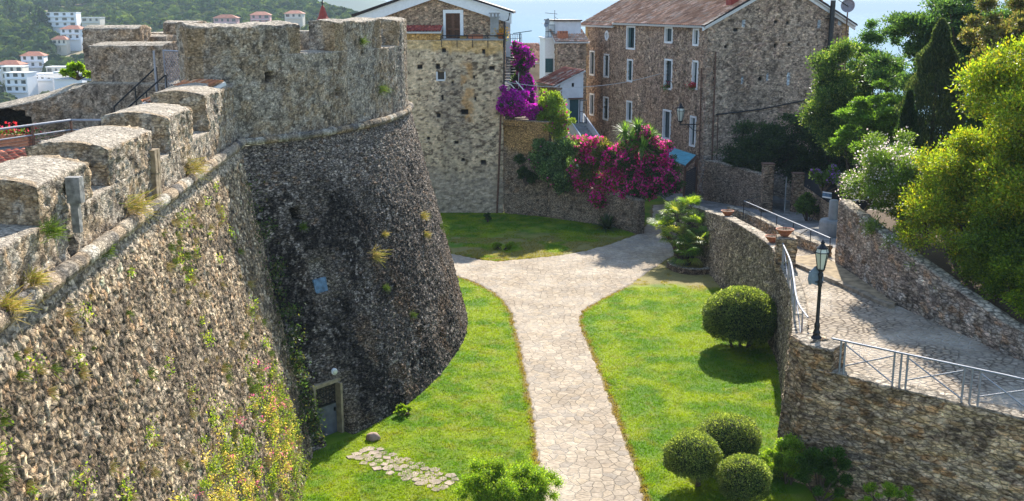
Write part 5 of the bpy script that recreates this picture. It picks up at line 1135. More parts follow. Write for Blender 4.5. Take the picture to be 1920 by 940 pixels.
# low wall between curved wall and lane with a handrail
lw = thing('lane_wall', 'low broken stone wall beside the shaded lane, seen beyond the terracotta bowls', 'low wall')
o, _ = lerp_pts([(14.3, 68), (14.2, 60), (14.0, 53.5), (14.6, 47.5)], .09); z_ = np.interp(o[:, 1], [47.5, 53.5, 60, 68], [4.15, 3.75, 3.1, 2.2])
V, Fq = ribbon(o, offset(o, -.4), 1.0, z_, z_, .09).weld(); masonry('wall_body', V, Fq, M['course'], lw, seed=115, stain=rw_stain(1150, .3), **RWS)
lr = thing('lane_handrail', 'thin iron handrail with pale top rail following the shaded lane down to the gate', 'handrail')
r0, r1_ = at_y(1557, 447, 46.5), at_y(1395, 377, 62); mb = MB(); mb.tube([r0, r1_], .03); mb.build('top_rail', M['steel'], lr)
MB().tube([r1_, at_y(1427, 368, 66)], .03).build('end_rail', M['iron'], lr)
for t in (.0, .18, .36, .55, .75, 1.):
    p = r0*(1-t)+r1_*t; MB().tube([p, p-np.array((0, 0, 1.05))], .022).build('stanchion', M['iron'], lr)
mb = MB()
mb.tube([r0*.8+r1_*.2, r0*.62+r1_*.38-np.array((0, 0, 1.0))], .02); mb.tube([r0*.45+r1_*.55-np.array((0, 0, .5)), r1_-np.array((0, 0, .5))], .02); mb.build('brace', M['iron'], lr)
# far court: low wall, piers, iron gate, netted wall, column
sw_ = thing('yard_wall', 'patched grey stone yard wall between the house corner and the gate pier', 'yard wall')
p0, p1 = at_y(1318, 360, 78), at_y(1430, 370, 69.5); o, _ = lerp_pts([p0[:2], p1[:2]], .1); z_ = np.linspace(3.9, 4.05, len(o))+(fbm(np.column_stack([o, o[:, 0]*0]), .8, 3, 9)-.5)*.3
V, Fq = ribbon(o, offset(o, -.45), .2, z_, z_, .1).weld(); masonry('wall_body', V, Fq, M['course'], sw_, seed=117, stain=wall_stain(1160, .3, (.34, .31, .28), .6), **GWS)
for nm, px, lab in (('gate_pier', 1436, 'brick and stone gate pier with dry grass on its top, left of the iron gate'), ('gate_pier', 1493, 'weathered stone gate pier on the right of the iron gate beside the black net')):
    c = at_y(px, 390, 68.8); t = thing(nm, lab, 'gate pier', 'piers of the garden gate'); h = at_y(px, 308 if px < 1450 else 326, 68.8)[2]
    V, Fq = ribbon(lerp_pts([(c[0]-.35, c[1]-.35), (c[0]+.35, c[1]-.35)], .08)[0], lerp_pts([(c[0]-.35, c[1]+.35), (c[0]+.35, c[1]+.35)], .08)[0], 1.0, np.full(10, h), np.full(10, h), .08).weld()
    masonry('pier_body', V, Fq, M['course'], t, seed=119, size=(.3, .3, .14), depth=.03, cols=((.34,.26,.2),(.4,.32,.26),(.27,.22,.19)), mortar=(.34,.31,.27)); MB().box((c[0], c[1], h+.03), (.78, .78, .06)).build('pier_cap', M['rust'], t)
ig = thing('iron_gate', 'half open black iron bar gate between the two garden piers', 'gate')
a, b_ = at_y(1447, 392, 68.6), at_y(1471, 398, 66.9); a[2] = b_[2] = 1.95; mb = MB()
for k_ in range(12):
    t = k_/11; p = a*(1-t)+b_*t; mb.tube([p, p+np.array((0, 0, 2.45+.12*math.sin(math.pi*t)))], .018, 5)
for z in (.15, 1.2, 2.35): mb.tube([a+np.array((0, 0, z)), b_+np.array((0, 0, z))], .022, 5)
mb.build('bars', M['iron'], ig); MB().tube([b_, b_+np.array((0, 0, 2.4))], .04).build('gate_stile', M['concrete'], ig)
nw = thing('netted_wall', 'stone garden wall topped with a sagging black net and trailing violet flowers', 'garden wall')
n0, n1 = at_y(1506, 390, 67), at_y(1590, 420, 57.5); o, _ = lerp_pts([n0[:2], n1[:2]], .1); z_ = np.full(len(o), 3.95)
V, Fq = ribbon(o, offset(o, -.4), 1.2, z_, z_, .1).weld(); masonry('wall_body', V, Fq, M['course'], nw, seed=121, stain=wall_stain(1170, .3), size=(.4, .4, .2), depth=.05, cols=((.4,.33,.26),(.34,.27,.21),(.28,.23,.19)), mortar=(.37,.33,.28))
m0, m1 = at_y(1507, 320, 67), at_y(1590, 352, 57.5); NG = np.zeros((30, 8, 3))
for i_ in range(30):
    for j_ in range(8):
        t, u = i_/29, j_/7; zt_ = (m0[2]*(1-t)+m1[2]*t)-.12*math.sin(t*25)-.15*math.sin(math.pi*t); NG[i_, j_] = (n0[0]*(1-t)+n1[0]*t-.06+.05*math.sin(9*t+3*u), n0[1]*(1-t)+n1[1]*t, 3.7*(1-u)+zt_*u)
V = NG.reshape(-1, 3); nf = grid_faces(30, 8); V2 = V+np.array((.03, .02, 0)); mesh('net', np.vstack([V, V2]), np.vstack([nf, nf[:, ::-1]+240]), M['net'], nw)
sgn = thing('blue_sign', 'small blue and white notice hung on the black net', 'sign'); c = at_y(1551, 366, 59); MB().box(c, (.62, .04, .34), -.9).build('board', M['bluepanel'], sgn); MB().box(c+np.array((-.02, -.04, -.13)), (.6, .04, .07), -.9).build('lower_band', M['white'], sgn); MB().box(c+np.array((-.02, -.04, .145)), (.6, .04, .05), -.9).build('top_band', M['white'], sgn)
cl = thing('stone_column', 'short round stone column standing on a broad circular base by the netted wall', 'column')
c = at_y(1561, 418, 55.5); zt_ = at_y(1561, 375, 55.5)[2]; zb2 = at_y(1561, 412, 55.5)[2]; mb = MB(); mb.lathe([(.25, zb2), (.24, zt_-.05), (.2, zt_), (0, zt_)], (c[0], c[1], 0), 18); mb.build('shaft', M['concrete'], cl, True)
mb = MB(); mb.lathe([(.72, 2), (.7, zb2-.12), (.64, zb2), (0, zb2+.02)], (c[0], c[1], 0), 22); mb.build('base', M['concrete'], cl)
gf = thing('door_frame', 'open pale metal door frame at the end of the right boundary wall', 'gate frame')
a = at_y(1585, 440, 47.5); mb = MB(); tz = at_y(1585, 378, 47.5)[2]; mb.tube([(a[0], a[1], 4.1), (a[0], a[1], tz), (a[0]+.45, a[1]-.2, tz+.12)], .035); mb.build('frame', M['white'], gf)
mb = MB(); mb.tube([(a[0]+.3, a[1]-.8, 3.9), (a[0]+.3, a[1]-.8, tz)], .035); mb.tube([(a[0]+.0, a[1]-.0, 4.9), (a[0]+.75, a[1]-.3, 5.0)], .03); mb.build('post', M['iron'], gf)
MB().hexa([(a[0]+.1, a[1]+.3, 3.5), (a[0]+1.0, a[1]+.2, 3.5), (a[0]+1.0, a[1]+.35, 3.5), (a[0]+.1, a[1]+.45, 3.5), (a[0]+.1, a[1]+.3, tz), (a[0]+1.0, a[1]+.2, tz), (a[0]+1.0, a[1]+.35, tz), (a[0]+.1, a[1]+.45, tz)]).build('door', M['net'], gf)
# ================================================================== TERRACOTTA BOWLS
def bowl(c, r, lab):
    t = thing('terracotta_bowl', lab, 'plant bowl', 'terracotta bowls along the ramp wall'); h = r*.78
    MB().lathe([(0, 0), (r*.42, 0), (r*.45, h*.08), (r*.72, h*.5), (r*.92, h*.88), (r, h*.9), (r*1.02, h), (r*.93, h), (r*.88, h*.85), (0, h*.82)], c, 26).build('bowl', M['terracotta'], t, True)
    MB().lathe([(r*.89, h*.87), (r*.5, h*.9), (0, h*.92)], c, 16).build('soil', M['soil'], t)
    mb = MB(); rs_ = np.random.default_rng(int(c[0]*100))
    for k_ in range(14): a_ = rs_.uniform(0, 6.3); q_ = rs_.uniform(0, r*.6); h_ = rs_.uniform(.03, .14); mb.tube([(c[0]+q_*math.cos(a_), c[1]+q_*math.sin(a_), c[2]+h*.88), (c[0]+q_*1.2*math.cos(a_), c[1]+q_*1.2*math.sin(a_), c[2]+h*.9+h_)], .006, 4)
    mb.build('dry_stalks', M['soil'], t)
def wt_z(y): return float(np.interp(y, zo_y, zo_v))
zo_y = to[::-1, 1]; zo_v = zo[::-1]
for (px, py, Y, lab) in [(1291, 381, 69.0, 'terracotta bowl at the far end of the wall above the fan palm'), (1366, 414, 57.6, 'terracotta bowl midway along the curved wall top'), (1441, 464, 48.2, 'terracotta bowl on the wall top just before the pier')]:
    x_ = float(np.interp(Y, to[::-1, 1], to[::-1, 0]))+.3; bowl((x_, Y, wt_z(Y)+.03), .37, lab)
bowl((12.1, 45.1, 5.17), .4, 'terracotta bowl standing on the tall wall pier'); bowl((10.15, 33.4, 4.0), .33, 'terracotta bowl behind the foot of the street lamp')
# ================================================================== STREET LAMP
sl2 = thing('street_lamp', 'black cast iron street lamp with a six sided glass lantern on the corner pier', 'street lamp')
lc = (9.85, 32.15, 4.58)
mb = MB(); mb.lathe([(.0, 0), (.17, 0), (.17, .06), (.13, .1), (.1, .16), (.13, .2), (.1, .26), (.075, .34), (.095, .42), (.085, .5), (.06, .58), (.055, 1.75), (.075, 1.78), (.06, 1.84), (.085, 1.92), (.05, 1.97), (.07, 2.08), (.09, 2.16), (.04, 2.22), (.09, 2.26), (.0, 2.28)], lc, 16); mb.build('lamp_post', M['iron'], sl2, True)
mb = MB(); mb.tube([(lc[0]-.16, lc[1], lc[2]+1.9), (lc[0]+.16, lc[1], lc[2]+1.9)], .018, 6); mb.build('cross_bar', M['iron'], sl2)
lantern((lc[0], lc[1], lc[2]+2.33), 1.02, sl2)
# grey cloth hanging behind the lantern
cl_ = thing('hanging_jacket', 'grey blue cloth jacket hung behind the lantern of the street lamp', 'jacket')
G = np.zeros((16, 20, 3))
for i_ in range(16):
    for j_ in range(20):
        t, th = i_/15, 2*math.pi*j_/19; r_ = (.06+.15*math.sin(min(1, t*2.2)*math.pi/2))*(1+.13*math.sin(th*5+t*2)); G[i_, j_] = (lc[0]-.1+1.05*r_*math.cos(th), lc[1]+.17+.5*r_*math.sin(th), lc[2]+2.36-t*.55-.03*math.sin(th*3))
mesh('cloth', G.reshape(-1, 3), grid_faces(16, 20), M['cloth'], cl_, smooth=True); MB().tube([(lc[0]-.26, lc[1]+.17, lc[2]+2.2), (lc[0]-.3, lc[1]+.17, lc[2]+1.95), (lc[0]-.26, lc[1]+.17, lc[2]+1.78)], [.07, .06, .045]).build('sleeve', M['cloth'], cl_)
# ================================================================== RAILINGS
def xrail(name, lab, pts, zt_, zb_, bays, mat=M['steel'], foot=None):
    """pts: plan polyline; bays: list of (s0,s1) crossed panels; posts at their ends"""
    t = thing(name, lab, 'railing'); P_ = np.array(pts, float); d = np.linalg.norm(np.diff(P_[:, :2], axis=0), axis=1); s_ = np.concatenate([[0], np.cumsum(d)])
    def at(s): return np.array([np.interp(s, s_, P_[:, 0]), np.interp(s, s_, P_[:, 1])])
    pl_ = [(*at(s), zt_(s)) for s in np.linspace(0, s_[-1], 24)]; MB().tube(pl_, .034).build('top_rail', mat, t)
    for b in bays:
        for s in ((b[0], b[1]) if len(b) > 1 else (b[0],)): p = at(s); MB().box((p[0], p[1], (zt_(s)+zb_(s))/2), (.05, .05, zt_(s)-zb_(s))).build('post', mat, t)
        if len(b) > 1:
            s0, s1 = b; p, q_ = at(s0), at(s1); mb = MB(); mb.tube([(*p, zb_(s0)+.33), (*q_, zt_(s1)-.12)], .022, 6); mb.tube([(*p, zt_(s0)-.1), (*q_, zb_(s1)+.15)], .022, 6); mb.build('cross_brace', mat, t)
    return t
# along the front edge
fp = [(10.02, 31.1), (13.95, 27.72), (19.4, 22.3)]
def s_of(px):
    best = None
    for s in np.linspace(0, 12, 1200):
        L1 = math.hypot(3.93, 3.38); p = (np.array(fp[0])+(np.array(fp[1])-fp[0])*s/L1) if s < L1 else (np.array(fp[1])+(np.array(fp[2])-fp[1])*(s-L1)/math.hypot(5.45, 5.42))
        e = abs(project(np.array((p[0], p[1], 4.5)))[0]-px)
        if best is None or e < best[0]: best = (e, s)
    return best[1]
bays = [(s_of(1576),), (s_of(1584), s_of(1676)), (s_of(1689),), (s_of(1701), s_of(1806)), (s_of(1821),), (s_of(1837), s_of(1952)), (s_of(1968),), (s_of(1984), s_of(2100))]
xrail('ramp_railing', 'grey steel railing with crossed panels on the edge of the front retaining wall', fp, lambda s: 4.93, lambda s: RZ-.06, bays)
cr = catmull([(11.85, 44.4), (11.35, 41.2), (10.75, 38.4), (10.2, 36.0), (9.95, 34.6), (9.85, 33.2)], 8)
xrail('curved_railing', 'bright steel railing curving along the wall top from the pot pier to the lamp', cr, lambda s: 4.98, lambda s: 3.9, [(.25,), (.7, 2.6), (2.95,), (3.3, 5.2), (5.5,), (5.9, 7.8), (8.2,), (8.5, 10.6)])
# ================================================================== PLANTS
def leaf_mesh(name, P, size, parent=None, cols=None, mat=None, aspect=.45, up=.35, rng=RNG, out=None, jit=.35, droop=0.):
    """one bent diamond leaf per point; cols list of colours mixed per leaf"""
    n = len(P); d = rng.normal(size=(n, 3)); d /= np.linalg.norm(d, axis=1, keepdims=True)
    if out is not None: d = d*.75+out*.7
    d[:, 2] += up-droop; d /= np.linalg.norm(d, axis=1, keepdims=True)
    s = rng.normal(size=(n, 3)); s -= d*(s*d).sum(1, keepdims=True); s /= np.linalg.norm(s, axis=1, keepdims=True)
    nn = np.cross(d, s); L = (size*rng.uniform(1-jit, 1+jit, n))[:, None]; W = L*aspect*.5
    a = P; b = P+d*L*.5+s*W+nn*L*.08; c = P+d*L-nn*L*.12; e = P+d*L*.5-s*W+nn*L*.08
    V = np.stack([a, b, c, e], 1).reshape(-1, 3); F = np.arange(4*n).reshape(-1, 4)
    cols = np.array(cols); k = rng.integers(0, len(cols), n); C = cols[k]*rng.uniform(.7, 1.3, (n, 1))*(.6+.8*fbm(P, .7, 3, 66)[:, None])
    return mesh(name, V, F, mat or M['leaf'], parent, col=np.clip(np.repeat(C, 4, 0), .003, .95))
def clumps(c, rad, k, rng, r0=.26, r1=.42, flatb=.3, shell=.62):
    """clump centres in the outer part of an ellipsoid"""
    out = []
    for _ in range(k):
        d = rng.normal(size=3); d /= np.linalg.norm(d)
        if d[2] < -flatb: d[2] = -d[2]*.4
        rr = rng.uniform(shell, .95); out.append((np.array(c)+d*np.array(rad)*rr, rng.uniform(r0, r1)*min(rad)))
    return out
def fill(cl, n, rng, sq=(1, 1, .8), edge=.65):
    w = np.array([r**2 for _, r in cl]); idx = rng.choice(len(cl), n, p=w/w.sum()); C = np.array([c for c, _ in cl])[idx]; r = np.array([r for _, r in cl])[idx]
    d = rng.normal(size=(n, 3)); d /= np.linalg.norm(d, axis=1, keepdims=True); rad = r*(1-(1-edge)*rng.random(n)**.7*1.3)*rng.uniform(.75, 1.18, n)
    return C+d*rad[:, None]*np.array(sq), d
def limbs(base, cl, r, rng, top_t=.55):
    mb = MB(); base = np.array(base, float); m = np.mean([c for c, _ in cl], 0); fork = base+(m-base)*top_t; fork[:2] = base[:2]+(m[:2]-base[:2])*top_t*.6
    mid_ = (base+fork)/2+rng.normal(size=3)*np.array((.12, .12, 0)); mb.tube([base-np.array((0, 0, .3)), base+np.array((0, 0, .15)), mid_, fork], [r*1.25, r, r*.8, r*.65], 8)
    for c, rr in cl[:18]:
        k1 = fork*.5+c*.5+rng.normal(size=3)*.15; mb.tube([fork-(fork-mid_)*rng.uniform(0, .7), k1, c], [r*.45, r*.28, r*.08], 5)
    return mb
def tree(name, lab, cat, base, c, rad, k, n, leaf, cols, r=.14, group=None, mat=None, rng=None, aspect=.5, sq=(1, 1, .75), extra=(), edge=.6, cr=(.26, .42), up=.3, shell=.62, flatb=.8):
    rng = rng or np.random.default_rng(abs(hash((round(c[0], 2), round(c[1], 2)))) % 99991); t = thing(name, lab, cat, group)
    cl = clumps(c, rad, k, rng, *cr, shell=shell, flatb=flatb)+[(np.array(a, float), b) for a, b in extra]
    P, d = fill(cl, n, rng, sq, edge); leaf_mesh('crown', P, leaf, t, cols, mat, aspect, up, rng, out=d)
    limbs(base, cl, r, rng).build('trunk', M['bark'], t); return t, cl
G1 = [(.07,.13,.02),(.1,.17,.025),(.05,.1,.02),(.13,.2,.03)]
YG = [(.2,.27,.02),(.26,.3,.02),(.15,.22,.02),(.34,.28,.03),(.1,.16,.02),(.24,.3,.03)]
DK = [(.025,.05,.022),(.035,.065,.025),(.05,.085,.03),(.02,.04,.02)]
MG = [(.06,.11,.03),(.09,.15,.035),(.045,.085,.025),(.12,.19,.05)]
# ---- clipped round bushes on the lawn
def topiary(lab, c, rad, base, n, stems, cols, leaf=.055):
    rng = np.random.default_rng(int(abs(c[0])*977)); t = thing('round_bush', lab, 'clipped bush', 'clipped round bushes on the lawn')
    d = rng.normal(size=(n, 3)); d /= np.linalg.norm(d, axis=1, keepdims=True); d = d[d[:, 2] > -.75]; lump = 1+.17*(fbm(d*2.6+c[0], 1., 4, 5)-.5)*2
    rr = (1-.16*rng.random(len(d))**1.6)*lump+.03*rng.random(len(d))**3; P = np.array(c)+d*rr[:, None]*np.array(rad); leaf_mesh('foliage', P, leaf, t, cols, M['leaf'], .42, .15, rng, out=d)
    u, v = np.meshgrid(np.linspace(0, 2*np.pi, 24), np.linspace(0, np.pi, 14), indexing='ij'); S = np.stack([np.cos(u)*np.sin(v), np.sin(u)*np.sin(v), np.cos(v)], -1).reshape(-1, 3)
    mesh('dark_core', np.array(c)+S*np.array(rad)*.82, grid_faces(24, 14), flat('core_shade', (.025, .035, .012), .95, var=.3, scale=8), t)  # solid dark ellipsoid; the shade inside the foliage is painted in its colour
    mb = MB()
    for (dx, dy) in stems: mb.tube([(base[0]+dx, base[1]+dy, -.1), (base[0]+dx*1.6, base[1]+dy*1.6, c[2]*.45), (c[0]+dx*3, c[1]+dy*3, c[2])], [.07, .055, .05], 7)
    mb.build('trunk', M['bark'], t)
OL = [(.1,.15,.04),(.15,.2,.05),(.22,.27,.08),(.06,.095,.03),(.3,.34,.12)]
BC = lambda px, py, Y: tuple(at_y(px, py, Y))
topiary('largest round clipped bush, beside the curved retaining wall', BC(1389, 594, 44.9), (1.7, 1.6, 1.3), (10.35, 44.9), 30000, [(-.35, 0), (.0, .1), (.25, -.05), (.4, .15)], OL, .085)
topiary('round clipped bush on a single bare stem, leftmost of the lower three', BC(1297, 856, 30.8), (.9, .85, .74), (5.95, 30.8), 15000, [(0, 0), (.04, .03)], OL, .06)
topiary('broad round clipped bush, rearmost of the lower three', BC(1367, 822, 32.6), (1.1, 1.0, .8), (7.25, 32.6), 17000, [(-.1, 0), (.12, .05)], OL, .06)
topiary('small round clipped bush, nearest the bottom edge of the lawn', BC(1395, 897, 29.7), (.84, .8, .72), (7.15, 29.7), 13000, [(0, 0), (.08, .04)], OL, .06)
# ---- loose green bush at the bottom
def shrub(name, lab, cat, c, rad, k, n, leaf, cols, group=None, mat=None, cr=(.25, .45), aspect=.45, up=.5, shell=.45, edge=.45, sq=(1, 1, .9)):
    rng = np.random.default_rng(int(abs(c[0]*131+c[1]*17+c[2]*7)*10)+3); t = thing(name, lab, cat, group); cl = clumps(c, rad, k, rng, *cr, flatb=.6, shell=shell)
    P, d = fill(cl, n, rng, sq, edge); P = P[P[:, 2] > c[2]-rad[2]*1.15]; leaf_mesh('foliage', P, leaf, t, cols, mat, aspect, up, rng, out=None)
    mb = MB(); b = np.array((c[0], c[1], c[2]-rad[2]))
    for q_, r_ in cl[:10]: mb.tube([b, (b+q_)/2+rng.normal(size=3)*.06, q_], [.04, .03, .012], 5)
    mb.build('stems', M['bark'], t); return t, cl
BG_ = [(.16,.27,.02),(.22,.33,.03),(.11,.2,.015),(.28,.36,.05)]
shrub('bright_bush', 'feathery bright green bush at the bottom beside the flagstone path', 'bush', tuple(at_y(957, 912, 29.6)), (1.85, 1.1, .8), 110, 70000, .06, BG_, cr=(.28, .46), shell=.3, edge=.35)
shrub('juniper_bush', 'fresh yellow green bush between the round bushes and the stone wall', 'bush', tuple(at_y(1478, 878, 31.2)), (.85, .7, 1.0), 34, 22000, .07, BG_)
shrub('dark_bush', 'darker green bush at the foot of the corner of the retaining wall', 'bush', tuple(at_y(1540, 890, 29.7)), (1.0, .55, 1.0), 34, 22000, .07, [(.06,.13,.02),(.09,.18,.03),(.04,.09,.015)])
shrub('weed_clump', 'low grassy weeds at the foot of the front retaining wall', 'weeds', tuple(at_y(1660, 935, 27.6)), (.9, .35, .45), 14, 4000, .12, BG_, aspect=.15, up=1.0)
# ---- right hand trees
YG2 = dict(mat=M['leaf'])
tree('yellow_green_tree', 'large yellow green leafy tree filling the right edge above the boundary wall', 'tree', (19.4, 36.5, 5.2), (19.8, 36.8, 10.2), (4.1, 3.4, 5.3), 190, 150000, .12, YG, .2, edge=.5, cr=(.15, .3), shell=.3)
tree('yellow_green_tree', 'lower spreading yellow green tree overhanging the middle of the boundary wall', 'tree', (16.8, 38.2, 5.7), (17.0, 38.3, 7.9), (2.5, 2.5, 2.6), 120, 80000, .1, YG, .1, edge=.5, cr=(.18, .34), shell=.3)
tree('yellow_green_tree', 'low darker green foliage over the near end of the boundary wall', 'tree', (18.8, 32.8, 4.5), (18.3, 33.3, 6.2), (2.2, 2.6, 1.9), 70, 60000, .1, [(.16,.24,.02),(.24,.3,.02),(.1,.17,.02)], .1, edge=.45, cr=(.2, .36), shell=.3)
tree('yellow_green_tree', 'green filling bushes between the wall top and the big yellow green tree', 'tree', (17.6, 36.0, 5.0), (17.2, 35.6, 6.6), (1.7, 2.2, 1.6), 50, 42000, .1, [(.12,.19,.02),(.18,.24,.02),(.07,.12,.02)], .1, edge=.3, cr=(.25, .42), shell=.3)
tree('yellow_green_tree', 'small yellow green bush filling the gap between oleander and leafy tree', 'tree', (16.9, 41.4, 5.9), (16.6, 41.4, 7.3), (1.2, 1.3, 1.6), 40, 26000, .1, YG, .08, edge=.4, cr=(.25, .4), shell=.3)
ol_, ocl = tree('oleander', 'white flowering oleander hanging over the top of the boundary wall', 'flowering shrub', (14.9, 43.8, 6.2), (15.7, 43.0, 8.1), (1.8, 2.2, 2.2), 60, 48000, .13, [(.12,.19,.04),(.17,.24,.06),(.08,.14,.03)], .08, edge=.4, aspect=.25, cr=(.25, .4), shell=.4, extra=[((14.6, 41.2, 6.4), .6), ((14.9, 39.6, 6.1), .5), ((15.3, 38.0, 5.6), .45), ((15.8, 36.4, 5.1), .4)])
rg = np.random.default_rng(8); P, d = fill(ocl, 6500, rg, (1, 1, .8), .95); P = P[fbm(P, .5, 3, 3) > .44]; leaf_mesh('blossom', P, .075, ol_, [(.75,.72,.58),(.7,.66,.5),(.8,.78,.68)], M['petal'], .9, .6, rg)
TREES = 'trees behind the ramp'
tree('pine_tree', 'dark feathery tree against the sea at the top right', 'tree', (25, 58, 5), (24.6, 58, 12.6), (4.8, 3.5, 4.2), 110, 110000, .17, [(.05,.1,.045),(.07,.14,.045),(.03,.065,.03),(.1,.16,.05)], .22, TREES, edge=.35, cr=(.2, .34), shell=.25, sq=(1.2, 1.2, .5))
tree('pine_tree', 'brownish branching tree crown cut by the top right corner', 'tree', (24, 47, 5), (22.6, 47, 13.7), (3.0, 3, 2.0), 60, 42000, .13, [(.1,.12,.04),(.14,.13,.05),(.17,.13,.07)], .2, TREES, edge=.35, cr=(.18, .32), shell=.3)
tree('laurel_tree', 'tall glossy green tree against the right end of the long stone house', 'tree', (21.6, 66, 3.4), (20.5, 65.5, 8.9), (2.3, 2.2, 4.7), 80, 75000, .15, [(.07,.13,.03),(.1,.17,.04),(.04,.08,.025),(.22,.27,.08)], .16, TREES, edge=.35, cr=(.3, .48), shell=.3)
tree('poplar_tree', 'slender pointed green tree rising in front of the sea', 'tree', (23.6, 68, 3.4), (23.4, 68, 9.2), (2.2, 2.0, 5.0), 80, 70000, .14, [(.06,.13,.03),(.1,.18,.035),(.035,.08,.025)], .16, TREES, edge=.35, cr=(.25, .42), shell=.3, extra=[((23.0, 68, 14.0), .5), ((22.9, 68, 13.2), .8), ((24.6, 68, 13.0), .55)])
tree('locust_tree', 'light green feathery tree in front of the dark conifers', 'tree', (18.9, 54, 4.6), (18.8, 54, 8.6), (2.0, 1.7, 3.0), 60, 52000, .12, [(.1,.19,.03),(.15,.25,.04),(.07,.13,.03)], .1, TREES, edge=.35, cr=(.22, .38), shell=.3, sq=(1.2, 1.2, .4))
def conifer(lab, base, h, r, n, cols, group=TREES, name='cypress_tree'):
    rng = np.random.default_rng(int(base[0]*100+base[1])); t = thing(name, lab, 'tree', group); z = rng.random(n)**.8; w = r*np.minimum(1, (1-z)*2.2)**.8*(.75+.35*np.sin(z*40+rng.random(n))*.3)
    a = rng.uniform(0, 6.283, n); rr = w*(1-.5*rng.random(n)**2)*(1+.5*(fbm(np.stack([np.cos(a)*2, np.sin(a)*2, z*h], 1), .9, 3, 4)-.5)); P = np.stack([base[0]+np.cos(a)*rr, base[1]+np.sin(a)*rr, base[2]+.4+z*(h-.4)], 1)
    out = np.stack([np.cos(a)*.6, np.sin(a)*.6, np.full(n, .9)], 1); leaf_mesh('crown', P, .16, t, cols, M['leaf'], .3, .6, rng, out=out); MB().tube([(base[0], base[1], base[2]-.3), (base[0], base[1], base[2]+h*.9)], [.16, .03], 7).build('trunk', M['bark'], t)
conifer('dark narrow cypress left of the broad grey green conifer', (18.6, 49, 5.2), 6.0, .75, 14000, [(.02,.045,.018),(.03,.06,.022),(.045,.075,.03)])
conifer('broad grey green conifer at the centre of the tree group', (20.6, 51, 5.2), 9.2, 2.0, 34000, [(.05,.075,.04),(.075,.1,.055),(.035,.06,.03),(.1,.12,.06)])
conifer('mid green cypress half hidden by the yellow green tree', (21.2, 47, 5.2), 6.3, 1.3, 18000, [(.05,.1,.03),(.07,.13,.035),(.035,.07,.025)])
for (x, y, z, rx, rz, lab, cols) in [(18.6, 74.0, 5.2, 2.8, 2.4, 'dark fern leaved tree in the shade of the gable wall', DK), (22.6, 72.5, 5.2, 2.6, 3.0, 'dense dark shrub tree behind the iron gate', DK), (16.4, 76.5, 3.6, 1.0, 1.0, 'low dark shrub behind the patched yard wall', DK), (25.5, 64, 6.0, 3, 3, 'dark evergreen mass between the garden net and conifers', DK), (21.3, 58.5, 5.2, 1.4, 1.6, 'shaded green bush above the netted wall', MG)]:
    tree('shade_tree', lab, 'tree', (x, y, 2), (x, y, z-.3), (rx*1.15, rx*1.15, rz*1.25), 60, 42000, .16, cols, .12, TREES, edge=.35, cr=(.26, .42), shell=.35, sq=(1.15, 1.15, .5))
# ---- fan palm clump
fp_ = thing('fan_palm', 'clump of dwarf fan palms beside the far end of the curved wall', 'palm'); rg = np.random.default_rng(4); FV = []; FF = []; FC = []; nv = 0
heads = [((10.5, 60.0, 1.3), 12), ((9.7, 61.0, 1.5), 11), ((10.9, 61.5, 2.2), 12), ((10.0, 62.2, 2.7), 11), ((11.0, 63.0, 3.0), 10), ((10.2, 59.4, .9), 9), ((11.2, 60.0, 1.6), 10), ((9.2, 62.2, 1.9), 9)]
mbt = MB()
for hc, nl in heads:
    hc = np.array(hc); mbt.tube([(10.5+.3*(hc[0]-10.5), 61+.3*(hc[1]-61), -.1), hc*.5+np.array((5.25, 30.5, 0)), hc], [.16, .13, .11], 7)
    for k_ in range(nl*2):
        th = rg.uniform(0, 6.283); el = rg.uniform(-.35, 1.1); dr_ = np.array((math.cos(th)*math.cos(el), math.sin(th)*math.cos(el), math.sin(el))); L1 = rg.uniform(.4, .8); tip = hc+dr_*L1; mbt.tube([hc, tip], .012, 4, False)
        sd = np.cross(dr_, (0, 0, 1.)); sd /= np.linalg.norm(sd); up_ = np.cross(sd, dr_); col = np.array([(.14,.24,.03),(.22,.29,.045),(.08,.15,.02),(.3,.3,.08)][rg.integers(0, 4)])*rg.uniform(.8, 1.2); LL = rg.uniform(.55, .85)
        for j_ in range(19):
            an = (j_/18-.5)*2*2.0; fd = dr_*math.cos(an)+sd*math.sin(an); fd = fd/np.linalg.norm(fd); w_ = np.cross(fd, up_)*.03; l_ = LL*(1-.25*abs(j_/18-.5)*2)*rg.uniform(.85, 1.05)
            m_ = tip+fd*l_*.55+up_*(.03-.05*(j_%2)); e_ = tip+fd*l_-np.array((0, 0, .15*l_+.12*rg.random())); FV += [tip, m_+w_, e_, m_-w_]; FF.append((nv, nv+1, nv+2, nv+3)); FC += [col*rg.uniform(.8, 1.2)]*4; nv += 4
mesh('fronds', np.array(FV), np.array(FF), M['leaf'], fp_, col=np.array(FC)); mbt.build('trunk', M['bark'], fp_)
rk = thing('stone_planter_ring', 'rough low stone ring around the foot of the fan palms', 'stone edging'); mb = MB(); rs = np.random.default_rng(3); V_ = []; F_ = []
o = np.array([(10.7+1.5*math.cos(t), 59.9+1.9*math.sin(t)) for t in np.linspace(2.9, 6.3, 40)]); o, _ = lerp_pts(o, .08); V, Fq = ribbon(o, offset(o, -.35), -.1, np.full(len(o), .38), np.full(len(o), .38), .08).weld(); masonry('ring', V, Fq, M['stone'], rk, seed=131, size=(.35, .35, .2), depth=.07, cols=((.32,.27,.21),(.25,.21,.18)), mortar=(.15,.12,.1))
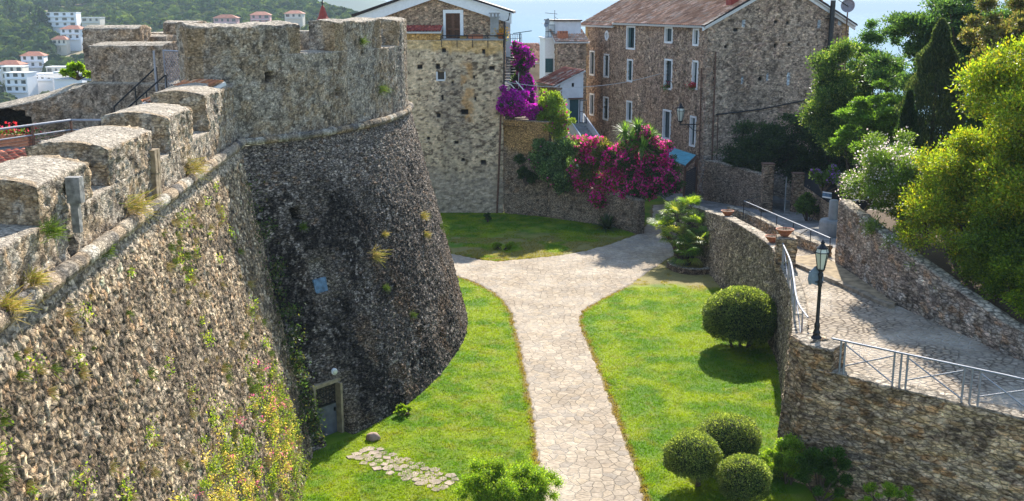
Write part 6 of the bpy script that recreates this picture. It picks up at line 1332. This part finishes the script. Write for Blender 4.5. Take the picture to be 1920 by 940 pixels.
# ---- strap leaved plants
def straps(name, lab, c, r, n, cols, w=.05, el=(.2, 1.3), parent=None, droop=.35, partname='leaves', seed=0):
    rng = np.random.default_rng(int(c[0]*37+n)+seed); V = []; F = []; C = []; k = 0; t = parent or thing(name, lab, 'plant')
    for _ in range(n):
        th = rng.uniform(0, 6.283); e = rng.uniform(*el); L = r*rng.uniform(.7, 1.1); b = np.array(c)+rng.normal(size=3)*np.array((.06, .06, .03))*r; h = np.array((math.cos(th), math.sin(th), 0)); s = np.array((-math.sin(th), math.cos(th), 0)); col = np.array(cols[rng.integers(0, len(cols))])*rng.uniform(.8, 1.2)
        for j in range(5):
            q_ = j/4; p = b+h*L*q_*math.cos(e)+np.array((0, 0, L*q_*math.sin(e)-droop*L*q_*q_)); ww = w*(1-.9*q_**2); V += [p-s*ww, p+s*ww]; C += [col, col]
            if j: F.append((k+2*j-2, k+2*j-1, k+2*j+1, k+2*j))
        k += 10
    return mesh(partname, np.array(V), np.array(F), M['leaf'], t, col=np.array(C)), t
straps('agave', 'dark strap leaved clump in the shade at the foot of the garden wall', (6.6, 70.9, .1), 1.7, 90, [(.03,.06,.025),(.05,.085,.035),(.08,.12,.06)], .06)
# ---- bougainvillea, yucca and shrubs on the garden terrace
DKG = [(.03,.06,.02),(.045,.085,.025),(.06,.11,.03)]; MAG = [(.8,.02,.25),(.9,.06,.38),(.7,.02,.3),(.9,.15,.36)]; PUR = [(.5,.01,.42),(.62,.02,.5),(.4,.01,.36),(.7,.06,.55)]
def boug(lab, spots, n, nf, fcols, gcols, thr=.5, fsz=.16, name='bougainvillea', lsz=.14, group=None, edge=.55, fedge=.93, sdn=5):
    rng = np.random.default_rng(len(spots)*31+n); t = thing(name, lab, 'flowering shrub', group); cl = []
    for (c, r) in spots:
        for _ in range(16): d = rng.normal(size=3); d /= np.linalg.norm(d); cl.append((np.array(c)+d*r*rng.uniform(.3, 1.05), r*rng.uniform(.18, .6)))
    P, d = fill(cl, n, rng, (1, 1, .85), edge); leaf_mesh('foliage', P, lsz, t, gcols, None, .5, .3, rng, out=d)
    if nf: P, d = fill(cl, nf, rng, (1, 1, .85), fedge); P = P[fbm(P, .75, 3, sdn) > thr]; leaf_mesh('blossom', P, fsz, t, fcols, M['petal'], .9, .4, rng)
    mb = MB(); b = np.array(spots[0][0])-np.array((0, 0, spots[0][1]+.5))
    for c, r in cl[::4]: mb.tube([b, (b+c)/2, c], [.05, .03, .012], 5)
    mb.build('stems', M['bark'], t); return t
def S(px, py, Y, r): return (tuple(at_y(px, py, Y)), r)
boug('dense purple bougainvillea climbing beside the outside stair', [S(975,95,80,.7),S(985,125,79.6,.75),S(978,115,80,.7),S(992,155,79,.7),S(984,180,78.5,.7),S(1000,200,78,.6),S(972,150,80,.6)], 16000, 9000, PUR, DKG, .42, .15)
boug('purple bougainvillea spilling over the top of the ochre wall', [S(950,188,76.3,.85),S(965,205,75.9,.75),S(945,205,76,.5),S(985,208,75.9,.55),S(973,190,76.3,.75),S(1000,210,76.2,.5)], 7000, 14000, PUR, DKG, .3, .15)
boug('yellow green leafy shrub right of the purple bougainvillea', [S(1030,185,76.5,.9),S(1040,210,76,1.0),S(1025,225,76,.8),S(1050,238,75.5,.9),S(1015,205,76.5,.6)], 19000, 700, MAG, [(.2,.28,.04),(.27,.34,.05),(.13,.21,.03)], .6, name='leafy_shrub', lsz=.13)
boug('pale leaved rounded shrub at the left of the terrace planting', [S(1030,290,74.5,1.15),S(1060,285,74,1.1),S(1045,325,73.8,1.1),S(1020,310,74.6,.9),S(1065,320,73.6,.9),S(1010,270,75,.5)], 20000, 700, MAG, [(.08,.15,.05),(.13,.21,.08),(.2,.28,.13),(.05,.1,.03)], .62, name='pale_shrub', lsz=.17)
boug('magenta bougainvillea with reddish leaves in the middle of the terrace planting', [S(1090,275,73.8,1.0),S(1105,300,73.3,1.1),S(1110,335,72.9,1.1),S(1130,290,73,1.1),S(1145,330,72.3,1.1),S(1130,365,72,.9),S(1160,300,72,1.0),S(1090,330,73.2,.8)], 26000, 9000, MAG, [(.14,.15,.03),(.08,.14,.025),(.2,.15,.05),(.045,.08,.02)], .43, lsz=.15)
boug('magenta bougainvillea at the right end, hanging beside the garage', [S(1180,290,71.5,1.2),S(1205,320,71,1.25),S(1235,290,71,1.1),S(1250,320,70.5,1.0),S(1190,355,70.6,1.1),S(1235,350,70.3,1.0),S(1215,265,71.3,1.0),S(1265,345,70.3,.6)], 30000, 13000, MAG, DKG, .45, lsz=.15, sdn=17)
yu = thing('yucca_tree', 'spiky yucca heads rising out of the magenta bougainvillea', 'yucca'); ycol = [(.1,.19,.04),(.15,.26,.05),(.2,.32,.07)]; mb = MB()
for i_, (px, py, Y, r) in enumerate([(1185,265,70.8,1.3),(1172,248,71.2,1.1),(1205,275,70.3,1.3),(1218,255,71,1.1),(1195,240,71.5,1.0)]):
    c = at_y(px, py, Y); straps('x', '', c, r, 110, ycol, .035, (-.7, 1.5), yu, .2, 'leaf_head', i_); mb.tube([(c[0]*.3+8.6*.7, c[1]*.3+71.5*.7, 2.2), c], [.14, .09], 7)
mb.build('trunk', M['bark'], yu)
boug('dark ivy like creeper clinging to the ochre garden wall', [S(985,325,75,.45),S(975,300,75.2,.35),S(1000,335,74.8,.4)], 3500, 0, MAG, DKG, name='creeper', lsz=.14)
nf_ = boug('violet flowering creeper trailing over the black net', [S(1545,335,61,.45),S(1562,330,60,.5),S(1578,345,58.5,.5),S(1530,325,63,.3)], 4500, 1500, [(.35,.16,.5),(.45,.22,.6)], [(.1,.17,.04),(.06,.1,.03)], .5, fsz=.12, name='violet_creeper')
shrub('pier_shrub', 'leafy shrub growing at the foot of the right gate pier', 'shrub', (18.4, 63.5, 2.9), (.8, .8, 1.0), 14, 5000, .16, MG)
shrub('young_conifer', 'small dark conifer alone on the upper lawn', 'young tree', (-1.75, 73.2, .45), (.28, .28, .5), 10, 2200, .1, DKG, shell=.2)
shrub('sunlit_weeds', 'patch of tall bright weeds at the edge of the upper lawn', 'weeds', (-.65, 64.5, .2), (.95, .7, .3), 12, 3500, .2, [(.2,.28,.03),(.14,.22,.02)], aspect=.14, up=1.2)
shrub('door_weeds', 'leafy weeds at the tower foot right of its door', 'weeds', (-4.1, 36.9, .18), (.4, .3, .22), 8, 1200, .1, BG_)
shrub('rampart_bush', 'small bright bush growing beside the shaded rampart block', 'bush', tuple(at_y(145, 133, 42)), (.6, .5, .35), 10, 2500, .13, BG_)
# planter flowers
def flowers(lab, c, rad, n, cols, nl=300):
    t = thing('flowers', lab, 'flowers', None); rng = np.random.default_rng(n); P = np.array(c)+rng.normal(size=(n, 3))*np.array(rad)*.5; leaf_mesh('blossom', P, .09, t, cols, M['petal'], .9, .5, rng); P = np.array(c)+rng.normal(size=(nl, 3))*np.array(rad)*.5-np.array((0, 0, rad[2]*.6)); leaf_mesh('foliage', P, .1, t, MG, None, .5, .5, rng)
for (a, z, lab) in ((BF.hit(1252, 161)[0], BF.hit(1252, 162)[1], 'green pot plant on the sill of a tall middle storey window'), (BF.hit(1302, 161)[0], BF.hit(1302, 162)[1], 'red geraniums on the sill of the window next to the lantern')):
    flowers(lab, BF.P(a, z+.05, .05), (.45, .35, .25), 260 if 'red' in lab else 30, [(.6,.02,.04),(.5,.02,.08)], 400)
flowers('yellow flowers in a pot on the balcony corner of the gabled house', LF.P(LF.hit(938, 60)[0], bz+.55, -.25), (.5, .3, .35), 500, [(.75,.5,.05),(.6,.35,.05)])
pt_ = thing('corner_pot', 'terracotta pot holding yellow flowers at the balcony corner', 'plant pot'); c = LF.P(LF.hit(938, 60)[0], bz+.1, -.25); MB().lathe([(0, 0), (.2, 0), (.28, .36), (.31, .37), (.31, .42), (.25, .42), (.22, .3), (0, .3)], tuple(c), 18).build('pot', M['terracotta'], pt_, True)
fb = thing('flower_trough', 'red geranium trough against the shaded wall by the court railing', 'planter'); c = at_y(12, 250, 37); MB().box((c[0], c[1], c[2]-.25), (1.7, .4, .4)).build('trough', M['terracotta'], fb)
flowers('red geraniums filling the trough by the court railing', c+np.array((0, 0, .08)), (1.3, .35, .2), 160, [(.5,.03,.03),(.55,.06,.1)], 500)
# ---- weeds rooted in the walls
def wall_weeds():
    rng = np.random.default_rng(77); V = []; F = []; C = []; k = 0; LP, LC = [], []
    straw = [(.5,.36,.15),(.55,.42,.18),(.42,.33,.12),(.35,.35,.1)]; green = [(.14,.22,.03),(.2,.28,.04),(.1,.16,.03),(.3,.32,.05)]
    for _ in range(2300):
        Y = 11+21*rng.random()**.8; z = rng.uniform(0.2, 9.8); dens_ = .22+.8*(z < 4.5)*(Y > 17)+.45*(Y > 26)*(z < 6)+.3*(z > 8.5)
        p = curtain_at(Y, z); dens_ *= 2*max(0, float(fbm(p[None], 1.6, 3, 55)[0])-.28)
        if rng.random() > dens_: continue
        s = rng.uniform(.06, .22); kind = rng.random()
        if kind < .7:
            col = straw if rng.random() < .62 else green
            for _b in range(int(16+s*120)):
                d = np.array((rng.uniform(.25, 1), rng.normal()*.55, rng.normal()*.5+.35)); d /= np.linalg.norm(d); L = s*rng.uniform(.6, 1.3); w = np.array((0, .012, .006)); c_ = np.array(col[rng.integers(0, 4)])*rng.uniform(.7, 1.2); b = p+rng.normal(size=3)*s*.25*np.array((.2, 1, 1))
                e = b+d*L-np.array((0, 0, .25*L)); V += [b-w, b+w, e+w*.4, e-w*.4]; F.append((k, k+1, k+2, k+3)); C += [c_]*4; k += 4
        else:
            m = int(20+s*240); q_ = p+np.array((.06, 0, 0))+rng.normal(size=(m, 3))*s*np.array((.35, .8, .8)); LP.append(q_); LC.append(np.array(green)[rng.integers(0, 4, m)]*rng.uniform(.8, 1.3, (m, 1)))
    # dense belt near the foot of the lit face
    for _ in range(300):
        t = rng.random(); Y = 20+10.3*t+rng.normal()*1.5; z = 1.2+2.2*rng.random()+1.9*(1-t)+rng.normal()*.5; p = curtain_at(Y, max(z, .3)); s = rng.uniform(.08, .26)
        if rng.random() > 2.6*max(0, float(fbm(p[None], 1.1, 3, 56)[0])-.3): continue
        m = int(40+s*220)
        q_ = p+np.array((.1, 0, 0))+rng.normal(size=(m, 3))*s*np.array((.4, .8, .8)); LP.append(q_); LC.append(np.array(green if rng.random() < .6 else straw)[rng.integers(0, 4, m)]*rng.uniform(.8, 1.2, (m, 1)))
    o = mesh('wall_weeds', np.array(V), np.array(F), M['leafdry'], None, col=np.array(C)); tag(o, 'dry grass tufts rooted in the battered curtain wall', 'weeds', None, 'stuff')
    P = np.concatenate(LP); Cc = np.concatenate(LC); n = len(P); o2 = leaf_mesh('wall_plants', P, .06, None, [(1, 1, 1)], M['leaf'], .5, .3, rng); c = np.ones((n*4, 4), np.float32); c[:, :3] = np.repeat(Cc, 4, 0); o2.data.color_attributes['col'].data.foreach_set('color', c.ravel())
    tag(o2, 'small leafy plants growing all over the battered curtain wall', 'weeds', None, 'stuff')
    # pink valerian
    Y = rng.uniform(17, 30.5, 60); z = rng.uniform(1.5, 5, 60)
    P = np.concatenate([curtain_at(a, b)+np.array((.25, 0, .05))+rng.normal(size=(14, 3))*.06 for a, b in zip(Y, z)]); o3 = leaf_mesh('valerian_blossom', P, .05, None, [(.6,.12,.22),(.7,.25,.32),(.6,.3,.15)], M['petal'], .9, .3, rng); tag(o3, 'scattered pink valerian blossom on the lower curtain wall', 'blossom', None, 'stuff')
wall_weeds()
def tuft(lab, p, out, s, n, cols, mat='leafdry', name='grass_tuft', cat='grass tuft', group='weeds rooted in the walls'):
    rng = np.random.default_rng(int(abs(p[0]*913+p[1]*37+p[2]*11))); V = []; F = []; C = []; out = np.array(out)
    for k in range(n):
        d = out*rng.uniform(.2, 1)+rng.normal(size=3)*.5+np.array((0, 0, .35)); d /= np.linalg.norm(d); b = np.array(p)+rng.normal(size=3)*s*.2; L = s*rng.uniform(.5, 1.2); w = np.cross(d, out+.01); w = w/max(np.linalg.norm(w), 1e-6)*.008
        e = b+d*L-np.array((0, 0, .2*L)); V += [b-w, b+w, e+w*.4, e-w*.4]; F.append((4*k, 4*k+1, 4*k+2, 4*k+3)); C += [np.array(cols[rng.integers(0, len(cols))])*rng.uniform(.75, 1.2)]*4
    return tag(mesh(name, np.array(V), np.array(F), M[mat], None, col=np.array(C)), lab, cat, group)
STR = [(.5,.4,.12),(.42,.38,.08),(.55,.42,.2),(.3,.34,.06)]; GRN = [(.12,.2,.03),(.18,.27,.04),(.09,.15,.03)]
for (px, py, s, cols, lab) in [(253, 388, .55, STR, 'big yellow tuft on the moulding below the ochre stone pair'), (360, 316, .5, STR, 'yellow green tuft where the sunlit moulding ends'), (92, 432, .3, GRN, 'green tuft on the parapet below the nearest crenel'), (62, 525, .25, STR, 'small straw tuft on the moulding near the left edge'), (12, 575, .35, STR, 'brown straw tuft on the moulding at the very left'), (195, 470, .22, GRN, 'small green tuft beside the moulding, mid left')]:
    p = at_plane(px, py, (cx(22)+.08, 22, 10), (1, .083, 0)); tuft(lab, p, (1, -.1, .2), s, 170, cols)
for (px, py, s, cols, lab) in [(709, 160, .42, GRN, 'green fern tuft low on the tower parapet'), (675, 72, .35, GRN, 'dark green tuft high on the right tower merlon')]:
    k = idx_px(px); z = 11.7 if py > 100 else 13.7; t = pin[k+3]-pin[k-3]; t /= np.linalg.norm(t); tuft(lab, (pin[k, 0], pin[k, 1], z), (t[1], -t[0], .1), s, 120, cols)
rng_ = np.random.default_rng(12)
for i_, (px, py, s, cols, lab) in enumerate([(700, 478, .5, STR, 'hanging yellow green plant in the middle of the tower face'), (790, 405, .3, STR, 'orange grass tuft high on the right of the tower'), (795, 440, .3, STR, 'orange grass tuft below another near the right tower edge'), (720, 540, .22, GRN, 'small green weed left of the tower edge tufts'), (718, 440, .22, STR, 'pale weed above the hanging tower plant'), (825, 425, .45, GRN, 'bushy weed sticking out of the right tower silhouette'), (770, 590, .2, GRN, 'small bright weed low on the tower'), (565, 425, .22, GRN, 'green weed under the small square loophole')]):
    ii, jj = tower_at(px, py); p, T, Nm = tower_frame(ii, zz[jj]); tuft(lab, p+Nm*.05, Nm, s, 150, cols)
# foliage filling the dark corner between curtain wall and tower
rg = np.random.default_rng(21); Pq = []
for _ in range(80):
    t = rg.random(); c0 = np.array((-9.3, 35.8, 9.6))*(1-t)+np.array((-6.75, 33.2, .6))*t; c0 = c0+np.array((.15, -.25, 0))+rg.normal(size=3)*.25*np.array((.4, 1, 1)); Pq.append(c0+rg.normal(size=(int(15+60*(t > .45)*rg.random()), 3))*.16)
o = leaf_mesh('corner_creeper', np.concatenate(Pq), .1, None, [(.04,.08,.025),(.06,.1,.03),(.03,.06,.02),(.1,.1,.04)], None, .45, .3, rg); tag(o, 'green creeper in the dark corner between curtain wall and round tower', 'creeper')
# rock by the tower door
c = at_z(700, 826); q = Q(); u, v = np.meshgrid(np.linspace(0, 2*np.pi, 24), np.linspace(0, np.pi, 14), indexing='ij'); S_ = np.stack([np.cos(u)*np.sin(v), np.sin(u)*np.sin(v), np.cos(v)], -1); V = S_.reshape(-1, 3); V = V*(.8+.5*fbm(V+3, .8, 3, 4)[:, None])*np.array((.24, .2, .16))+np.array((c[0], c[1], .12))
tag(mesh('rock', V, grid_faces(24, 14), flat('pink_rock', (.38, .26, .2), .9, var=.25, scale=5, bump=.01)), 'loose pinkish rock beside the tower door', 'rock')
# ---- grass
def grass(name, x0, x1, y0, y1, n, h, seed, test, lab):
    rng = np.random.default_rng(seed); x = rng.uniform(x0, x1, n); y = y0+(y1-y0)*rng.random(n)**1.25; d = path_dist(x, y)+(fbm(np.column_stack([x, y, x*0]), .3, 3, 730)-.5)*.2; m = (d > .04)&test(x, y); x, y, d = x[m], y[m], d[m]; n = len(x)
    z = lawn_h(x, y); C = lawn_col(x, y); nb = 3; V = np.zeros((n, nb, 3, 3)); Cc = np.zeros((n, nb, 3, 3))
    for b in range(nb):
        th = rng.uniform(0, 6.283, n); hh = h*(1+.8*sstep(.35, .05, d))*rng.uniform(.5, 1.25, n)*(.7+.6*fbm(np.column_stack([x, y, x*0]), .6, 2, 5)); bx_ = x+rng.normal(size=n)*.03; by_ = y+rng.normal(size=n)*.03; w = .014*rng.uniform(.7, 1.3, n); lean = rng.normal(size=(n, 2))*.6
        V[:, b, 0] = np.column_stack([bx_-w*np.cos(th), by_-w*np.sin(th), z-.005]); V[:, b, 1] = np.column_stack([bx_+w*np.cos(th), by_+w*np.sin(th), z-.005]); V[:, b, 2] = np.column_stack([bx_+hh*lean[:, 0], by_+hh*lean[:, 1], z+hh]); Cc[:, b] = (C*rng.uniform(.75, 1.35, (n, 1)))[:, None, :]
    F = np.arange(n*nb*3).reshape(-1, 3); return tag(mesh(name, V.reshape(-1, 3), F, M['grass'], None, col=np.clip(Cc.reshape(-1, 3), .01, .9)), lab, 'grass', None, 'stuff')
from_base = np.vstack([cb[20:], [(-20, 60)], [(-20, 30)]])
notower = lambda x, y: ~inpoly(x, y, [tuple(p) for p in np.vstack([cb[::4], [(-20, 62), (-20, 20), (-6.9, 20), (-6.9, 33.4)]])])
def right_ok(x, y): return x < np.interp(y, foot_l[::-1, 1], foot_l[::-1, 0])
grass('near_lawn_grass', -6, 9, 8, 27.5, 30000, .06, 8, lambda x, y: notower(x, y), 'short grass of the lawn nearest the viewer')
grass('lawn_grass', -9, 12, 27.5, 62, 160000, .05, 5, lambda x, y: notower(x, y) & right_ok(x, y) & ~((y > 55.3) & (x > 6) & (fbm(np.column_stack([x, y, x*0]), .5, 2, 9) > .3)), 'short bright green grass of the lower lawns')
grass('upper_lawn_grass', -8, 9, 62, 77, 30000, .06, 6, lambda x, y: fbm(np.column_stack([x, y, x*0]), 1.2, 3, 718) > .38, 'shaded grass of the upper lawn below the garden wall')
# ---- wooded hillside
def hillwood():
    rng = np.random.default_rng(31); n = 8200; y = 385+560*rng.random(n)**.95; q_ = rng.uniform(-.85, -.09, n); x = q_*y
    keep = np.ones(n, bool)
    for o in bpy.data.objects:
        if o.name.startswith('walls') and o.parent and o.parent.name.startswith('hillside_house'):
            v = np.array([tuple(a.co) for a in o.data.vertices]); c = v.mean(0); dq = np.abs(x/y-c[0]/c[1])*c[1]; w = np.ptp(v[:, 0])/2+2.5; keep &= ~((dq < w) & (y < c[1]+8) & (y > c[1]-38)) 
    keep &= fbm(np.column_stack([x, y, y*0]), 45, 3, 810) < .66
    x, y = x[keep], y[keep]; n = len(x); z = terr(x, y); r = rng.uniform(2.2, 5.2, n); tone = rng.random(n); m = 46
    d = rng.normal(size=(n, m, 3)); d /= np.linalg.norm(d, axis=2, keepdims=True); d[:, :, 2] = np.abs(d[:, :, 2])*.95-.1; cen = np.stack([x, y, z+r*.7], 1); P = cen[:, None]+d*(r[:, None]*rng.uniform(.75, 1.1, (n, m)))[..., None]*np.array((1, 1, .95))
    # leaf sized clumps facing outward
    P = P.reshape(-1, 3); dd = d.reshape(-1, 3); s = np.cross(dd, rng.normal(size=dd.shape)); s /= np.linalg.norm(s, axis=1, keepdims=True); t = np.cross(dd, s); dd = dd; R_ = np.repeat(r, m)[:, None]*rng.uniform(.28, .46, (n*m, 1)); j = rng.normal(size=dd.shape)*.25
    V = np.stack([P-s*R_+j, P-t*R_*.9, P+s*R_-j, P+t*R_*.9+dd*R_*.3], 1).reshape(-1, 3)
    cols = np.array([(.05,.085,.025),(.08,.12,.03),(.12,.16,.035),(.035,.06,.025),(.09,.11,.05)]); C = cols[(tone*5).astype(int)]; C = np.repeat(C, m, 0)*rng.uniform(.7, 1.35, (n*m, 1)); C = np.repeat(C, 4, 0)
    tag(mesh('hillside_wood', V, np.arange(n*m*4).reshape(-1, 4), M['farleaf'], None, col=C), 'dense wood covering the hillside across the valley', 'wood', None, 'stuff')
hillwood()
CYL = ['small dark cypress nearest the left edge of the wooded hillside', 'second small cypress from the left edge, high on the hillside', 'leftmost of the four cypresses by the large white villa', 'tallest of the four cypresses by the large white villa', 'cypress touching the left wall of the large white villa', 'shorter cypress in the middle of the row left of the villa']
for i_, (px, py, h) in enumerate([(15, 22, 13), (26, 18, 11), (62, 45, 17), (72, 48, 19), (84, 50, 15), (78, 44, 14)]):
    Y = 632 if i_ > 1 else 680; c = at_y(px, py, Y); rng = np.random.default_rng(i_); t = thing('far_cypress', CYL[i_], 'tree', 'cypresses on the hillside'); n = 400; z = rng.random(n); a = rng.uniform(0, 6.3, n); w = 2.2*np.minimum(1, (1-z)*2)**.8
    leaf_mesh('crown', np.stack([c[0]+np.cos(a)*w, c[1]+np.sin(a)*w, c[2]-h*.4+z*h], 1), 1.3, t, DK, None, .6, .8, rng)
